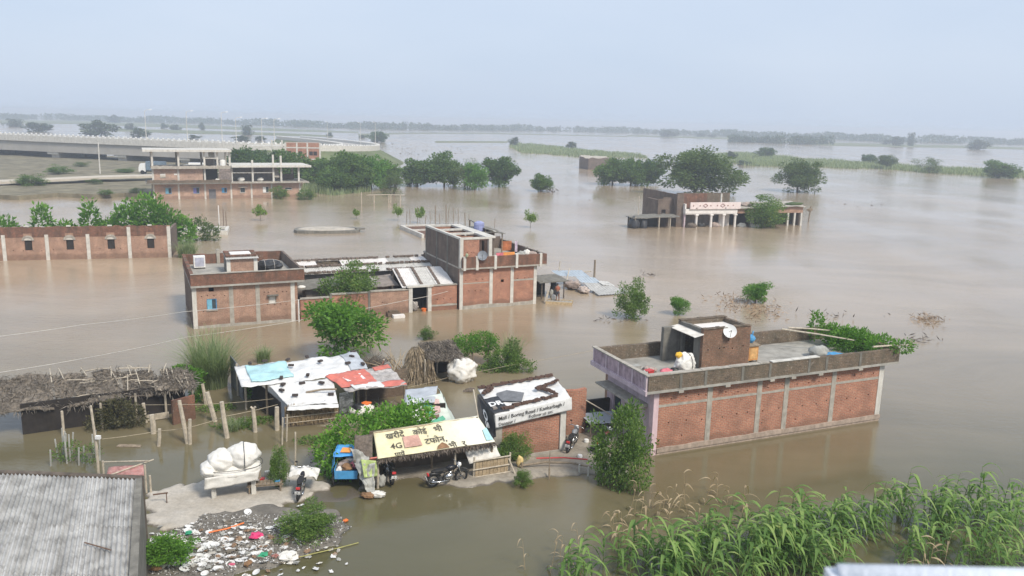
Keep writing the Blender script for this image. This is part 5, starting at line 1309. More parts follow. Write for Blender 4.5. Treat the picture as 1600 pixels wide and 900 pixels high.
# ---- red brick frame house beyond the trees
P = G(447, 274); bk = Frame(P, 14.0)
t = thing('brick_block', 'small red brick block with pale concrete frame beyond the mango trees', 'building', bk.o, bk.a)
s = MPP(bk.o); zt = HGT(bk.o, 223); BW = 53*s
m = MB(); m.box(0, BW, 0, 7, BED, zt); part(t, 'wall', m, BRICK)
for x in (0.1, BW*0.33, BW*0.63, BW-0.1):
    m = MB(); m.box(x-0.2, x+0.2, -0.06, 0.1, BED, zt+0.05); part(t, 'column', m, CONCL)
for z in (zt-1.2, zt-4.1):
    m = MB(); m.box(0, BW, -0.05, 0.1, z-0.15, z+0.15); part(t, 'beam', m, CONCL)
for k in range(4):
    m = MB(); x = BW*(0.06+0.31*min(k,2)) if k < 3 else BW*0.8; m.box(x, x+0.9, -0.03, 0.05, zt-3.1, zt-2.1); part(t, 'window', m, DARKIN)
t = thing('concrete_frame', 'bare concrete column frame beside the red brick block', 'building', bk.w(-9,1), bk.a)
m = MB(); m.box(-0.3, 8.6, 0, 5, zt-1.2, zt-0.85); part(t, 'slab', m, CONCL)
m = MB(); m.box(-0.3, 8.6, 0, 5, zt-3.1, zt-2.8); part(t, 'slab', m, CONCL)
for x in (0.2, 3.0, 5.7, 8.2):
    m = MB(); m.box(x-0.2, x+0.2, 0.1, 0.5, BED, zt+ (0.6 if x > 5 else -0.85)); part(t, 'column', m, CONCL)

# ---- white veranda house with brick wings
fh = Frame(G(1068, 355), 17.0)
t = thing('veranda_house', 'flooded house with white pillared veranda and brick upper walls', 'house', fh.o, fh.a)
m = MB(); m.box(0, 8.6, 2.6, 2.8, BED, 4.9); part(t, 'wall', m, BRICKD)
m = MB(); m.box(0.0, 0.22, 0.0, 2.6, BED, 2.0); part(t, 'wall', m, PINK)
m = MB(); m.box(0.0, 8.7, -0.35, 2.6, 1.95, 2.1); part(t, 'veranda_slab', m, WHITEW)
m = MB(); m.box(-0.05, 8.75, -0.4, -0.2, 2.1, 2.75); part(t, 'fascia', m, WHITEW)
m = MB(); m.box(-0.05, 0.15, -0.2, 2.6, 2.1, 3.5); part(t, 'fascia', m, WHITEW)
m = MB(); m.wall(0.6, 9.1, 2.75, 3.75, -0.62, -0.42, [(1.5,1.8,2.8,2.95),(6.4,6.7,2.8,2.95)]); po = part(t, 'balcony_panel', m, plain('pale_pink_plaster',(0.76,0.66,0.64),0.8,0.12,1.5,0.3,(0.5,0.4,0.36)))
for cx in (3.1, 6.0):
    m = MB(); pts = [(cx,-0.64,3.02),(cx+0.38,-0.64,3.28),(cx,-0.64,3.54),(cx-0.38,-0.64,3.28),(cx,-0.64,3.02)]
    for a, b2 in zip(pts, pts[1:]): m.beam(a, b2, 0.07)
    part(po, 'diamond_relief', m, REDP if False else plain('relief_brown',(0.35,0.2,0.18),0.8))
for cx in (1.1, 2.2, 4.0, 5.1, 6.9, 7.8):
    m = MB(); m.rbox((cx,-0.64,3.28),(0.16,0.05,0.16),(0,0.78,0)); part(po, 'stud_relief', m, MATS['relief_brown'])
for x in (2.0-0.1, 4.4, 6.5, 8.5):
    m = MB(); m.tube([(x,-0.25,BED),(x,-0.25,1.95)],0.19,10); m.box(x-0.26,x+0.26,-0.5,0.0,1.75,1.949); part(t, 'pillar', m, WHITEW)
m = MB(); m.box(6.6, 8.4, 1.2, 1.35, BED, 1.95); part(t, 'inner_wall', m, WHITEW)
m = MB(); m.box(0.3, 8.5, 2.45, 2.58, BED, 1.95); part(t, 'inner_wall', m, GREYW)
m = MB(); m.wall(-0.4, 4.0, 2.8, 4.95, 0.6, 0.8, jit=0.03, seed=2); part(t, 'upper_wall', m, BRICKM)
m = MB(); m.wall(4.0, 8.9, 3.0, 4.9, 2.3, 2.5, jit=0.03, seed=3); part(t, 'upper_wall', m, BRICKD)
m = MB(); m.box(6.0, 6.2, 0.0, 0.2, 2.7, 5.0); part(t, 'column', m, CONCL)
m = MB(); m.wall(0.5, 12, BED, 4.85, -1.1, -0.86, [(1.6,2.3,1.7,2.9)], axis='y', jit=0.04, seed=4); part(t, 'wall', m, BRICKG)
m = MB(); m.box(-2.6, -1.1, 2.0, 2.2, BED, 4.3); m.box(-3.4,-2.9,2.3,6,BED,3.9); part(t, 'wall', m, BRICKG)
m = MB(); m.wall(-3.6, -0.9, BED, 4.1, 1.6, 1.8, [(-3.0,-2.3,1.4,2.5)], jit=0.04); part(t, 'wall', m, BRICKG)
m = MB(); m.box(-1.1, 0.0, 0.4, 0.6, BED, 4.9); part(t, 'wall', m, BRICKG)
# brick wing to the side
t = thing('veranda_wing', 'low brick veranda wing with sagging roof joined to the white house', 'house', fh.w(8.9, 0.3), fh.a)
m = MB(); m.wall(0, 11.6, 2.0, 2.9, -0.5, -0.35, jit=0.03, seed=2); part(t, 'wall', m, BRICKP)
m = MB(); m.box(0, 11.6, 2.4, 2.6, BED, 2.9); part(t, 'wall', m, DARKIN)
m = MB(); m.patch([(-0.2,-0.9,2.9),(11.8,-0.9,3.05),(11.8,3.2,3.5),(-0.2,3.2,3.3)],20,8,0.12,0.9,0,3,0.1); part(t, 'roof', m, CONC)
for x in (2.6, 9.0, 10.2, 11.4):
    m = MB(); m.box(x-0.14,x+0.14,-0.55,-0.27,BED,1.99); part(t, 'post', m, CONCL)
m = MB(); m.box(11.2,11.5,0,2.3,BED,2.9); part(t, 'wall', m, BRICKG)
m = MB(); m.blob((0,0,0.2),(1.1,0.6,0.35),3,0.4); part(t, 'rubble_heap', m, RAGS, True).location = (2.2,0.5,3.05)
m = MB(); m.blob((0,0,0.1),(1.6,0.6,0.25),3,0.4); part(t, 'brush_heap', m, LEAF_OLIVE, True).location = (10.6,0.4,3.2)
m = MB(); m.box(-0.6,0.6,-0.3,0.3,-0.3,0.42); single('cement_block', m, CONCL, 'pale cement block in water before the veranda wing', 'block', fh.w(11.4,-1.2))
for i, (x, y, r, lab) in enumerate(((1.0,-0.6,0.55,'dark heap under the white veranda edge'),(3.3,0.6,0.5,'dark bundle between the first white pillars'),(5.4,0.3,0.5,'mixed bundle between the middle white pillars'),(9.6,-0.5,0.45,'grey bundle heap where veranda and wing meet'))):
    m = MB(); m.blob((0,0,r*0.3),(r*1.5,r,r),i+2,0.4,2); single('junk_heap', m, (BRUSHW,DARKM,RAGS,SACKG)[i], lab, 'heap', fh.w(x,y,0), smooth=True)
t = thing('water_shack', 'low dark shack on thin posts beside the veranda house', 'shack', fh.w(-6.0, 0.3), fh.a)
m = MB(); m.patch([(-2.6,-1.0,1.55),(4.6,-1.6,1.75),(4.6,1.6,1.9),(-2.6,1.6,1.6)],14,8,0.12,1.2,0.05,2,0.1); part(t, 'roof', m, CONCD)
for x, y in ((1.4,-1.3),(3.2,-1.3),(-2.2,-0.8),(-2.2,1.3),(4.3,1.3)):
    m = MB(); m.tube([(x,y,BED),(x,y,1.7)],0.09,6); part(t, 'post', m, WOODL)
m = MB(); m.box(-2.4,4.3,1.3,1.4,BED,1.6); part(t, 'back_wall', m, DARKIN)
m = MB(); m.blob((-2.0,-0.2,0.6),(0.9,0.9,1.0),3,0.3); m.box(-1.2,-0.3,-0.9,-0.8,BED,1.4); part(t, 'tarpaulin', m, TARPK, True)
P = G(997, 338); m = MB(); m.tube([(0,0,BED),(0,0,HGT(P,306))],0.07,6); single('pole', m, WOODL, 'thin pale pole beside the dark shack on posts', 'pole', P)
P = G(1262, 347); m = MB(); m.tube([(0,0,BED),(0.3,0,HGT(P,322))],0.1,6); m.blob((0.15,0,2.0),(0.5,0.2,0.25),2,0.3); single('pole', m, WOOD, 'dark crooked pole with a rag past the end of the veranda wing', 'pole', P)

# ---- broken wall in open water, drowned roof, raft of foundations
P = G(919, 265); t = thing('broken_wall', 'grey broken brick wall standing in open water behind mango trees', 'wall', P, R(8))
s = MPP(P)
m = MB(); m.wall(0, 46*s, BED, 18*s, 0, 0.3, jit=0.25, seed=3, step=1.4); part(t, 'wall', m, BRICKG)
m = MB(); m.wall(0.3, 14, BED, 17*s, 0.0, 0.3, axis='y', jit=0.2, seed=4, step=1.4); part(t, 'wall', m, BRICKG)
m = MB(); m.wall(0.3, 46*s, BED, 19*s, 13.7, 14.0, jit=0.2, seed=4, step=1.4); part(t, 'wall', m, CONCL)
P = G(511, 364); t = thing('drowned_roof', 'flat earthen roof barely above the flood in open water', 'roof', P, R(12))
m = MB(); n = 26; pts = []
for i in range(n):
    a = 2*math.pi*i/n; k = (abs(math.cos(a))**4 + abs(math.sin(a))**4) ** -0.25; pts.append((4.2*k*math.cos(a)+rnd.uniform(-.12,.12), 2.1*k*math.sin(a)+1.3+rnd.uniform(-.1,.1)))
m.prism(pts, BED, 0.38); part(t, 'wall', m, CONCD)
m = MB(); m.blob((0,1.3,0.3),(3.9,1.95,0.32),4,0.12,1.4,30,10); part(t, 'earth_top', m, plain('pale_earth',(0.45,0.41,0.35),0.95,0.25,1.5,0.4,(0.25,0.21,0.16)), True)
m = MB(); m.rbox((4.3,1.1,0.42),(1.2,0.7,0.2),(0.05,0,0.3)); part(t, 'fallen_edge', m, CONCD)
fo = Frame(G(660, 372), 25.0)
t = thing('foundation_platform', 'low brick foundation platform with pale kerb behind the tower house', 'foundation', fo.o, fo.a)
m = MB(); m.box(-0.1,0.25,0,9.5,BED,0.5); part(t, 'kerb', m, CONCL)
m = MB(); m.box(0.252,5,9.2,9.5,BED,0.5); part(t, 'kerb', m, CONCL)
m = MB(); m.box(0.252,5,4.5,4.8,BED,0.5); part(t, 'kerb', m, CONCL)
m = MB(); m.box(0.26,5,0,4.49,BED,0.3); m.box(0.26,5,4.81,9.19,BED,0.3); part(t, 'brick_fill', m, BRICKM)
rr = random.Random(2)
for i, (x, b2, top) in enumerate(((635,348,330),(641,349,327),(652,349,323),(672,350,330),(680,350,321),(687,350,334),(697,351,320),(700,350,327),(708,351,325),(716,351,326),(727,352,332),(733,352,335),(665,350,336),(773,357,341))):
    P = G(x, b2); m = MB(); h = HGT(P, top); m.tube([(0,0,BED),(rr.uniform(-.05,.05),0,h*0.5),(rr.uniform(-.1,.1),0,h)],0.045 if i not in (4,6,10) else 0.07,5)
    single('bamboo_pole', m, WOOD, 'thin upright pole standing in water behind the tower house', 'pole', P, group='thin poles behind the tower house')
t = thing('timber_rack', 'bare timber rack standing in water below the drooping shrub', 'rack', G(600, 306), 0)
o0 = G(600, 306)
m = MB(); A, B = G(573, 305, 1.3) , G(632, 305, 1.3); m.tube([A, A.lerp(B,0.5)+Vector((0,0,0.1)), B],0.09,6); part(t, 'rail', m, WOODL, world=True)
for px in (584, 607, 610, 625):
    Q = A.lerp(B, (px-573)/59); m = MB(); m.tube([(Q.x,Q.y,BED),(Q.x+0.05,Q.y,1.35)],0.1,6); part(t, 'post', m, WOODL, world=True)
P = G(565, 322); m = MB(); m.tube([(0,0,BED),(0,0,HGT(P,300))],0.08,6); single('pole', m, WOODL, 'pale pole alone in water near the timber rack', 'pole', P)

# ------------------------------------------------------------------ printed words (flat lettering on real cloth)
def text_mb(body, size, place, bold=0.0, step=None):
    """lettering as thin flat faces; place(x, y) puts a point of the page on the cloth"""
    cu = bpy.data.curves.new('lettering', 'FONT'); cu.body = body; cu.size = size; cu.resolution_u = 2; cu.offset = bold
    o = bpy.data.objects.new('lettering', cu); COL.objects.link(o)
    dg = bpy.context.evaluated_depsgraph_get(); me = bpy.data.meshes.new_from_object(o.evaluated_get(dg))
    vs = [v.co.copy() for v in me.vertices]; fs = [tuple(p.vertices) for p in me.polygons]
    bpy.data.objects.remove(o); bpy.data.curves.remove(cu); bpy.data.meshes.remove(me)
    m = MB()
    if vs: m.add([place(v.x, v.y) for v in vs], fs)
    w = max((v.x for v in vs), default=0)
    return m, w
def page(c, nudge=0.012):
    """maps (u, v) in 0..1 onto the sheet between four corners, slightly above it"""
    c = [Vector(q) for q in c]; nrm = (c[1]-c[0]).cross(c[3]-c[0]).normalized()
    return lambda u, v: (c[0]*(1-u)+c[1]*u)*(1-v) + (c[3]*(1-u)+c[2]*u)*v + nrm*nudge

# ---- cream banner awning
BANNER, nt, b, L = new_mat('cream_banner')
v = objcoord(nt); sp = nt.nodes.new('ShaderNodeSeparateXYZ'); L.new(v, sp.inputs[0])
wb_ = nt.nodes.new('ShaderNodeMath'); wb_.operation = 'MULTIPLY_ADD'; L.new(nz(nt, v, 1.1, 5, 0.65), wb_.inputs[0]); wb_.inputs[1].default_value = 2.6; L.new(sp.outputs['X'], wb_.inputs[2])
cc_ = ramp(nt, nz(nt, v, 2.5, 5, 0.6), [(0.3, (0.64, 0.57, 0.34)), (0.7, (0.74, 0.69, 0.47))]).outputs['Color']
mr_ = nt.nodes.new('ShaderNodeMapRange'); mr_.inputs['From Min'].default_value = 3.9; mr_.inputs['From Max'].default_value = 5.9; L.new(wb_.outputs[0], mr_.inputs['Value'])
cc_ = mixc(nt, mr_.outputs[0], cc_, (0.78, 0.77, 0.66))
cc_ = mixc(nt, ramp(nt, nz(nt, v, 4.5, 6, 0.75), [(0.58, (0, 0, 0)), (0.75, (0.55, 0.55, 0.55))]).outputs['Color'], cc_, (0.34, 0.29, 0.19))
L.new(cc_, b.inputs['Base Color']); b.inputs['Roughness'].default_value = 0.6; bump(nt, nz(nt, v, 5, 4, 0.6), b, 0.4, 0.03)
aw = Frame(G(590, 763), 23.5)
t = thing('banner_awning', 'cream printed banner stretched as awning roof over parked motorbikes', 'awning', aw.o, aw.a)
AC = [(-0.05,-0.28,1.42),(5.12,-0.22,1.42),(4.85,1.25,2.12),(0.1,1.05,2.06)]
m = MB(); m.patch(AC, 50, 20, 0.022, 1.3, 0.03, 2, 0.012); bo = part(t, 'banner', m, BANNER, True)
pg = page(AC, 0.045)
W5, D5 = 5.1, 1.5
def put(txt, u0, v0, size, mat, name='lettering', bold=0.004):
    m, w = text_mb(txt, size, lambda x, y: pg(u0 + x/W5, v0 + y/D5), bold)
    if m.v: part(bo, name, m, mat)
    return w
INKB = plain('banner_ink', (0.085, 0.07, 0.05), 0.6, 0.3, 6, 0.2, (0.3, 0.27, 0.16))
put('खरीदें', 0.10, 0.64, 0.42, INKB); put('कोई', 0.345, 0.64, 0.42, INKB); put('भी', 0.535, 0.64, 0.42, INKB)
put('4G', 0.12, 0.25, 0.42, INKB); put('टफोन,', 0.42, 0.25, 0.42, INKB)
m, w = text_mb('र', 0.2, lambda x, y: pg(0.452 + x/W5, 0.47 + y/D5)); part(bo, 'lettering', m, INKB)
put('पायें', 0.14, -0.03, 0.3, INKB); put('भी', 0.60, 0.0, 0.36, INKB); put('रु', 0.72, 0.0, 0.36, INKB)
m = MB(); m.add([pg(u, v) + Vector((0,0,0.012)) for u, v in ((0.235,0.22),(0.385,0.22),(0.38,0.62),(0.24,0.62))], [(0,1,2,3)]); part(bo, 'red_patch', m, plain('washed_red', (0.52,0.30,0.24), 0.7, 0.3, 5, 0.5, (0.62,0.5,0.4)))
m = MB(); m.add([pg(u, v) + Vector((0,0,0.012)) for u, v in ((0.49,-0.0),(0.60,0.0),(0.585,0.14),(0.555,0.22),(0.51,0.12))], [(0,1,2,3,4)]); part(bo, 'brown_patch', m, CARD)
m = MB(); m.add([pg(u, v) + Vector((0,0,0.014)) for u, v in ((0.93,0.05),(0.99,0.05),(1.0,0.5),(0.955,0.45))], [(0,1,2,3)]); part(bo, 'blue_print', m, TARPC)
# ragged dark straw edge under the banner, poles, back fence
rng = np.random.default_rng(3)
bx = rng.uniform(0.0, 5.1, 900); bs = np.stack([bx, rng.uniform(-0.33,-0.18,900), 1.42 - rng.uniform(0,0.08,900)], 1)
ax_ = np.stack([rng.normal(0,0.4,900), rng.normal(-0.3,0.4,900), rng.uniform(-1.2,-0.2,900)], 1)
part(t, 'straw_fringe', quads_mesh('straw_fringe', leaves(rng, bs, ax_, 0.2, 0.25), BRUSHW), None)['kind'] = 'stuff'
for (x, y, h, r, mt) in ((0.0,0.0,1.42,0.05,WOODL),(3.35,-0.02,1.5,0.05,WOODL),(2.6,0.85,1.9,0.05,WOOD),(5.05,0.0,1.5,0.05,WOOD),(0.15,0.95,2.0,0.05,WOOD),(4.8,1.15,2.1,0.05,WOOD)):
    m = MB(); m.tube([(x,y,-0.2),(x+0.02,y,h*0.5),(x,y,h)],r,7); part(t, 'post', m, mt)
for (a, b2) in (((0.0,-0.2,1.38),(5.1,-0.16,1.38)),((0.1,1.0,2.02),(4.85,1.2,2.06))):
    m = MB(); m.tube([a, b2],0.04,6); part(t, 'rail', m, BAMB)
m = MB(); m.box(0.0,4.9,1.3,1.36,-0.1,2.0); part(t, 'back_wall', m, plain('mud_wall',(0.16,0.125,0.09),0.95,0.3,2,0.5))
# hanging sacking and rubbish at its side
t2 = thing('hanging_sacking', 'torn printed sacking hanging at the side of the cream awning', 'sacking', aw.w(-0.2,0.1), aw.a)
m = MB(); m.patch([(-0.35,-0.75,0.02),(-0.05,-0.7,0.02),(0.02,-0.2,1.38),(-0.85,0.35,1.75)],30,34,0.26,2.4,0.1,4,0.02); part(t2, 'sheet', m, SACKG, True)
m = MB(); m.patch([(-0.45,-0.52,0.75),(0.12,-0.52,0.75),(0.1,-0.3,1.3),(-0.5,-0.15,1.4)],12,10,0.14,2.5,0.1,6,0.02); part(t2, 'lime_banner', m, LIMEC, True)
m = MB(); m.patch([(-0.75,0.1,1.2),(-0.02,-0.2,1.15),(0.2,0.7,2.12),(-0.5,0.9,2.0)],14,12,0.15,1.8,0,8,0.04); part(t2, 'dark_thatch', m, BRUSHW, True)
m = MB(); m.rbox((-0.02,-0.22,1.36),(0.3,0.05,0.25),(0.7,0.1,0.2)); part(t2, 'red_patch', m, TARPR)
for i, (x, y, r, mt, lab) in enumerate(((-0.2,-0.75,(0.3,0.2,0.12),SACKW,'white plastic litter heap at the foot of the hanging sacking'),(-0.55,-0.7,(0.3,0.22,0.1),CARD,'brown litter heap at the foot of the hanging sacking'),(0.18,0.15,(0.2,0.18,0.3),SACKG,'grey sack standing behind the awning post'))):
    m = MB(); m.blob((0,0,r[2]*0.5), r, i+3, 0.5, 2.4); single('litter_heap', m, mt, lab, 'litter', aw.w(x,y,0.06), smooth=True)
# vines over the low roof behind
t = thing('vine_roof', 'bright leafy vines covering a low roof behind the cream awning', 'creeper', aw.w(0.3, 2.3), aw.a)
part(t, 'foliage', leafmass(21, [(-0.6,0.2,1.5,1.3,0.9,1.0),(0.8,0.2,1.8,1.2,0.9,0.8),(2.0,0.3,1.9,1.05,0.8,0.75),(1.3,-0.5,2.1,1.2,0.4,0.35),(-1.7,0.1,0.8,0.8,0.8,0.9),(-0.3,-0.7,1.0,1.0,0.5,0.9),(-1.5,-0.8,0.5,0.7,0.6,0.7),(0.9,-0.7,1.75,1.4,0.4,0.4)], 8500, 0.15, leafmat('leaf_vine',(0.05,0.14,0.02),(0.2,0.4,0.055),0.4,(0.3,0.42,0.08)), 0.6), None)
m = MB(); m.box(-1.6,2.4,-0.5,0.8,-0.2,0.9); part(t, 'frame', m, DARKIN)

# ---- brick shop under a white printed banner
sh = Frame(G(780, 722), 23.5)
t = thing('brick_shop', 'small brick shop roofed with a white printed banner and clay tiles', 'shop', sh.o, sh.a)
m = MB(); m.wall(0.12, 2.95, -0.2, 1.85, 0.0, 0.2); part(t, 'wall', m, BRICK)
m = MB(); m.wall(0.2, 2.2, -0.2, 2.5, -0.25, -0.05, axis='y'); part(t, 'wall', m, GREYW)
m = MB(); m.wall(-0.05, 3.3, -0.2, 2.55, 2.0, 2.2); part(t, 'wall', m, BRICKD)
m = MB(); m.wall(1.5, 2.2, -0.2, 2.5, 3.1, 3.3, axis='y'); part(t, 'wall', m, BRICKD)
m = MB(); m.box(-0.28,0.1,-0.03,0.25,-0.2,2.2); part(t, 'column', m, CONC)
m = MB(); m.box(2.98,3.26,-0.06,0.22,-0.2,2.45); part(t, 'column', m, CONCL)
m = MB(); m.wall(0.1, 3.3, -0.2, 0.2, -0.12, -0.02, jit=0.03, seed=2); part(t, 'plinth_band', m, CONC)
m = MB(); m.box(2.35,2.95,0.25,0.3,0.2,2.1); part(t, 'inner_wall', m, DARKIN)
RC = [(-0.35,-0.12,2.32),(3.45,-0.12,2.68),(3.75,2.3,2.92),(-0.2,2.3,2.72)]
m = MB(); m.patch(RC, 44, 28, 0.06, 1.5, 0.05, 3, 0.015); ro = part(t, 'roof_banner', m, TARPW, True)
pr = page(RC, 0.05)
m = MB(); m.add([pr(u, v) for u, v in ((0.14,0.40),(0.30,0.30),(0.40,0.22),(0.50,0.52),(0.32,0.74),(0.18,0.70))], [(0,1,2,3,4,5)]); part(ro, 'grey_print', m, plain('grey_print',(0.16,0.165,0.175),0.6,0.3,3,0.3,(0.3,0.3,0.3)))
FC = [(-0.30,-0.20,1.72),(3.46,-0.22,2.12),(3.46,-0.16,2.70),(-0.36,-0.15,2.33)]
m = MB(); m.patch(FC, 40, 10, 0.03, 1.8, 0, 5, 0.012); vo = part(t, 'banner_valance', m, TARPW, True)
pv = page(FC, 0.045)
def putv(txt, u0, v0, size, mat=INK, bold=0.003):
    m, w = text_mb(txt, size, lambda x, y: pv(u0 + x/3.78, v0 + y/0.6), bold)
    if m.v: part(vo, 'lettering', m, mat)
putv('Mall / Boring Road / Kankarbagh /', 0.05, 0.52, 0.235); putv('Danapur /', 0.04, 0.12, 0.2); putv('Follow us on:', 0.43, 0.16, 0.22)
KC = [(-0.62,-0.2,1.25),(-0.29,-0.28,1.35),(-0.34,-0.2,2.36),(-0.42,1.6,2.62)]
m = MB(); m.patch(KC, 14, 16, 0.05, 1.8, 0, 7, 0.012); ko = part(t, 'black_banner', m, TARPK, True)
BC = [(-0.36,-0.10,2.36),(0.42,-0.10,2.43),(0.40,1.25,2.66),(-0.32,1.25,2.58)]
m = MB(); m.patch(BC, 12, 14, 0.03, 1.8, 0, 9, 0.012); k2 = part(t, 'black_banner', m, TARPK, True)
pk = page(BC, 0.06)
def puta(txt, f, size, par):
    m, w = text_mb(txt, size, f, 0.02); 
    if m.v: part(par, 'lettering', m, INKW)
puta('DR', lambda x, y: pk(0.05 + x/0.8, 0.40 + y/1.4), 0.5, k2)
pk2 = page(KC, 0.06); puta('OS', lambda x, y: pk2(0.1 + y/0.6*0.5, 0.75 - x/1.3), 0.5, ko)
def tiles(parent, p0, p1, n, seed, s=(0.2,0.16,0.09), mat=TILE, off=0.05):
    """a line of half round clay tiles laid as weights"""
    r2 = random.Random(seed); p0, p1 = Vector(p0), Vector(p1)
    key = MB()
    for i in range(7):
        a = math.pi*i/6
        for y in (-s[1]/2, s[1]/2): key.v.append((math.cos(a)*s[0]/2, y*(1.1 if y > 0 else 0.95), math.sin(a)*s[2]))
    key.f = [(2*i, 2*i+1, 2*i+3, 2*i+2) for i in range(6)] + [tuple(range(0,14,2)), tuple(range(1,14,2))[::-1], (0,12,13,1)]
    key.mi = [0]*len(key.f); me = key.mesh('tile', [mat])
    for i in range(n):
        o = link('tile', me); o.parent = parent
        q = p0.lerp(p1, (i+0.5)/n) + Vector((r2.uniform(-.03,.03), r2.uniform(-.04,.04), off + r2.uniform(0,.03)))
        o.location = q; o.rotation_euler = (r2.uniform(-.2,.2), r2.uniform(-.2,.2), math.atan2(p1.y-p0.y, p1.x-p0.x) + 1.57 + r2.uniform(-.35,.35)); o.scale = (r2.uniform(.85,1.25), r2.uniform(.85,1.3), r2.uniform(.9,1.4))
tiles(t, (-0.15,2.2,2.72), (3.6,2.25,2.92), 26, 1); tiles(t, (0.1,0.12,2.37), (2.95,0.25,2.66), 20, 2); tiles(t, (2.95,0.3,2.68), (2.55,1.1,2.76), 6, 3); tiles(t, (2.3,1.15,2.76), (3.6,1.55,2.88), 10, 4); tiles(t, (-0.25,1.5,2.64), (0.25,2.0,2.72), 8, 5); tiles(t, (0.1,1.75,2.68), (0.35,1.95,2.72), 3, 6)
for (a, b2) in (((-0.45,2.2,2.75),(-0.95,-0.45,1.0)),):
    m = MB(); m.tube([a, b2],0.035,6); part(t, 'bamboo', m, WOODL)
# brick pier wall and grey panel between the shop and the pink building
t = thing('brick_pier', 'tall rough brick pier wall between shop and pink fronted building', 'wall', sh.w(4.15, 1.6), sh.a)
m = MB(); m.wall(0, 1.05, -0.2, 2.35, 0, 0.25, jit=0.03, seed=3, step=0.25); part(t, 'wall', m, BRICK)
m = MB(); m.wall(1.05, 3.2, -0.2, 1.5, 0.6, 0.75); part(t, 'panel', m, DARKIN)
m = MB(); m.tube([(0.85,-0.3,1.9),(2.3,-0.9,1.0)],0.03,6); part(t, 'pole', m, WOODL)
m = MB(); m.patch([(1.0,-0.6,0.75),(2.6,-0.8,0.75),(2.7,0.2,0.95),(0.9,0.3,1.0)],10,8,0.06,2,0.06,3,0.02); part(t, 'sheet', m, TARPG)
for (x, y) in ((1.05,-0.55),(2.5,-0.7)):
    m = MB(); m.tube([(x,y,-0.2),(x,y,0.78)],0.04,6); part(t, 'post', m, WOOD)

# ---- bamboo screen, bench, plank rails
t = thing('bamboo_screen', 'low screen of upright bamboo slats beside the brick shop', 'screen', aw.w(4.05,-0.55), aw.a+R(-3))
for i in range(9):
    m = MB(); x = 0.05 + i*0.165; m.box(x, x+0.15, -0.01+0.01*(i % 2), 0.02+0.01*(i % 2), 0.1, 0.84+rnd.uniform(-.03,.03)); part(t, 'slat', m, BAMB)
for z in (0.12, 0.46, 0.85):
    m = MB(); m.tube([(-0.08,-0.05,z-0.03),(1.62,-0.05,z+0.03)],0.032,6); part(t, 'rail', m, WOODL)
for x in (-0.02, 1.6):
    m = MB(); m.tube([(x,0.05,-0.1),(x+0.02,0.0,1.0)],0.04,6); part(t, 'post', m, WOODL)
m = MB(); m.tube([(1.55,0.02,0.75),(1.8,-0.3,0.0)],0.035,6); part(t, 'brace', m, WOODL)
m = MB(); m.patch([(-0.1,0.35,0.55),(1.3,0.4,0.7),(1.2,0.75,1.15),(-0.2,0.7,1.05)],12,8,0.12,2.2,0.08,4,0.015); part(t, 'cloth_cover', m, SACKW, True)
o0 = G(388, 776)
t = thing('slat_bench', 'low slatted timber bench on the cement bank beside tied bundles', 'bench', (o0.x, o0.y, 0.08), R(14))
for i in range(9):
    m = MB(); x = -0.02 + i*0.15; m.box(x, x+0.13, 0.0, 0.42+rnd.uniform(-.03,.03), 0.36, 0.39+rnd.uniform(0,.012)); part(t, 'slat', m, WOOD)
for y in (0.05, 0.37):
    m = MB(); m.box(-0.05, 1.36, y-0.025, y+0.025, 0.29, 0.355); part(t, 'rail', m, WOOD)
for x in (0.05, 1.25):
    for y in (0.06, 0.36):
        m = MB(); m.box(x-0.03, x+0.03, y-0.03, y+0.03, -0.05, 0.288); part(t, 'leg', m, WOOD)
m = MB(); m.box(-0.1,0.1,-0.06,0.06,0,0.05); single('folded_cloth', m, BLUEP, 'small blue packet lying on the slatted bench', 'packet', (o0.x+1.05,o0.y+0.45,0.48), 0.4)

# ---- bundle of white sacking on its stand
P = G(366, 776); t = thing('tied_bundle', 'huge white sacking bundle tied with cord on a timber stand', 'bundle', (P.x, P.y, 0.05), R(20))
for (x, y) in ((-0.75,-0.1),(0.75,-0.1),(-0.75,0.7),(0.75,0.7)):
    m = MB(); m.box(x-0.09, x+0.09, y-0.09, y+0.09, -0.15, 0.72); part(t, 'brick_leg', m, CONCL)
m = MB(); m.box(-1.05,1.05,-0.3,0.9,0.722,0.78); part(t, 'platform', m, WOOD)
m = MB(); m.blob((0,0.3,1.02),(1.15,0.75,0.34),5,0.14,1.6,60,36,None,0.02); m.patch([(-1.1,-0.42,0.55),(0.9,-0.42,0.72),(1.0,-0.38,1.1),(-1.05,-0.40,1.05)],16,8,0.08,2,0,4,0.02); part(t, 'sacking', m, SACKW, True)
m = MB(); m.blob((-0.38,0.3,1.42),(0.62,0.62,0.44),7,0.14,1.6,50,34,None,0.025); part(t, 'sacking', m, SACKW, True)
m = MB(); m.blob((0.42,0.3,1.55),(0.66,0.66,0.5),12,0.14,1.6,50,34,None,0.025); part(t, 'sacking', m, SACKW, True)
m = MB(); m.blob((-0.9,0.1,1.2),(0.34,0.45,0.34),14,0.16,1.6,40,26,None,0.025); part(t, 'sacking', m, SACKW, True)
for of in (0.45,):
    s = MB(); s.tube([(of, 0.3+0.74*math.cos(a), 1.42+0.66*math.sin(a)) for a in [i*2*math.pi/24 for i in range(25)]],0.014,5,False); part(t, 'cord', s, DARKM)
s = MB(); s.tube([(1.16*math.cos(a), 0.3+0.76*math.sin(a), 1.22+0.03*math.sin(3*a)) for a in [i*2*math.pi/28 for i in range(29)]],0.013,5,False); part(t, 'cord', s, DARKM)
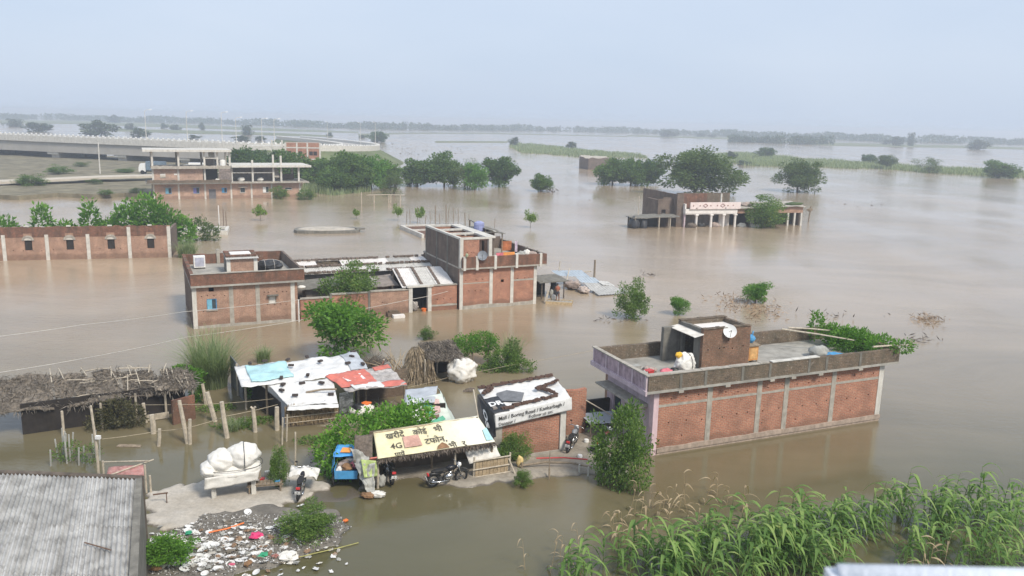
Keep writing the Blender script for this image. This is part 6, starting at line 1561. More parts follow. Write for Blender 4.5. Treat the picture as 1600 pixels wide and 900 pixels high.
P = G(722, 595); bundle('tied_bundle', 'white tied sacking bundle standing in water beside the thatched hut', 'bundle', (P.x,P.y,-0.1), (0.85,0.7,0.78), 9, SACKW, 0.4, (('y',0.0),), WIREM)
for i, (px, py, z, c, lab) in enumerate(((402,745,0.1,BRICKP,'loose brick stack standing behind the slatted bench'),(410,752,0.1,REDP,'small red tin beside the loose brick stack'),(418,745,0.1,CONCL,'pale stone pillar stub behind the slatted bench'))):
    P = G(px, py, z); m = MB(); m.rbox((0,0,0.17),(0.2,0.18,0.36 if i != 1 else 0.16),(0,0,0.3*i)); single('brick_stub', m, c, lab, 'bricks', (P.x,P.y,0.0))

# ---- motorbikes
def motorbike(label, P, rz, lean=0.12, tank=BLACKP, cover=None, panel=DARKM):
    t = thing('motorbike', label, 'motorbike', P, rz)
    L_ = Matrix.Rotation(lean, 4, 'X')
    def pt(name, m, mat, sm=True, par=None):
        m.v = [tuple(L_ @ Vector(p)) for p in m.v]; return part(par or t, name, m, mat, sm)
    for x in (-0.62, 0.63):
        m = MB(); m.ring((x,0,0.30),(0,1,0),0.255,0.05,24,8); w = pt('wheel', m, BLACK)
        m = MB(); m.ring((x,0,0.30),(0,1,0),0.20,0.014,20,5); m.tube([(x,-0.06,0.30),(x,0.06,0.30)],0.05,8)
        for k in range(8):
            a = math.pi*k/4; m.tube([(x,0,0.30),(x+0.2*math.cos(a),0,0.30+0.2*math.sin(a))],0.006,4)
        pt('rim', m, CHROME, True, w)
        m = MB(); n = 9
        for k in range(n):
            a0, a1 = R(25+130*k/n), R(25+130*(k+1)/n); m.beam((x+0.33*math.cos(a0),0,0.30+0.33*math.sin(a0)),(x+0.33*math.cos(a1),0,0.30+0.33*math.sin(a1)),0.02,0.12)
        pt('mudguard', m, panel)
    m = MB(); m.tube([(-0.55,0,0.62),(-0.1,0,0.6),(0.3,0,0.72),(0.42,0,0.85)],0.03,7); m.tube([(0.3,0,0.7),(0.22,0,0.32),(-0.2,0,0.28),(-0.62,0,0.3)],0.025,6); m.tube([(-0.2,0,0.28),(-0.1,0,0.6)],0.025,6); pt('frame', m, DARKM)
    m = MB(); m.blob((0.08,0,0.38),(0.2,0.13,0.16),2,0.15); m.tube([(0.1,0,0.5),(0.16,0,0.6)],0.08,8); pt('engine', m, CHROME)
    m = MB(); m.blob((0.17,0,0.77),(0.26,0.13,0.12),3,0.05); pt('fuel_tank', m, tank)
    m = MB(); m.blob((-0.32,0,0.74),(0.42,0.13,0.06),4,0.05); pt('seat', m, BLACK)
    m = MB(); m.blob((-0.5,0,0.62),(0.3,0.10,0.10),5,0.08); pt('side_panel', m, panel)
    for y in (-0.08, 0.08):
        m = MB(); m.tube([(0.63,y,0.30),(0.43,y*1.2,0.92)],0.022,6); pt('fork', m, CHROME)
    m = MB(); m.tube([(0.3,-0.36,0.98),(0.36,-0.2,1.0),(0.42,0,0.94),(0.36,0.2,1.0),(0.3,0.36,0.98)],0.016,6); hb = pt('handlebar', m, CHROME)
    for s_ in (-1, 1):
        m = MB(); m.tube([(0.36,s_*0.22,1.0),(0.40,s_*0.28,1.16)],0.008,4); m.blob((0.40,s_*0.30,1.18),(0.015,0.06,0.04),2,0); pt('mirror', m, DARKM, True, hb)
    m = MB(); m.blob((0.52,0,0.86),(0.09,0.10,0.11),4,0.02); pt('headlight', m, WHITEP)
    m = MB(); m.rbox((-0.86,0,0.62),(0.06,0.16,0.08)); pt('tail_light', m, REDP, False)
    m = MB(); m.rbox((-0.93,0,0.46),(0.015,0.22,0.13),(0,-0.25,0)); pt('number_plate', m, WHITEP, False)
    m = MB(); m.tube([(0.1,-0.12,0.26),(-0.3,-0.15,0.27),(-0.75,-0.16,0.33)],[0.025,0.04,0.045],8); pt('exhaust', m, CHROME)
    m = MB(); m.tube([(-0.05,0.08,0.28),(-0.1,0.3,-0.0)],0.012,5); pt('kick_stand', m, DARKM)
    if cover:
        m = MB(); m.patch([(-0.1,-0.6,0.75),(0.75,-0.62,0.72),(0.7,0.55,0.8),(-0.05,0.5,0.85)],14,12,0.2,2.5,-0.25,4,0.01); pt('cover_sheet', m, cover)
    return t
def on(px, py, z): 
    p = G(px, py, z); return (p.x, p.y, z)
motorbike('black motorbike with chrome exhaust parked side on under the cream awning', on(698,757,0.03), R(26), 0.1)
motorbike('black scooter like motorbike seen from behind under the awning by white post', on(606,748,0.08), R(112), 0.1, BLACKP)
motorbike('motorbike draped with a white sheet on the cement bank', on(470,771,0.05), R(95), 0.08, BLACKP, SACKW)
motorbike('dusty grey motorbike parked beside the brick shop column', on(893,700,0.1), R(70), 0.1, plain('grey_paint',(0.25,0.26,0.28),0.4))
motorbike('dark motorbike half hidden behind the big bush tree', on(942,702,0.1), R(60), 0.1, plain('maroon_paint',(0.12,0.03,0.03),0.35))
for i, (px, py, r, mt, lab) in enumerate(((910,668,0.16,CHROME,'round steel pot on the mud beside the brick pier'),(916,692,0.13,WHITEP,'white helmet lying on the mud yard'),(882,688,0.15,CHROME,'steel can standing near the shop column'),(906,716,0.12,WHITEP,'small white tub near the plank rail'),(926,705,0.14,DARKM,'black pan lying on the mud yard'))):
    p = on(px, py, 0.1); m = MB(); m.tube([(0,0,0),(0,0,r*0.6),(0,0,r*1.4),(0,0,r*1.5)],[r*0.8,r,r*0.85,r*0.6],12); single('pot', m, mt, lab, 'pot', p, smooth=False)
t = thing('plank_rail', 'bent plank rail with red pipe along the bank before the shop', 'rail', on(800,735,0.1), 0)
A = [Vector(on(x, y, z)) for x, y, z in ((812,728,0.25),(850,722,0.38),(890,723,0.38),(925,730,0.32))]
m = MB(); m.tube(A,[0.05,0.05,0.045,0.04],6); part(t, 'rail', m, WOOD, world=True)
m = MB(); m.tube([Vector(on(x,y,z)) for x,y,z in ((838,716,0.42),(880,715,0.42),(918,718,0.4))],0.03,6); part(t, 'pipe', m, REDP, world=True)
for (x, y) in ((815,735),(858,745),(905,738),(919,742)):
    q = on(x, y, 0.05); m = MB(); m.tube([(q[0],q[1],-0.2),(q[0],q[1],0.42)],0.04,6); part(t, 'post', m, CONCL if x > 900 else WOOD, world=True)
m = MB(); q = on(857,748,0.05); m.tube([(q[0],q[1],-0.2),(q[0]+0.03,q[1],1.3)],0.02,5); part(t, 'stake', m, WOOD, world=True)
p = on(812,730,0.12); m = MB(); m.blob((0,0,0.25),(0.16,0.13,0.28),3,0.3); single('cloth_bag', m, plain('cream_cloth',(0.66,0.5,0.22),0.85,0.4,7), 'cream and brown bag leaning before the brick shop wall', 'bag', p, smooth=True)
for (px, py, top, w, k, z, lab) in ((802,722,675,56,'near',0.1,'thin leafy shrub growing against the brick shop wall'),(817,760,733,26,'near',0.05,'small shrub at the water edge before the shop'),(970,760,632,84,'near',0.0,'big leafy bush tree at the corner of the pink building'),(436,760,697,30,'near',0.1,'slim leafy shrub beside the tied white bundle'),(480,836,793,80,'near',0.15,'flowering low bush on the rubbish bank'),(668,530,512,28,'bush',0.0,'small dark bush behind the thatched hut'),(265,880,838,70,'bright',0.15,'bright green weeds growing by the corrugated roof')):
    P = G(px, py, z); t = tree('leafy_shrub', lab, px, py, top, w, k, 3 if px == 970 else (1 if k == 'near' else 2), None, 'shrub', z)
    if px == 802: t.scale.y *= 0.45; t.rotation_euler.z = sh.a

# ---- blue covered tricycle cart
P = on(541, 764, 0.0); t = thing('tricycle_cart', 'three wheeled cart loaded with goods under a bright blue tarpaulin hood', 'cart', P, R(4))
m = MB(); m.box(-0.46,0.46,0.0,1.5,0.55,0.62); part(t, 'bed', m, BLUEP)
m = MB(); m.box(-0.46,0.46,-0.03,0.0,0.45,0.8); part(t, 'tail_board', m, BLUEP)
for x in (-0.48, 0.46):
    m = MB(); m.box(x,x+0.02,0.0,1.5,0.622,0.85); part(t, 'side_board', m, BLUEP)
for (x, y) in ((-0.55,0.35),(0.55,0.35),(0.0,2.05)):
    m = MB(); m.ring((x,y,0.33),(1,0,0),0.30,0.035,22,6); w = part(t, 'wheel', m, BLACK, True)
    m = MB(); m.tube([(x-0.06,y,0.33),(x+0.06,y,0.33)],0.045,8)
    for k in range(10):
        a = math.pi*k/5; m.tube([(x,y,0.33),(x,y+0.3*math.cos(a),0.33+0.3*math.sin(a))],0.006,4)
    part(w, 'spokes', m, CHROME)
m = MB(); m.tube([(0,1.5,0.6),(0,2.05,0.33)],0.03,6); m.tube([(0,2.05,0.33),(0,1.9,0.95)],0.025,6); m.tube([(-0.28,1.8,0.97),(0.28,1.8,0.97)],0.018,6); part(t, 'front_frame', m, DARKM)
for (x, y) in ((-0.44,0.75),(0.44,0.75),(-0.44,1.48),(0.44,1.48)):
    m = MB(); m.tube([(x,min(y,1.38),0.6),(x,min(y,1.38),1.28)],0.018,5); part(t, 'hood_post', m, WOODL)
m = MB(); m.patch([(-0.55,0.48,1.22),(0.55,0.48,1.22),(0.52,1.42,1.36),(-0.52,1.42,1.36)],14,12,0.05,2.5,-0.06,3,0.015); ho = part(t, 'hood', m, BLUET, True)
m = MB(); m.patch([(-0.70,0.55,0.3),(-0.64,1.6,0.2),(-0.52,1.44,1.36),(-0.55,0.48,1.24)],12,12,0.10,2.2,0,5,0.012); part(ho, 'side_sheet', m, BLUET, True)
m = MB(); m.patch([(0.58,0.7,0.8),(0.58,1.5,0.6),(0.52,1.44,1.36),(0.55,0.48,1.24)],12,12,0.06,2.2,0,6,0.012); part(ho, 'side_sheet', m, BLUET, True)
m = MB(); m.patch([(-0.52,1.5,0.5),(0.52,1.5,0.5),(0.52,1.44,1.36),(-0.52,1.44,1.36)],12,12,0.06,2.2,0,7,0.012); part(ho, 'side_sheet', m, BLUET, True)
m = MB(); m.add([(-0.32,0.66,1.33),(0.10,0.64,1.33),(0.14,0.98,1.39),(-0.26,1.02,1.40)],[(0,1,2,3)]); part(ho, 'orange_print', m, ORANGEC)
for i, (x, y, z, r, mt, nm, lab) in enumerate(((-0.1,0.55,0.75,(0.36,0.3,0.24),RAGS,'cloth_load','mixed rag load heaped in the blue hooded cart'),(0.02,0.22,0.86,(0.24,0.2,0.16),CARD,'cardboard_box','crushed brown carton on top of the cart load'),(-0.28,0.2,0.72,(0.16,0.16,0.16),SACKW,'white_bag','white bag hanging over the cart side'),(0.28,0.45,0.86,(0.15,0.22,0.14),PINKC,'folded_cloth','pink cloth in the cart load'),(0.1,0.75,0.98,(0.22,0.16,0.12),PAPER,'paper_pile','white papers under the blue cart hood'))):
    q = Vector(P) + Matrix.Rotation(R(4),3,'Z') @ Vector((x,y,z-r[2]*0.5)); m = MB(); m.blob((0,0,r[2]*0.5), r, i+11, 0.4, 2.2); single(nm, m, mt, lab, 'load', q, smooth=True)

# ---- shed roofed with tarpaulins
t = thing('tarpaulin_shed', 'low shed roofed with patched pale tarpaulins weighed down by bricks', 'shed', G(445, 668), 0)
Q = lambda px, py, z: G(px, py, z)
UC = [Q(378,606,1.75), Q(580,582,1.75), Q(556,552,2.0), Q(366,574,1.85)]
m = MB(); m.patch(UC, 60, 30, 0.13, 0.9, -0.18, 4, 0.02); ru = part(t, 'roof_tarpaulin', m, TARPW, True, True)
def onroof(c, u, v, up=0.16):
    c = [Vector(q) for q in c]; return (c[0]*(1-u)+c[1]*u)*(1-v) + (c[3]*(1-u)+c[2]*u)*v + Vector((0,0,up))
def over(c, u0, u1, v0, v1, k): 
    return [onroof(c,u0,v0,k), onroof(c,u1,v0,k), onroof(c,u1,v1,k), onroof(c,u0,v1,k)]
m = MB(); m.patch(over(UC,0.08,0.40,0.12,0.93,0.09), 30, 20, 0.13, 0.9, -0.12, 4, 0.012); part(t, 'roof_tarpaulin', m, TARPC, True, True, 'faded cyan tarpaulin')
m = MB(); m.patch(over(UC,0.86,1.0,0.2,1.0,0.07), 16, 16, 0.13, 0.9, -0.1, 4, 0.012); part(t, 'roof_tarpaulin', m, TARPG, True, True)
LC = [Q(452,634,1.15), Q(528,630,1.15), Q(520,592,1.72), Q(417,600,1.72)]
m = MB(); m.patch(LC, 40, 24, 0.11, 1.2, 0.0, 6, 0.02); part(t, 'roof_tarpaulin', m, TARPW, True, True)
WC = [Q(440,632,0.75), Q(528,645,0.78), Q(528,628,1.17), Q(446,634,1.17)]
m = MB(); m.patch([Q(448,642,1.0), Q(529,637,1.0), Q(529,631,1.13), Q(450,635,1.13)], 24, 5, 0.06, 2, 0, 8, 0.012); part(t, 'tarpaulin_skirt', m, TARPW, True, True)
A, B = G(446, 668), G(529, 660)
rng = np.random.default_rng(8); n = 1700; u = rng.uniform(0,1,n); z = rng.uniform(0.0,0.9,n)
bs = np.stack([A.x+(B.x-A.x)*u, A.y+(B.y-A.y)*u-0.06-rng.uniform(0,0.05,n), z], 1) - np.array([*G(445,668)])
V = leaves(rng, bs, np.stack([rng.normal(0,0.05,n), rng.normal(0,0.05,n), np.ones(n)],1), 0.32, 0.08)
part(t, 'reed_screen', quads_mesh('reed_screen', V, plain('reed_straw',(0.36,0.27,0.16),0.9,0.45,8,0.4)), None)['kind'] = 'stuff'
m = MB(); m.beam(A+Vector((0,0.04,0.3)), B+Vector((0,0.04,0.3)), 0.05, 1.5); part(t, 'screen_backing', m, BRUSHW, False, True)
for z in (0.25, 0.55):
    m = MB(); m.tube([A+Vector((0,-0.12,z)), B+Vector((0,-0.12,z+0.05))],0.02,5); part(t, 'batten', m, WOODL, False, True)
for (x, y, h) in ((439,700-5,1.3),(446,690,1.3)):
    q = G(x, y); m = MB(); m.tube([(q.x,q.y,BED),(q.x+0.1,q.y+0.1,h)],0.04,6); part(t, 'post', m, WOODL, False, True)
m = MB(); A2, B2 = G(372,612), G(440,668); m.beam(A2+Vector((0,0.5,0.4)), B2+Vector((-0.1,0.3,0.4)), 0.05, 1.6); part(t, 'side_wall', m, DARKIN, False, True)
m = MB(); A2, B2 = G(362,600), G(380,625); m.beam(A2+Vector((0,0,0.6)), B2+Vector((0,0,0.6)), 0.06, 2.2); part(t, 'side_wall', m, plain('netting',(0.22,0.23,0.25),0.9,0.4,8,0.4), False, True)
for (x, y, z0) in ((385,640,1.7),(418,648,1.7),(455,655,1.2),(372,618,1.8),(560,640,1.7)):
    q = G(x, y); m = MB(); m.tube([(q.x,q.y,BED),(q.x,q.y,z0)],0.06,6); part(t, 'post', m, WOODL if x != 418 else WOOD, False, True)
RCn = [Q(546,612,1.5), Q(636,602,1.5), Q(606,570,1.75), Q(512,590,1.75)]
m = MB(); m.patch(RCn, 36, 24, 0.12, 1.3, -0.05, 3, 0.06); part(t, 'roof_tarpaulin', m, plain('patched_sheets',(0.45,0.42,0.40),0.8,0.5,2.5,0.5), True, True)
m = MB(); m.patch(over(RCn,-0.04,0.58,0.25,1.0,0.07), 30, 20, 0.12, 1.3, -0.03, 3, 0.012); rr_ = part(t, 'red_banner', m, TARPR, True, True)
m = MB(); m.patch(over(RCn,0.60,1.0,0.0,0.25,0.05), 12, 6, 0.05, 1.3, 0, 3, 0.012); part(t, 'red_banner', m, TARPR, True, True)
m = MB(); m.patch(over(RCn,0.72,1.0,0.82,1.0,0.05), 12, 6, 0.05, 1.3, 0, 3, 0.012); part(t, 'red_banner', m, TARPR, True, True)
m = MB(); m.patch(over(RCn,0.12,0.62,0.0,0.3,0.06), 14, 8, 0.06, 1.3, 0, 5, 0.012); part(t, 'white_strip', m, TARPW, True, True)
for k in range(5):
    m = MB(); q = over(RCn,0.15+0.06*k,0.21+0.06*k,0.48+0.05*(k%2),0.74-0.05*(k%3),0.105); m.add(q, [(0,1,2,3)]); part(t, 'white_print', m, INKW, False, True)
m = MB(); A2, B2 = Q(548,640,0), Q(632,628,0); m.beam(A2+Vector((0,1.2,0.6)), B2+Vector((0,1.2,0.6)), 0.06, 1.8); part(t, 'back_wall', m, BRICKD, False, True)
for (x, y) in ((632,634),(572,640)):
    q = G(x, y); m = MB(); m.tube([(q.x,q.y,BED),(q.x,q.y,1.5)],0.06,6); part(t, 'post', m, WOOD, False, True)
m = MB(); q = [Q(530,615,0.9), Q(550,612,0.9), Q(552,610,1.5), Q(528,610,1.5)]; m.patch([Q(530,646,0.15),Q(552,642,0.15),Q(552,612,1.45),Q(530,614,1.4)],8,10,0.06,2.5,0,3,0.012); part(t, 'checked_sheet', m, plain('checked_cloth',(0.28,0.30,0.31),0.9,0.6,9,0.5), False, True)
# bricks that hold the sheets down
rr = random.Random(12)
spots = [(UC,u,v) for u, v in ((0.42,0.92),(0.58,0.95),(0.78,0.96),(0.97,0.95),(0.42,0.62),(0.66,0.66),(0.86,0.42),(0.93,0.72),(0.97,0.30),(0.30,0.1),(0.5,0.08),(0.12,0.95),(0.24,0.98))] + [(LC,u,v) for u, v in ((0.2,0.85),(0.5,0.85),(0.8,0.8),(0.25,0.35),(0.1,0.6),(0.9,0.3))]
bm_ = MB(); bm_.box(-0.11,0.11,-0.06,0.06,0,0.08); bme = bm_.mesh('loose_brick', [plain('dark_brick',(0.07,0.055,0.05),0.9,0.4,6)])
for i, (c, u, v) in enumerate(spots):
    q = onroof(c, u, v, 0.14 if c is UC else 0.06); o = link('loose_brick', bme); o.location = q; o.rotation_euler = (0, 0, rr.uniform(0,3)); o.scale = (1.3,1.3,1.2)
    tag(o, 'dark brick weighing down the pale tarpaulin roof', 'brick', 'bricks on the tarpaulin roof')
m = MB(); a, b2 = Q(478,613,1.5), Q(526,608,1.6); m.tube([a, a.lerp(b2,0.5)+Vector((0,0,0.06)), b2],0.05,6); m.v = [tuple(Vector(p)-a) for p in m.v]; single('timber_pole', m, WOOD, 'weathered log lying on the lower tarpaulin roof', 'log', a)
# firewood, brushwood heaps, black and white cloth beside the shed
def sticks(name, label, P, n, L_, spread, tilt, mat, seed, cat='brushwood', r=0.015):
    rng = random.Random(seed); m = MB()
    for i in range(n):
        a = rng.uniform(0, 6.28); el = tilt*rng.uniform(.3,1.2); l = L_*rng.uniform(.5,1.1)
        b0 = Vector((rng.uniform(-1,1)*spread[0], rng.uniform(-1,1)*spread[1], rng.uniform(0,1)*spread[2])); d = Vector((math.cos(a)*math.cos(el), math.sin(a)*math.cos(el), math.sin(el)))
        m.tube([b0, b0+d*l*0.5+Vector((rng.uniform(-.05,.05),rng.uniform(-.05,.05),.03)), b0+d*l],[r,r*0.8,r*0.4],4,False)
    return single(name, m, mat, label, cat, P)
sticks('brushwood_heap','grey brushwood heap beside the black and white sack',on(610,648,-0.05),150,0.9,(0.7,0.4,0.3),0.4,plain('grey_brush',(0.24,0.21,0.18),0.95,0.4,8),1)
sticks('brushwood_heap','dark twiggy brushwood heap behind the red banner roof',on(585,575,0.0),130,1.0,(0.5,0.4,0.4),0.7,BRUSHW,2)
sticks('bamboo_stack','bundle of leaning bamboo poles between shed and thatched hut',on(622,585,0.0),26,2.2,(0.35,0.2,0.2),0.75,BAMB,3,'bamboo',0.03)
sticks('brushwood_heap','thin dry stalk heap in front of the reed screen',on(535,668,-0.02),90,0.9,(0.5,0.25,0.12),0.35,plain('pale_stalk',(0.38,0.33,0.25),0.95,0.3,8),4)
P = on(566,648,0.0); m = MB(); m.blob((0,0,0.25),(0.65,0.45,0.36),5,0.25,1.6); t = thing('covered_heap','white sheeted heap with black patch and orange cap beside the shed','heap',P,0.3); part(t,'sheet',m,SACKW,True)
m = MB(); m.blob((-0.15,-0.05,0.42),(0.35,0.3,0.24),6,0.3); part(t,'black_patch',m,TARPK,True)
m = MB(); m.blob((0.2,0.0,0.6),(0.28,0.16,0.1),7,0.3); part(t,'orange_cap',m,ORANGE,True)
for (a, b2, lab) in (((600,588),(622,560),'leaning pale bamboo pole at the red banner roof'),((585,572),(600,562),'short pale bamboo pole behind the red banner roof')):
    A = G(a[0], a[1], 1.2); B = G(b2[0], b2[1], 2.2); m = MB(); m.tube([(0,0,-1.2),B-A],0.04,6); single('bamboo_pole', m, WOODL, lab, 'pole', A)
# grey sheeted hut with green print
P = G(668, 672); gf = Frame(P, 10); t = thing('sheeted_stall', 'small stall draped with grey sheet and green printed banner', 'stall', gf.o, gf.a)
m = MB(); m.box(-0.9,0.9,0.2,1.7,BED,1.25); part(t, 'frame', m, DARKIN)
m = MB(); m.patch([(-1.1,0.0,1.35),(0.35,0.0,1.45),(0.65,1.9,1.6),(-1.0,1.9,1.5)],16,14,0.07,1.5,-0.1,3,0.015); part(t, 'grey_sheet', m, TARPG, True)
m = MB(); m.patch([(-1.12,0.0,0.0),(-1.15,1.9,0.0),(-1.0,1.9,1.5),(-1.1,0.0,1.35)],14,10,0.08,1.8,0,4,0.012); part(t, 'grey_sheet', m, TARPG, True)
SC = [(-0.75,-0.35,0.35),(1.35,-0.55,0.1),(0.75,0.75,1.62),(-0.8,0.3,1.47)]
m = MB(); m.patch(SC,18,14,0.06,1.6,-0.06,6,0.015); go = part(t, 'printed_banner', m, plain('pale_green_banner',(0.60,0.68,0.62),0.6,0.2,2.5,0.4,(0.7,0.6,0.58)), True)
pgn = page(SC, 0.08)
for k, (pl, mt) in enumerate((([(0.0,0.05),(0.12,0.02),(0.2,0.5),(0.35,0.9),(0.05,0.95)],INKW),([(0.36,0.35),(0.55,0.4),(0.62,0.75),(0.5,0.95),(0.36,0.85)],GREENI),([(0.1,0.02),(0.5,0.1),(0.85,0.3),(0.8,0.4),(0.45,0.22),(0.12,0.14)],GREENI),([(0.62,0.45),(0.78,0.5),(0.85,0.85),(0.68,0.9)],TEXTP),([(0.42,0.28),(0.7,0.36),(0.72,0.44),(0.45,0.38)],plain('brown_print',(0.2,0.12,0.1),0.7)),([(0.22,0.3),(0.34,0.34),(0.36,0.6),(0.24,0.62)],TEXTP))):
    m = MB(); m.add([pgn(u,v) for u, v in pl],[tuple(range(len(pl)))]); m.v = [(x,y,z+0.002*k) for x,y,z in m.v]; part(go, 'print', m, mt)
m = MB(); m.patch([(1.35,-0.55,0.0),(1.5,1.2,0.0),(0.65,1.9,1.55),(0.75,0.75,1.55)],12,12,0.07,1.6,0,7,0.012); part(t, 'printed_banner', m, MATS['pale_green_banner'], True)

# ---- thatched hut with straw stack
hu = Frame(G(655, 597), 20); t = thing('thatched_hut', 'small thatched hut with a slumped straw side in the water', 'hut', hu.o, hu.a)
m = MB(); m.patch([(0.5,-0.35,1.35),(2.6,-0.35,1.4),(2.3,1.6,1.95),(0.3,1.6,1.95)],18,14,0.08,2,0,3,0.14); ro = part(t, 'thatch_roof', m, THATCH)
def straw(parent, seed, pts, axes, L_, mat, name='straw'):
    rng = np.random.default_rng(seed); V = leaves(rng, np.array(pts), np.array(axes), L_, 0.09); part(parent, name, quads_mesh(name, V, mat), None)['kind'] = 'stuff'
rng = np.random.default_rng(5); n = 2200; u = rng.uniform(0,1,n); v = rng.uniform(0,1,n)
pts = np.stack([0.5+2.1*u-0.2*v, -0.35+1.95*v, 1.40+0.58*v+rng.uniform(0,0.05,n)],1); ax_ = np.stack([rng.normal(0,.25,n), -1+rng.normal(0,.2,n), -0.25+rng.normal(0,.15,n)],1)
straw(ro, 5, pts, ax_, 0.4, STRAW if False else THATCH)
n = 4200; a = rng.uniform(0, 2*np.pi, n); hgt = rng.uniform(0,1,n); rad = 0.85*(1-hgt*0.72)*rng.uniform(0.75,1.05,n)
pts = np.stack([-0.15+rad*np.cos(a)*0.95, 0.25+rad*np.sin(a)*0.8, 0.1+hgt*2.0],1); ax_ = np.stack([np.cos(a)*0.45+rng.normal(0,.2,n), np.sin(a)*0.4+rng.normal(0,.2,n), -np.ones(n)],1)
m = MB(); m.tube([(-0.15,0.25,-0.3),(-0.15,0.25,0.9),(-0.15,0.25,1.95)],[0.72,0.5,0.12],14); st = part(t, 'straw_stack', m, THATCH)
straw(st, 6, pts, ax_, 0.55, STRAW)
n = 1500; u = rng.uniform(0,1,n); pts = np.stack([0.55+rng.uniform(-0.28,0.28,n)*(0.5+u*0.7), -0.35+rng.uniform(-.2,.2,n), 1.5-1.5*u],1); ax_ = np.stack([rng.normal(0,.15,n), rng.normal(-.1,.1,n), -np.ones(n)],1)
straw(t, 7, pts, ax_, 0.5, STRAW, 'straw_curtain')
for (x, y, h) in ((0.25,-0.4,1.45),(2.4,-0.2,1.4),(1.4,1.3,1.8),(2.2,1.4,1.8)):
    m = MB(); m.tube([(x,y,BED),(x,y,h)],0.05,6); part(t, 'post', m, WOODL)
m = MB(); m.box(0.5,2.3,1.45,1.5,BED,1.8); part(t, 'back_wall', m, DARKIN)
t = thing('creeper_mound', 'dense green creeper mound over a frame behind the white bundle', 'creeper', G(748, 572), 0.3)
part(t, 'foliage', leafmass(31, [(-0.6,0.4,1.35,1.1,0.8,0.55),(0.3,0.5,1.4,0.9,0.8,0.7),(0.9,0.2,0.9,0.5,0.6,1.0),(-1.0,0.6,0.9,0.6,0.5,0.6)], 4500, 0.14, LEAF_BRIGHT), None)
for x in (-0.4, 0.6):
    m = MB(); m.tube([(x,0,BED),(x,0,1.3)],0.05,6); part(t, 'post', m, WOOD)
t = thing('creeper_mound', 'low sprawling green weeds at the water edge past the creeper mound', 'creeper', G(790, 578), 0)
part(t, 'foliage', leafmass(32, [(0,0,0.5,1.1,0.8,0.9),(0.9,-0.2,0.25,1.0,0.6,0.5),(-0.8,-0.3,0.15,1.0,0.6,0.3),(0.4,0.7,0.9,0.5,0.5,1.0)], 4500, 0.14, LEAF_NEAR), None)
for i, (px, py) in enumerate(((724,612),(728,610))):
    m = MB(); m.tube([(0,0,0.0),(0.3,0.05,0.05),(0.5,0,0.02)],0.09,6); single('floating_log', m, BRUSHW, 'dark waterlogged log floating before the banner shop' if i == 0 else 'short waterlogged log floating beside a longer one', 'log', on(px, py, 0.0), 0.3*i)

# ---- long thatched shed with yard posts
t = thing('thatched_shed', 'long collapsing thatched shed with exposed roof sticks over dark stalls', 'shed', G(230, 655), 0)
rr = random.Random(6)
TC = [Q(-20,650,1.15), Q(306,606,1.4), Q(299,572,1.95), Q(-20,588,1.85)]
rng = np.random.default_rng(9); c = [np.array(q) for q in TC]; down = unit((c[0]-c[3])[None,:])
RSTRAW = plain('roof_straw',(0.25,0.22,0.185),0.95,0.55,9,0.4)
for k, (u0, u1, v0, v1, dz) in enumerate(((0.0,0.30,0.0,0.95,0.0),(0.31,0.47,0.30,1.0,-0.1),(0.46,0.62,0.0,0.72,0.05),(0.50,0.64,0.80,1.0,-0.02),(0.64,0.80,0.12,1.0,-0.12),(0.79,1.0,0.0,0.62,0.06),(0.84,0.98,0.70,0.98,-0.05),(0.36,0.46,0.02,0.22,-0.15))):
    m = MB(); m.patch(over(TC,u0,u1,v0,v1,dz), 14, 12, 0.22, 1.3, 0.05, 4+k, 0.06); ro = part(t, 'thatch_panel', m, THATCH, False, True)
    n = int(7200*(u1-u0)*(v1-v0)); u = rng.uniform(u0,u1,n); v = rng.uniform(v0,v1,n)
    pts = (c[0]*(1-u)[:,None]+c[1]*u[:,None])*(1-v)[:,None] + (c[3]*(1-u)[:,None]+c[2]*u[:,None])*v[:,None]
    pts[:,2] += rng.uniform(-0.06,0.14,n)+dz; pts -= np.array([*G(230,655)])
    straw(ro, 9+k, pts, down + rng.normal(0,.6,(n,3)), 0.4, RSTRAW)
for i in range(34):
    u_, v_ = rr.uniform(0.3,0.98), rr.uniform(0.05,0.95); a = onroof(TC,u_,v_,0.12); b2 = onroof(TC,min(1,max(0,u_+rr.uniform(-.04,.04) if i % 2 else u_+rr.uniform(-.16,.16))),min(1.05,max(-0.05,v_+(rr.choice((-.55,.55)) if i % 2 else rr.uniform(-.1,.1)))),0.16)
    m = MB(); m.tube([a, a.lerp(b2,.5)+Vector((0,0,.04)), b2],[0.03,0.028,0.02],5); part(t, 'roof_stick', m, WOODL, False, True)
A, B = Q(250,652,0), Q(308,640,0)
m = MB(); m.beam(Q(268,650,0.5)+Vector((0,.1,0)), Q(303,640,0.5)+Vector((0,.1,0)), 0.12, 1.5); part(t, 'brick_wall', m, BRICKM, False, True)
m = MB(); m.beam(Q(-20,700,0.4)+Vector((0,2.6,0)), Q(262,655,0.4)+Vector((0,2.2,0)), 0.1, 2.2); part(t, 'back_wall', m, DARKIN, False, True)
m = MB(); m.beam(Q(216,655,0.18), Q(264,648,0.18), 0.06, 0.3); part(t, 'board', m, WOODL, False, True)
for (x, y, h) in ((214,655,1.35),(260,650,1.4),(302,640,1.5),(160,668,1.25),(100,680,1.2)):
    q = G(x, y); m = MB(); m.tube([(q.x,q.y,BED),(q.x,q.y,h)],0.06,6); part(t, 'post', m, WOODL, False, True)
t = thing('creeper_mound', 'bright creeper hanging over the end of the thatched shed', 'creeper', G(300, 628), 0)
part(t, 'foliage', leafmass(41, [(-0.2,0.4,1.4,0.75,0.5,0.35),(0.25,0.0,0.9,0.35,0.4,0.9),(-0.7,0.5,1.6,0.5,0.4,0.25)], 2600, 0.14, LEAF_BRIGHT), None)
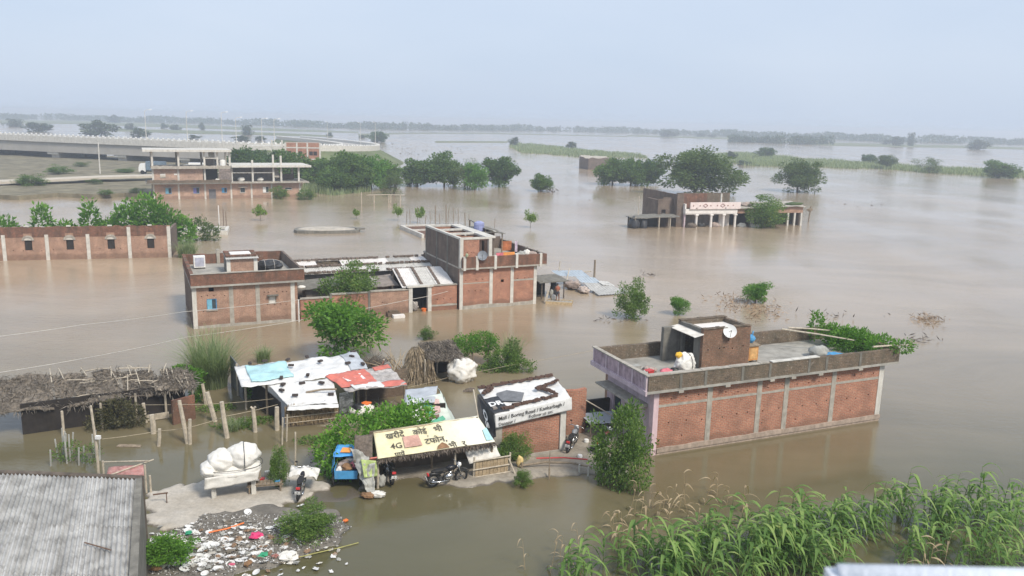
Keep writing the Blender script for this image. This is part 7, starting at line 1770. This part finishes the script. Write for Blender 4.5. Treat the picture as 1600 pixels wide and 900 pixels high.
t = thing('dead_bush', 'brown half dead bush heaped against the thatched shed', 'bush', G(185, 668), 0)
part(t, 'foliage', leafmass(42, [(0,0,0.75,1.0,0.6,0.75),(-0.7,-0.2,0.3,0.7,0.6,0.6),(0.7,0.2,0.5,0.6,0.5,0.6)], 2600, 0.13, LEAF_BROWN), None)
t = thing('creeper_mound', 'small vine climbing the post beside the cyan tarpaulin', 'creeper', G(388, 632), 0)
part(t, 'foliage', leafmass(43, [(0,0,1.2,0.28,0.28,0.35),(0.05,0,0.8,0.15,0.15,0.5)], 900, 0.1, LEAF_BRIGHT), None)
PG = 'weathered posts standing in the flooded yard'
for i, (bx_, by_, tx, ty, w) in enumerate(((240,677,239,648,9),(248,697,251,670,6),(293,693,284,626,7),(297,694,299,655,6),(336,658,326,613,8),(355,684,349,628,8),(399,675,397,638,7),(274,645,270,615,8),(322,633,318,600,6),(433,672,434,636,8),(228,660,226,630,6),(461,725,463,675,3))):
    P = G(bx_, by_); h = HGT(P, ty); T = Vector((P.x + (tx-bx_)*MPP(P), P.y, h)); r = w*MPP(P)/2
    m = MB(); m.tube([(0,0,BED),(0,0,0),((T.x-P.x)*0.5+rnd.uniform(-.02,.02),0,h*0.5),(T.x-P.x,0,h)],[r,r,r*0.95,r*0.85],7)
    if i in (6,7): m.tube([(T.x-P.x-0.12,0,h+0.08),(T.x-P.x,0,h-0.03)],r*0.5,5); m.tube([(T.x-P.x+0.12,0,h+0.08),(T.x-P.x,0,h-0.03)],r*0.5,5)
    single('yard_post', m, WOODL, 'weathered wooden post standing in the flooded yard' if i not in (5,2,11,0) else ('thick leaning post carrying the lower wire in the flooded yard','leaning post crossed with a shorter one in the flooded yard','squat thick post stub in the flooded yard','slim upright stake beside the slim shrub')[(5,2,0,11).index(i)], 'post', P, group=PG if i not in (5,2,11,0) else None)
P = G(155, 748); m = MB(); m.tube([(0,0,BED),(0,0,1.4),(-0.1,0,HGT(P,634))],[0.06,0.055,0.05],7); single('yard_pole', m, WOODL, 'tall pale pole with a small white box beside the corrugated roof', 'pole', P)
m = MB(); m.box(-0.1,0.1,-0.06,0.06,0,0.14); single('meter_box', m, WHITEP, 'small white box fixed on the tall pale pole', 'box', (P.x+0.12,P.y-0.05,HGT(P,685)))
def wire(name, label, pts, r, mat, sag=0.0, cat='wire'):
    A = Vector(pts[0]); m = MB(); out = []
    for a, b2 in zip(pts, pts[1:]):
        a, b2 = Vector(a), Vector(b2)
        for k in range(8): u = k/8; out.append(a.lerp(b2,u) - Vector((0,0,sag*4*u*(1-u))) - A)
    out.append(Vector(pts[-1])-A); m.tube(out, r, 5, False); return single(name, m, mat, label, cat, A)
ropeM = plain('fence_rope',(0.42,0.36,0.26),0.9)
wire('fence_wire','taut upper wire running past the yard posts to the tarpaulin shed',[Q(152,632,1.0),Q(285,632,1.0),Q(352,630,1.0),Q(436,622,1.1)],0.012,ropeM,0.02)
wire('fence_wire','lower rope strung along the yard posts to the tarpaulin shed',[Q(160,686,0.5),Q(250,673,0.5),Q(295,668,0.55),Q(354,650,0.8),Q(434,632,1.0)],0.016,ropeM,0.03)
wire('fence_wire','rope strung from the straw hut to the creeper past the white bundle',[Q(635,606,0.2),Q(700,590,0.3),Q(790,572,0.5),Q(925,548,0.6),Q(960,545,0.7)],0.012,ropeM,0.02)
m = MB(); m.patch([(-0.55,-0.1,0.0),(0.55,-0.12,0.02),(0.5,0.1,0.03),(-0.5,0.12,0.05)],8,4,0.03,2,0,2,0.05); single('floating_plank', m, WOOD, 'dark plank floating among the yard posts', 'plank', on(202,697,0.02))
t = thing('red_table', 'tilted rack with red and pale printed sheet beside the corrugated roof', 'rack', G(205, 745), 0)
m = MB(); m.patch([Q(166,744,0.55),Q(228,744,0.55),Q(227,726,0.7),Q(170,729,0.7)],12,8,0.03,2,0,2,0.015); part(t, 'sheet', m, plain('red_print_sheet',(0.42,0.20,0.18),0.7,0.5,4,0.6,(0.5,0.42,0.38)), True, True)
for (x, y, h) in ((229,770,1.2),(163,752,0.9),(236,772,0.8)):
    q = G(x, y); m = MB(); m.tube([(q.x,q.y,BED),(q.x,q.y,h)],0.045,6); part(t, 'post', m, WOODL, False, True)
for (a, b2) in (((145,752,0.6),(240,718,0.75)),((160,722,0.7),(232,720,0.9))):
    m = MB(); m.tube([Q(*a),Q(*b2)],0.03,6); part(t, 'rail', m, WOODL, False, True)
t = thing('wicker_fence', 'grey tangled wicker fence panel at the corner of the yard', 'fence', G(135, 720), 0)
o0 = G(135,720); rr = random.Random(3)
for i in range(16):
    a = Vector((rr.uniform(-1.4,0.5), rr.uniform(-.6,.8), 0)); m = MB(); m.tube([a+Vector((0,0,BED)), a+Vector((rr.uniform(-.2,.2),rr.uniform(-.2,.2),rr.uniform(0.6,1.3)))],0.035,5); part(t, 'stake', m, SACKG)
part(t, 'foliage', leafmass(44, [(0.2,0,0.3,0.4,0.5,0.5),(-0.8,0,0.4,0.6,0.6,0.5)], 900, 0.1, LEAF_NEAR), None)

# ---- corrugated roof near the viewer
cr = Frame(G(222, 748, 3.0), -2.0)
t = thing('corrugated_roof', 'grey corrugated sheet roof with stained parapet close to the viewpoint', 'roof', cr.o, cr.a)
kx = Vector((0.44,-1,0)).normalized()
def cs(u, d, z): return Vector((u*1.0 + d*0.42, -d*0.9, z))       # along the top edge, down towards the viewer
for row, (d0, d1) in enumerate(((0.15,3.3),(3.15,5.9),(5.75,9.0))):
    for k in range(8):
        u0, u1 = -0.22-1.02*(k+1), -0.22-1.02*k+0.03
        z = 3.0 + 0.012*(k % 2) + 0.02*(2-row)
        m = MB(); m.corrug([cs(u0,d1,z-0.06*d1), cs(u1,d1,z-0.06*d1), cs(u1,d0,z-0.06*d0), cs(u0,d0,z-0.06*d0)], 0.15, 0.045, 4); part(t, 'roof_sheet', m, plain('stained_sheet',(0.46,0.455,0.44),0.85,0.35,1.3,0.85,(0.13,0.125,0.115)))
m = MB(); a = cs(-0.12,0,0); b2 = cs(-0.12,9.2,0); m.beam((a.x,a.y,0.95), (b2.x,b2.y,0.62), 0.22, 4.2); part(t, 'side_wall', m, CONCD)
m = MB(); m.beam(cs(-9,-0.05,0.95), cs(0.0,-0.05,0.95), 0.22, 4.2); part(t, 'parapet', m, plain('mossy_render',(0.12,0.10,0.08),0.95,0.5,3,0.5,(0.2,0.12,0.08)))
m = MB(); m.tube([cs(-1.6,4.4,2.86), cs(-0.8,4.75,2.84)],0.02,5); part(t, 'rusty_bar', m, REBAR)
P = on(240,786,0.1); m = MB(); m.tube([(0,0,0.35),(0.55,0.05,0.42)],0.03,6); m.tube([(0.5,0.05,0.42),(0.5,0.05,0.0)],0.02,5); single('bent_pipe', m, REBAR, 'bent rusty pipe end on the cement bank beside the roof', 'pipe', P)

# ---- rubbish bank: paper plates and scraps
rr = random.Random(17)
pm = MB(); n = 14
ringv = [[(r_*math.cos(2*math.pi*i/n), r_*math.sin(2*math.pi*i/n), z) for i in range(n)] for r_, z in ((0.085,0.0),(0.10,0.018),(0.14,0.03))]
pm.add([v for rg in ringv for v in rg] + [(0,0,0)], [(42,i,(i+1) % n) for i in range(n)] + [(j*n+i,(j+1)*n+i,(j+1)*n+(i+1) % n,j*n+(i+1) % n) for j in range(2) for i in range(n)])
plate = pm.mesh('paper_plate', [PAPER]); PGR = 'paper plates scattered over the rubbish bank'
cnt = 0
def scatter(px, py, me, name, label, cat, group, sc=1.0, tilt=0.35):
    p = G(px, py, 0.12); z = max(0.012, h_heap(p.x, p.y), h_apron(p.x, p.y))
    o = link(name, me); o.location = (p.x, p.y, z + 0.015); o.rotation_euler = (rr.uniform(-tilt,tilt), rr.uniform(-tilt,tilt), rr.uniform(0,6.28)); k = sc*rr.uniform(.75,1.2); o.scale = (k, k*rr.uniform(.75,1.1), k)
    return tag(o, label, cat, group)
for i in range(100):
    for _ in range(20):
        px, py = rr.gauss(320, 55), rr.gauss(866, 22)
        if 236 < px < 460 and 822 < py < 905 and (px-236)*0.42+ (900-py)*0.9 > 12: break
    scatter(px, py, plate, 'paper_plate', 'white paper plate lying among others on the rubbish bank', 'plate', PGR)
for (px, py) in ((268,841),(294,832),(380,827),(446,842),(387,803),(470,787),(510,838),(455,868),(398,868),(360,835)): scatter(px, py, plate, 'paper_plate', 'white paper plate lying among others on the rubbish bank', 'plate', PGR)
sm = MB(); sm.blob((0,0,0.03),(0.13,0.10,0.05),3,0.6,2.2,12,7)
for (px, py, mt, lab, sc) in ((400,842,plain('magenta_plastic',(0.75,0.06,0.2),0.5),'bright pink plastic scrap on the rubbish bank',1.5),(411,870,GREENP,'green plastic scrap near the water edge',1.3),(295,836,GREENP,'green plastic bag at the top of the rubbish bank',1.4),(255,872,REDP,'red scrap beside the green weeds',0.9),(362,885,plain('rose_plastic',(0.6,0.12,0.2),0.5),'rose coloured scrap among the paper plates',1.0),(243,893,CARD,'brown cardboard scrap beside the corrugated roof',1.8),(388,884,CARD,'brown bowl shaped scrap at the water edge',1.5),(450,870,SACKW,'crumpled white bag at the water edge',2.2),(540,811,ORANGE,'small orange scrap at the end of the rubbish bank',1.2),(430,872,plain('dusty_pink',(0.4,0.18,0.15),0.7),'dusty pink scrap beside the crumpled white bag',1.0)):
    scatter(px, py, sm.mesh('plastic_scrap', [mt]), 'plastic_scrap', lab, 'litter', None, sc, 0.2)
wire('plastic_pipe','orange plastic pipe lying along the top of the rubbish bank',[on(326,832,0.2),on(355,826,0.22),on(381,817,0.22)],0.035,ORANGE,0,'pipe')
wire('rope','thin yellow rope trailing along the water edge of the rubbish bank',[on(450,875,0.05),on(490,865,0.1),on(530,856,0.04),on(560,848,0.03)],0.02,plain('yellow_rope',(0.4,0.38,0.14),0.9),0,'rope')
# crumbs of litter and gravel nobody could count
SG2 = 'crumpled scraps of paper and plastic on the rubbish bank'
crump = []
for s_, mt in ((1,PAPER),(2,SACKW),(3,SACKG),(4,plain('wet_paper',(0.45,0.43,0.39),0.8,0.3,6)),(5,PAPER),(6,plain('muddy_scrap',(0.22,0.19,0.15),0.9,0.4,6)),(7,plain('brown_scrap',(0.30,0.2,0.13),0.9,0.4,6))):
    q = MB(); q.blob((0,0,0.02),(0.13,0.10,0.035),s_*3,0.9,2.6,18,10,0.0,0.25); crump.append(q.mesh('crumpled_scrap',[mt]))
for i in range(290):
    for _ in range(20):
        px, py = rr.gauss(360, 85), rr.gauss(856, 24)
        if 236 < px < 545 and 812 < py < 903: break
    scatter(px, py, rr.choice(crump), 'crumpled_scrap', 'crumpled pale scrap of paper or plastic on the rubbish bank', 'litter', SG2, rr.uniform(.35,1.0), 0.3)
rng = np.random.default_rng(4); n = 9000; pts = []; 
while len(pts) < n:
    px, py = rng.uniform(235,548), rng.uniform(805,900); p = G(px,py,0.12); z = h_heap(p.x,p.y)
    if z > 0.02: pts.append((p.x,p.y,z+0.004))
    else: n -= 1
V = leaves(rng, np.array(pts), np.concatenate([rng.normal(size=(len(pts),2)), np.abs(rng.normal(size=(len(pts),1)))*0.4],1), 0.06, 0.8)
k = rng.uniform(0,1,len(pts)); me1 = quads_mesh('litter_crumbs', V.reshape(-1,4,3)[k>0.28].reshape(-1,3), plain('grey_litter',(0.20,0.185,0.165),0.9,0.5,9,0.3)); tag(link('litter_crumbs', me1),'grey gravel and crumbs of litter covering the rubbish bank','litter',None,'stuff')
me2 = quads_mesh('litter_crumbs', V.reshape(-1,4,3)[k<=0.28].reshape(-1,3), PAPER); tag(link('litter_crumbs', me2),'tiny white paper scraps strewn over the rubbish bank','litter',None,'stuff')

# ---- shack, raft and collapsed sheets beyond the tower house
P = G(846, 468); ks = Frame(P, 22); t = thing('open_shack', 'dark open shack with flat stick roof beside the tower house', 'shack', ks.o, ks.a)
m = MB(); m.patch([(-0.3,-0.2,1.55),(2.4,-0.3,1.6),(2.3,2.2,1.75),(-0.3,2.2,1.7)],14,10,0.05,2,0,3,0.09); part(t, 'roof', m, CONCD)
for (x, y) in ((2.1,0.0),(0.0,0.0),(2.1,1.9),(0.1,1.9),(1.3,0.9)):
    m = MB(); m.tube([(x,y,BED),(x,y,1.6)],0.06,6); part(t, 'post', m, BRUSHW)
m = MB(); m.box(-0.1,1.2,2.0,2.05,BED,1.65); part(t, 'back_wall', m, DARKIN)
m = MB(); m.blob((1.4,0.6,0.7),(0.3,0.3,0.7),3,0.3); part(t, 'hanging_cloth', m, TARPK, True)
P = G(853, 474); t = thing('raft', 'small plank raft with upturned bow moored beside the tower house', 'raft', P, R(-8))
for i in range(7):
    m = MB(); m.box(0.05+i*0.3,0.33+i*0.3,-0.1,1.0,0.02,0.1+0.01*(i % 2)); part(t, 'plank', m, CONC)
m = MB(); m.rbox((1.1,-0.14,0.1),(2.25,0.09,0.2),(0,0,0)); m.rbox((1.1,1.05,0.08),(2.2,0.06,0.16),(0,0,0)); part(t, 'gunwale', m, plain('straw_edge',(0.55,0.42,0.25),0.9,0.4,6))
m = MB(); m.beam((-0.05,-0.1,0.05),(0.12,0.5,1.0),0.16,0.06); part(t, 'upturned_plank', m, WOODL)
def person(label, P, rz, h, shirt, legs, lean=0.25):
    t = thing('person', label, 'person', P, rz)
    k = h/1.7
    me = bpy.data.meshes.new('body'); 
    J = [(0,0,0.92),(0,0.02,1.12),(0,0.10*lean*4,1.36),(0,0.12*lean*4,1.5),(0,0.14*lean*4,1.62),(-0.10,0,0.9),(-0.11,0.04,0.5),(-0.12,-0.02,0.08),(-0.12,0.1,0.03),(0.10,0,0.9),(0.12,-0.06,0.5),(0.13,-0.06,0.08),(0.13,0.06,0.03),(-0.2,0.10*lean*4,1.38),(-0.27,0.16,1.1),(-0.2,0.36,0.98),(0.2,0.10*lean*4,1.38),(0.27,0.18,1.12),(0.18,0.38,1.02)]
    E = [(0,1),(1,2),(2,3),(3,4),(0,5),(5,6),(6,7),(7,8),(0,9),(9,10),(10,11),(11,12),(2,13),(13,14),(14,15),(2,16),(16,17),(17,18)]
    rad = [.13,.125,.14,.055,.10,.09,.065,.05,.04,.09,.065,.05,.04,.065,.045,.04,.065,.045,.04]
    me.from_pydata([(x*k,y*k,z*k) for x,y,z in J], E, []); o = link('body', me); o.parent = t
    s_ = o.modifiers.new('Skin','SKIN'); 
    for i, r_ in enumerate(rad): me.skin_vertices[0].data[i].radius = (r_*k, r_*k)
    me.skin_vertices[0].data[0].use_root = True
    o.modifiers.new('Sub','SUBSURF').levels = 2; o.modifiers['Sub'].render_levels = 2
    me.materials.append(SKIN)
    m = MB(); m.blob((0,0.07*k,1.22*k),(0.21*k,0.16*k,0.26*k),2,0.08); part(t,'shirt',m,shirt,True)
    m = MB(); m.blob((0,0,0.86*k),(0.17*k,0.15*k,0.18*k),3,0.08)
    for sx in (-1,1): m.tube([(sx*.1*k,0,.86*k),(sx*.115*k,0,.5*k)],[.105*k,.09*k],8)
    part(t,'shorts',m,legs,True)
    m = MB(); m.blob((0,0.13*k*lean*4,1.68*k),(0.095*k,0.105*k,0.08*k),4,0.05); part(t,'hair',m,HAIR,True)
p = G(871, 470, 0.12); person('person in rust coloured shirt standing on the small plank raft', (p.x,p.y,0.12), R(10), 1.45, SHIRT, plain('dark_shorts',(0.05,0.05,0.06),0.9))
m = MB(); m.blob((0,0,0.2),(0.22,0.2,0.26),3,0.3); p = G(865,468,0.12); single('cloth_bag', m, SACKW, 'pale bag lying on the small plank raft', 'bag', (p.x,p.y,0.1), smooth=True)
m = MB(); m.blob((0,0,0.3),(0.2,0.2,0.36),5,0.3); p = G(861,463,0.12); single('cloth_bag', m, SACKG, 'dark grey sack standing on the small plank raft', 'bag', (p.x,p.y,0.1), smooth=True)
cf = Frame(G(885, 452), 12); t = thing('collapsed_sheets', 'collapsed pale roof sheets lying on the water past the shack', 'roof', cf.o, cf.a)
for i, (c, mt) in enumerate((([(-0.4,1.6,0.95),(2.6,1.4,0.85),(2.4,3.6,1.1),(-0.6,3.6,1.1)],TINB),([(1.4,0.2,0.6),(3.4,0.0,0.45),(3.1,1.4,0.8),(1.2,1.5,0.9)],TINB),([(1.8,-1.9,0.2),(4.6,-1.7,0.2),(4.1,0.0,0.5),(1.6,-0.1,0.6)],TIN),([(2.0,-3.3,0.12),(5.4,-2.6,0.1),(4.9,-1.3,0.3),(1.9,-1.8,0.25)],TIN),([(3.2,-0.7,0.5),(4.5,-0.6,0.35),(4.2,0.8,0.5),(3.0,0.9,0.6)],TINW))):
    m = MB(); m.corrug(c,0.3,0.03,4); part(t, 'sheet', m, mt)
m = MB(); m.blob((0.6,0.2,0.4),(0.7,0.9,0.4),3,0.5,2.5); part(t, 'rag_heap', m, RAGS, True)
m = MB(); m.blob((1.2,-1.3,0.2),(0.5,1.0,0.3),5,0.5,2.5); part(t, 'rag_heap', m, plain('pale_rags',(0.55,0.46,0.40),0.9,0.5,6,0.4), True)
for a, b2 in (((0.0,0.3,0.4),(0.9,2.4,1.5)),((2.2,3.4,0.9),(3.4,3.4,1.0)),((0.2,3.5,1.0),(0.3,3.6,2.0)),((1.9,-2.6,0.1),(1.95,-2.6,-0.6)),((3.4,-2.7,0.1),(3.45,-2.7,-0.6))):
    m = MB(); m.tube([a,b2],0.05,6); part(t, 'pole', m, WOODL)
P = G(928, 446); m = MB(); m.tube([(0,0,BED),(0,0,HGT(P,406))],[0.11,0.09],8); single('pole', m, WOOD, 'tall dark pole standing past the collapsed sheets', 'pole', P)
# overhead cables
wire('overhead_cable','long pale cable sagging from beyond the yard to the square house',[Q(-60,532,3.2),Q(125,508,3.2),Q(288,487,2.2),Q(470,468,2.3)],0.016,WIREM,0.05,'cable')
wire('overhead_cable','pale cable hanging low across the water before the courtyard wall',[Q(-60,590,2.0),Q(125,561,2.0),Q(290,527,1.2),Q(470,500,0.8),Q(640,468,1.3),Q(700,455,1.6)],0.018,WIREM,0.05,'cable')

# ------------------------------------------------------------------ reeds, maize and dry stalks in the foreground
def clump(name, label, px, py, top, wpx, n, mat, seed, lean=0.75, width=0.03, cat='grass'):
    P = G(px, py); h = HGT(P, top); w = wpx*MPP(P)
    rng = np.random.default_rng(seed); r = np.sqrt(rng.uniform(0,1,n))*w*0.26; a = rng.uniform(0,2*np.pi,n)
    base = np.stack([r*np.cos(a), r*np.sin(a)*0.8, np.full(n,-0.1)],1)
    t = thing(name, label, cat, P, 0); part(t, 'blades', quads_mesh('blades', blades(rng, base, h*1.1, lean, width, 4), mat), None)['kind'] = 'stuff'
clump('tall_grass','big rounded clump of tall pale reed grass beside the thatched shed',330,604,520,92,1250,LEAF_REED,1,0.75,0.045)
clump('tall_grass','small tuft of reed grass behind the pale tarpaulin roof',411,566,540,36,350,LEAF_REED,2,0.7,0.045)
clump('tall_grass','reed tuft in the water at the corner of the arched building',292,402,373,50,420,LEAF_REED,3,0.7,0.06)
clump('tall_grass','sparse weeds standing in the flooded yard between posts',362,672,650,50,260,LEAF_REED,4,0.8)
clump('tall_grass','feathery pale weeds over the low sprawling green weeds',800,572,525,44,320,LEAF_REED,5,0.5,0.04)

def maize_variant(seed, dry=False):
    rr = random.Random(seed); h = rr.uniform(1.2, 1.9)
    st = MB(); lx, ly = rr.uniform(-.1,.1), rr.uniform(-.1,.1)
    spine = [Vector((lx*(z/h)**2, ly*(z/h)**2, z)) for z in (-0.5, 0.0, h*0.35, h*0.7, h)]
    st.tube(spine, [0.017,0.016,0.014,0.010,0.004], 5, False)
    lf = MB(); nl = rr.randint(9, 11) if not dry else 4; az = rr.uniform(0, 6.28)
    for i in range(nl):
        u = 0.1 + 0.88*i/(nl-1); p = Vector((lx*u*u, ly*u*u, h*u)); az += 2.4 + rr.uniform(-.5,.5)
        d = Vector((math.cos(az), math.sin(az), 0)); d = (d + Vector((0.85,-0.35,0))).normalized()    # wind from the left
        L_ = rr.uniform(0.55, 0.95)*(1.1-0.35*abs(u-0.55)); w = rr.uniform(0.05, 0.085); rise = rr.uniform(0.55,1.0); sd = Vector((-d.y, d.x, 0)); prev = None
        fold = rr.uniform(.8, 1.5)
        for k in range(7):
            s = k/6; q = p + d*L_*(s*0.95) + Vector((0,0,L_*(rise*s - fold*s*s)))
            ww = w*(0.35+1.1*s if s < 0.4 else 1.25*(1-s)+0.03)
            roll = Vector((0,0,0.35*ww)); cur = (q - sd*ww + roll, q, q + sd*ww + roll)
            if prev:
                lf.add([prev[0],prev[1],cur[1],cur[0]],[(0,1,2,3)]); lf.add([prev[1],prev[2],cur[2],cur[1]],[(0,1,2,3)])
            prev = cur
    def mk(m, name, mat, weld):
        me = bpy.data.meshes.new(name); me.from_pydata(m.v, [], m.f); me.materials.append(mat)
        bm = bmesh.new(); bm.from_mesh(me); bmesh.ops.remove_doubles(bm, verts=bm.verts, dist=1e-5); bm.to_mesh(me); bm.free()
        me.polygons.foreach_set('use_smooth',[True]*len(me.polygons)); return me
    return mk(st,'stalk', LEAF_STALK if not dry else LEAF_DRY, True), mk(lf,'leaves', LEAF_MAIZE if not dry else LEAF_DRY, True)
MV = [maize_variant(s) for s in range(14)]
DV = [maize_variant(100+s, True) for s in range(4)]
rr = random.Random(23)
patches = [   # outline in the photograph of where stalks stand, number
    ([(905,905),(960,880),(1010,872),(1040,905)], 11),
    ([(1010,905),(1030,868),(1100,850),(1150,842),(1160,905)], 34),
    ([(1150,880),(1190,842),(1270,822),(1330,805),(1330,850),(1240,880),(1180,905)], 66),
    ([(1310,860),(1330,800),(1400,798),(1476,795),(1620,800),(1620,850),(1400,845)], 62),
    ([(1380,880),(1420,862),(1490,870),(1620,868),(1620,905),(1420,905)], 26),
    ([(1160,905),(1230,880),(1300,870),(1320,905)], 16),
    ([(1040,900),(1080,888),(1130,905),(1200,930),(1000,930)], 16),
    ([(860,930),(900,890),(930,905),(940,930)], 7)]
MG = 'maize plants standing in the flooded field'
for poly, n in patches:
    xs = [p[0] for p in poly]; ys = [p[1] for p in poly]; pa = poly; k = 0; tries = 0
    while k < n and tries < 4000:
        tries += 1
        x, y = rr.uniform(min(xs), max(xs)), rr.uniform(min(ys), max(ys))
        if not inside(pa, np.array([x]), np.array([y]))[0]: continue
        P = G(x, y); s, l = rr.choice(MV)
        o = link('maize_plant', s); o.location = P; o.rotation_euler = (rr.uniform(-.08,.08), rr.uniform(-.06,.14), rr.uniform(-.7,.7)); q = rr.uniform(.62,1.22); o.scale = (q*1.1, q*1.1, q)
        tag(o, 'green arching maize plant standing in the flooded field', 'maize', MG)
        c = link('leaves', l); c.parent = o; k += 1
DG = 'dried maize stalks beside the flooded field'
for (x, y) in ((955,825),(965,835),(985,800),(1000,810),(1020,795),(1035,800),(1045,815),(1070,795),(1075,812),(975,850),(1100,790),(955,845),(1060,800),(1120,775),(1135,790),(1010,830),(1160,800),(1150,850),(820,890),(875,870),(885,890),(905,860),(860,895),(1450,890),(1475,885),(1440,900),(1090,822),(990,822),(1048,792),(1028,812)):
    P = G(x, y); s, l = rr.choice(DV); o = link('dry_stalk', s); o.location = P; o.rotation_euler = (rr.uniform(-.25,.25), rr.uniform(-.2,.2), rr.uniform(0,6.28)); q = rr.uniform(.5,.85); o.scale = (q*1.1,q*1.1,q)
    tag(o, 'dried tan maize stalk drooping over the water', 'dry stalk', DG); c = link('leaves', l); c.parent = o
for k, (px, py, lab) in enumerate(((362,668,'green water weed floating between the leaning yard posts'),(392,660,'green water weed floating beside the tarpaulin shed'),(490,690,'trailing green weed floating below the vine covered roof'),(330,640,'small weed patch floating by the reed grass clump'))):
    t = thing('water_weed', lab, 'weed', G(px, py), 0)
    part(t, 'foliage', leafmass(60+k, [(0,0,0.03,0.9,0.5,0.12),(0.6,0.3,0.03,0.6,0.4,0.1)], 700, 0.13, LEAF_NEAR), None)
# drifting dead weeds and debris on the water
def drift(name, label, pts, n, size, mat, seed, z=0.01):
    rng = np.random.default_rng(seed); out = []
    for (px, py, sx, sy) in pts:
        for _ in range(n):
            p = G(rng.normal(px, sx), rng.normal(py, sy)); out.append((p.x, p.y, z + abs(rng.normal(0,0.03))))
    A = rng.normal(size=(len(out),3)); A[:,2] = np.abs(A[:,2])*0.5
    tag(link(name, quads_mesh(name, leaves(rng, np.array(out), A, size, 0.16), mat)), label, 'debris', None, 'stuff')
drift('drifting_weeds','dry reddish weeds drifting on the water around the bright forked tree',[(1160,480,25,8),(1195,490,18,7),(1150,470,20,5),(1450,500,12,5)],170,0.4,plain('dead_weed',(0.36,0.25,0.16),0.9,0.4,3),1)
drift('drifting_weeds','dark twigs drifting on open water near the stair room',[(1020,430,12,2),(960,500,22,3),(1330,322,40,4),(1250,325,60,3),(1440,530,20,3),(1300,495,30,5),(960,310,30,4),(1000,292,25,3)],26,0.5,BRUSHW,2)
drift('drifting_weeds','scattered debris on the far water beyond the mango trees',[(620,228,20,3),(700,232,40,3),(640,238,12,4),(860,300,6,1)],30,1.3,BRUSHW,3)
# parapet of the building under the viewpoint
t = thing('viewpoint_parapet', 'pale painted parapet end right below the viewpoint', 'parapet', (0, 0, 0), 0)
d = ray(1290, 874); q = d*(1.75/d.y) + Vector((0,0,CAM_H)); 
WB = plain('bluish_white_paint',(0.70,0.74,0.80),0.5,0.05,2,0.1)
m = MB(); d1 = ray(1700, 897); q1 = d1*(1.95/d1.y) + Vector((0,0,CAM_H)); zt = q.z - 0.02
m.box(q.x, q.x+1.6, q.y-0.42, q.y, zt-0.9, zt); po = part(t, 'parapet', m, WB)
m = MB(); m.tube([(q.x+0.02, q.y-0.03, zt+0.005),(q.x+1.6, q.y-0.03, zt+0.005)],0.02,10); part(po, 'rounded_edge', m, WB, True)
m = MB(); m.box(-3, q.x+2.5, -2.5, q.y-0.5, BED, zt-0.905); m.box(q.x-0.1,q.x+2.5,q.y-0.498,q.y+0.02,BED,zt-0.91); part(t, 'wall', m, WHITEW)
# ------------------------------------------------------------------ humid air
hz = MB(); hz.box(-6500, 6500, -40, 8500, BED-1.0, 19.5)
ho = link('haze', None); COL.objects.unlink(ho); bpy.data.objects.remove(ho)
mh = bpy.data.materials.new('humid_air'); mh.use_nodes = True; nt = mh.node_tree; nt.nodes.clear()
ou = nt.nodes.new('ShaderNodeOutputMaterial'); pvl = nt.nodes.new('ShaderNodeVolumePrincipled')
pvl.inputs['Color'].default_value = (0.76, 0.85, 0.98, 1); pvl.inputs['Density'].default_value = 0.00078; pvl.inputs['Anisotropy'].default_value = 0.2
nt.links.new(pvl.outputs['Volume'], ou.inputs['Volume'])
o = link('haze', hz.mesh('haze', [mh])); o['kind'] = 'stuff'; o['label'] = 'pale humid haze over the flood'
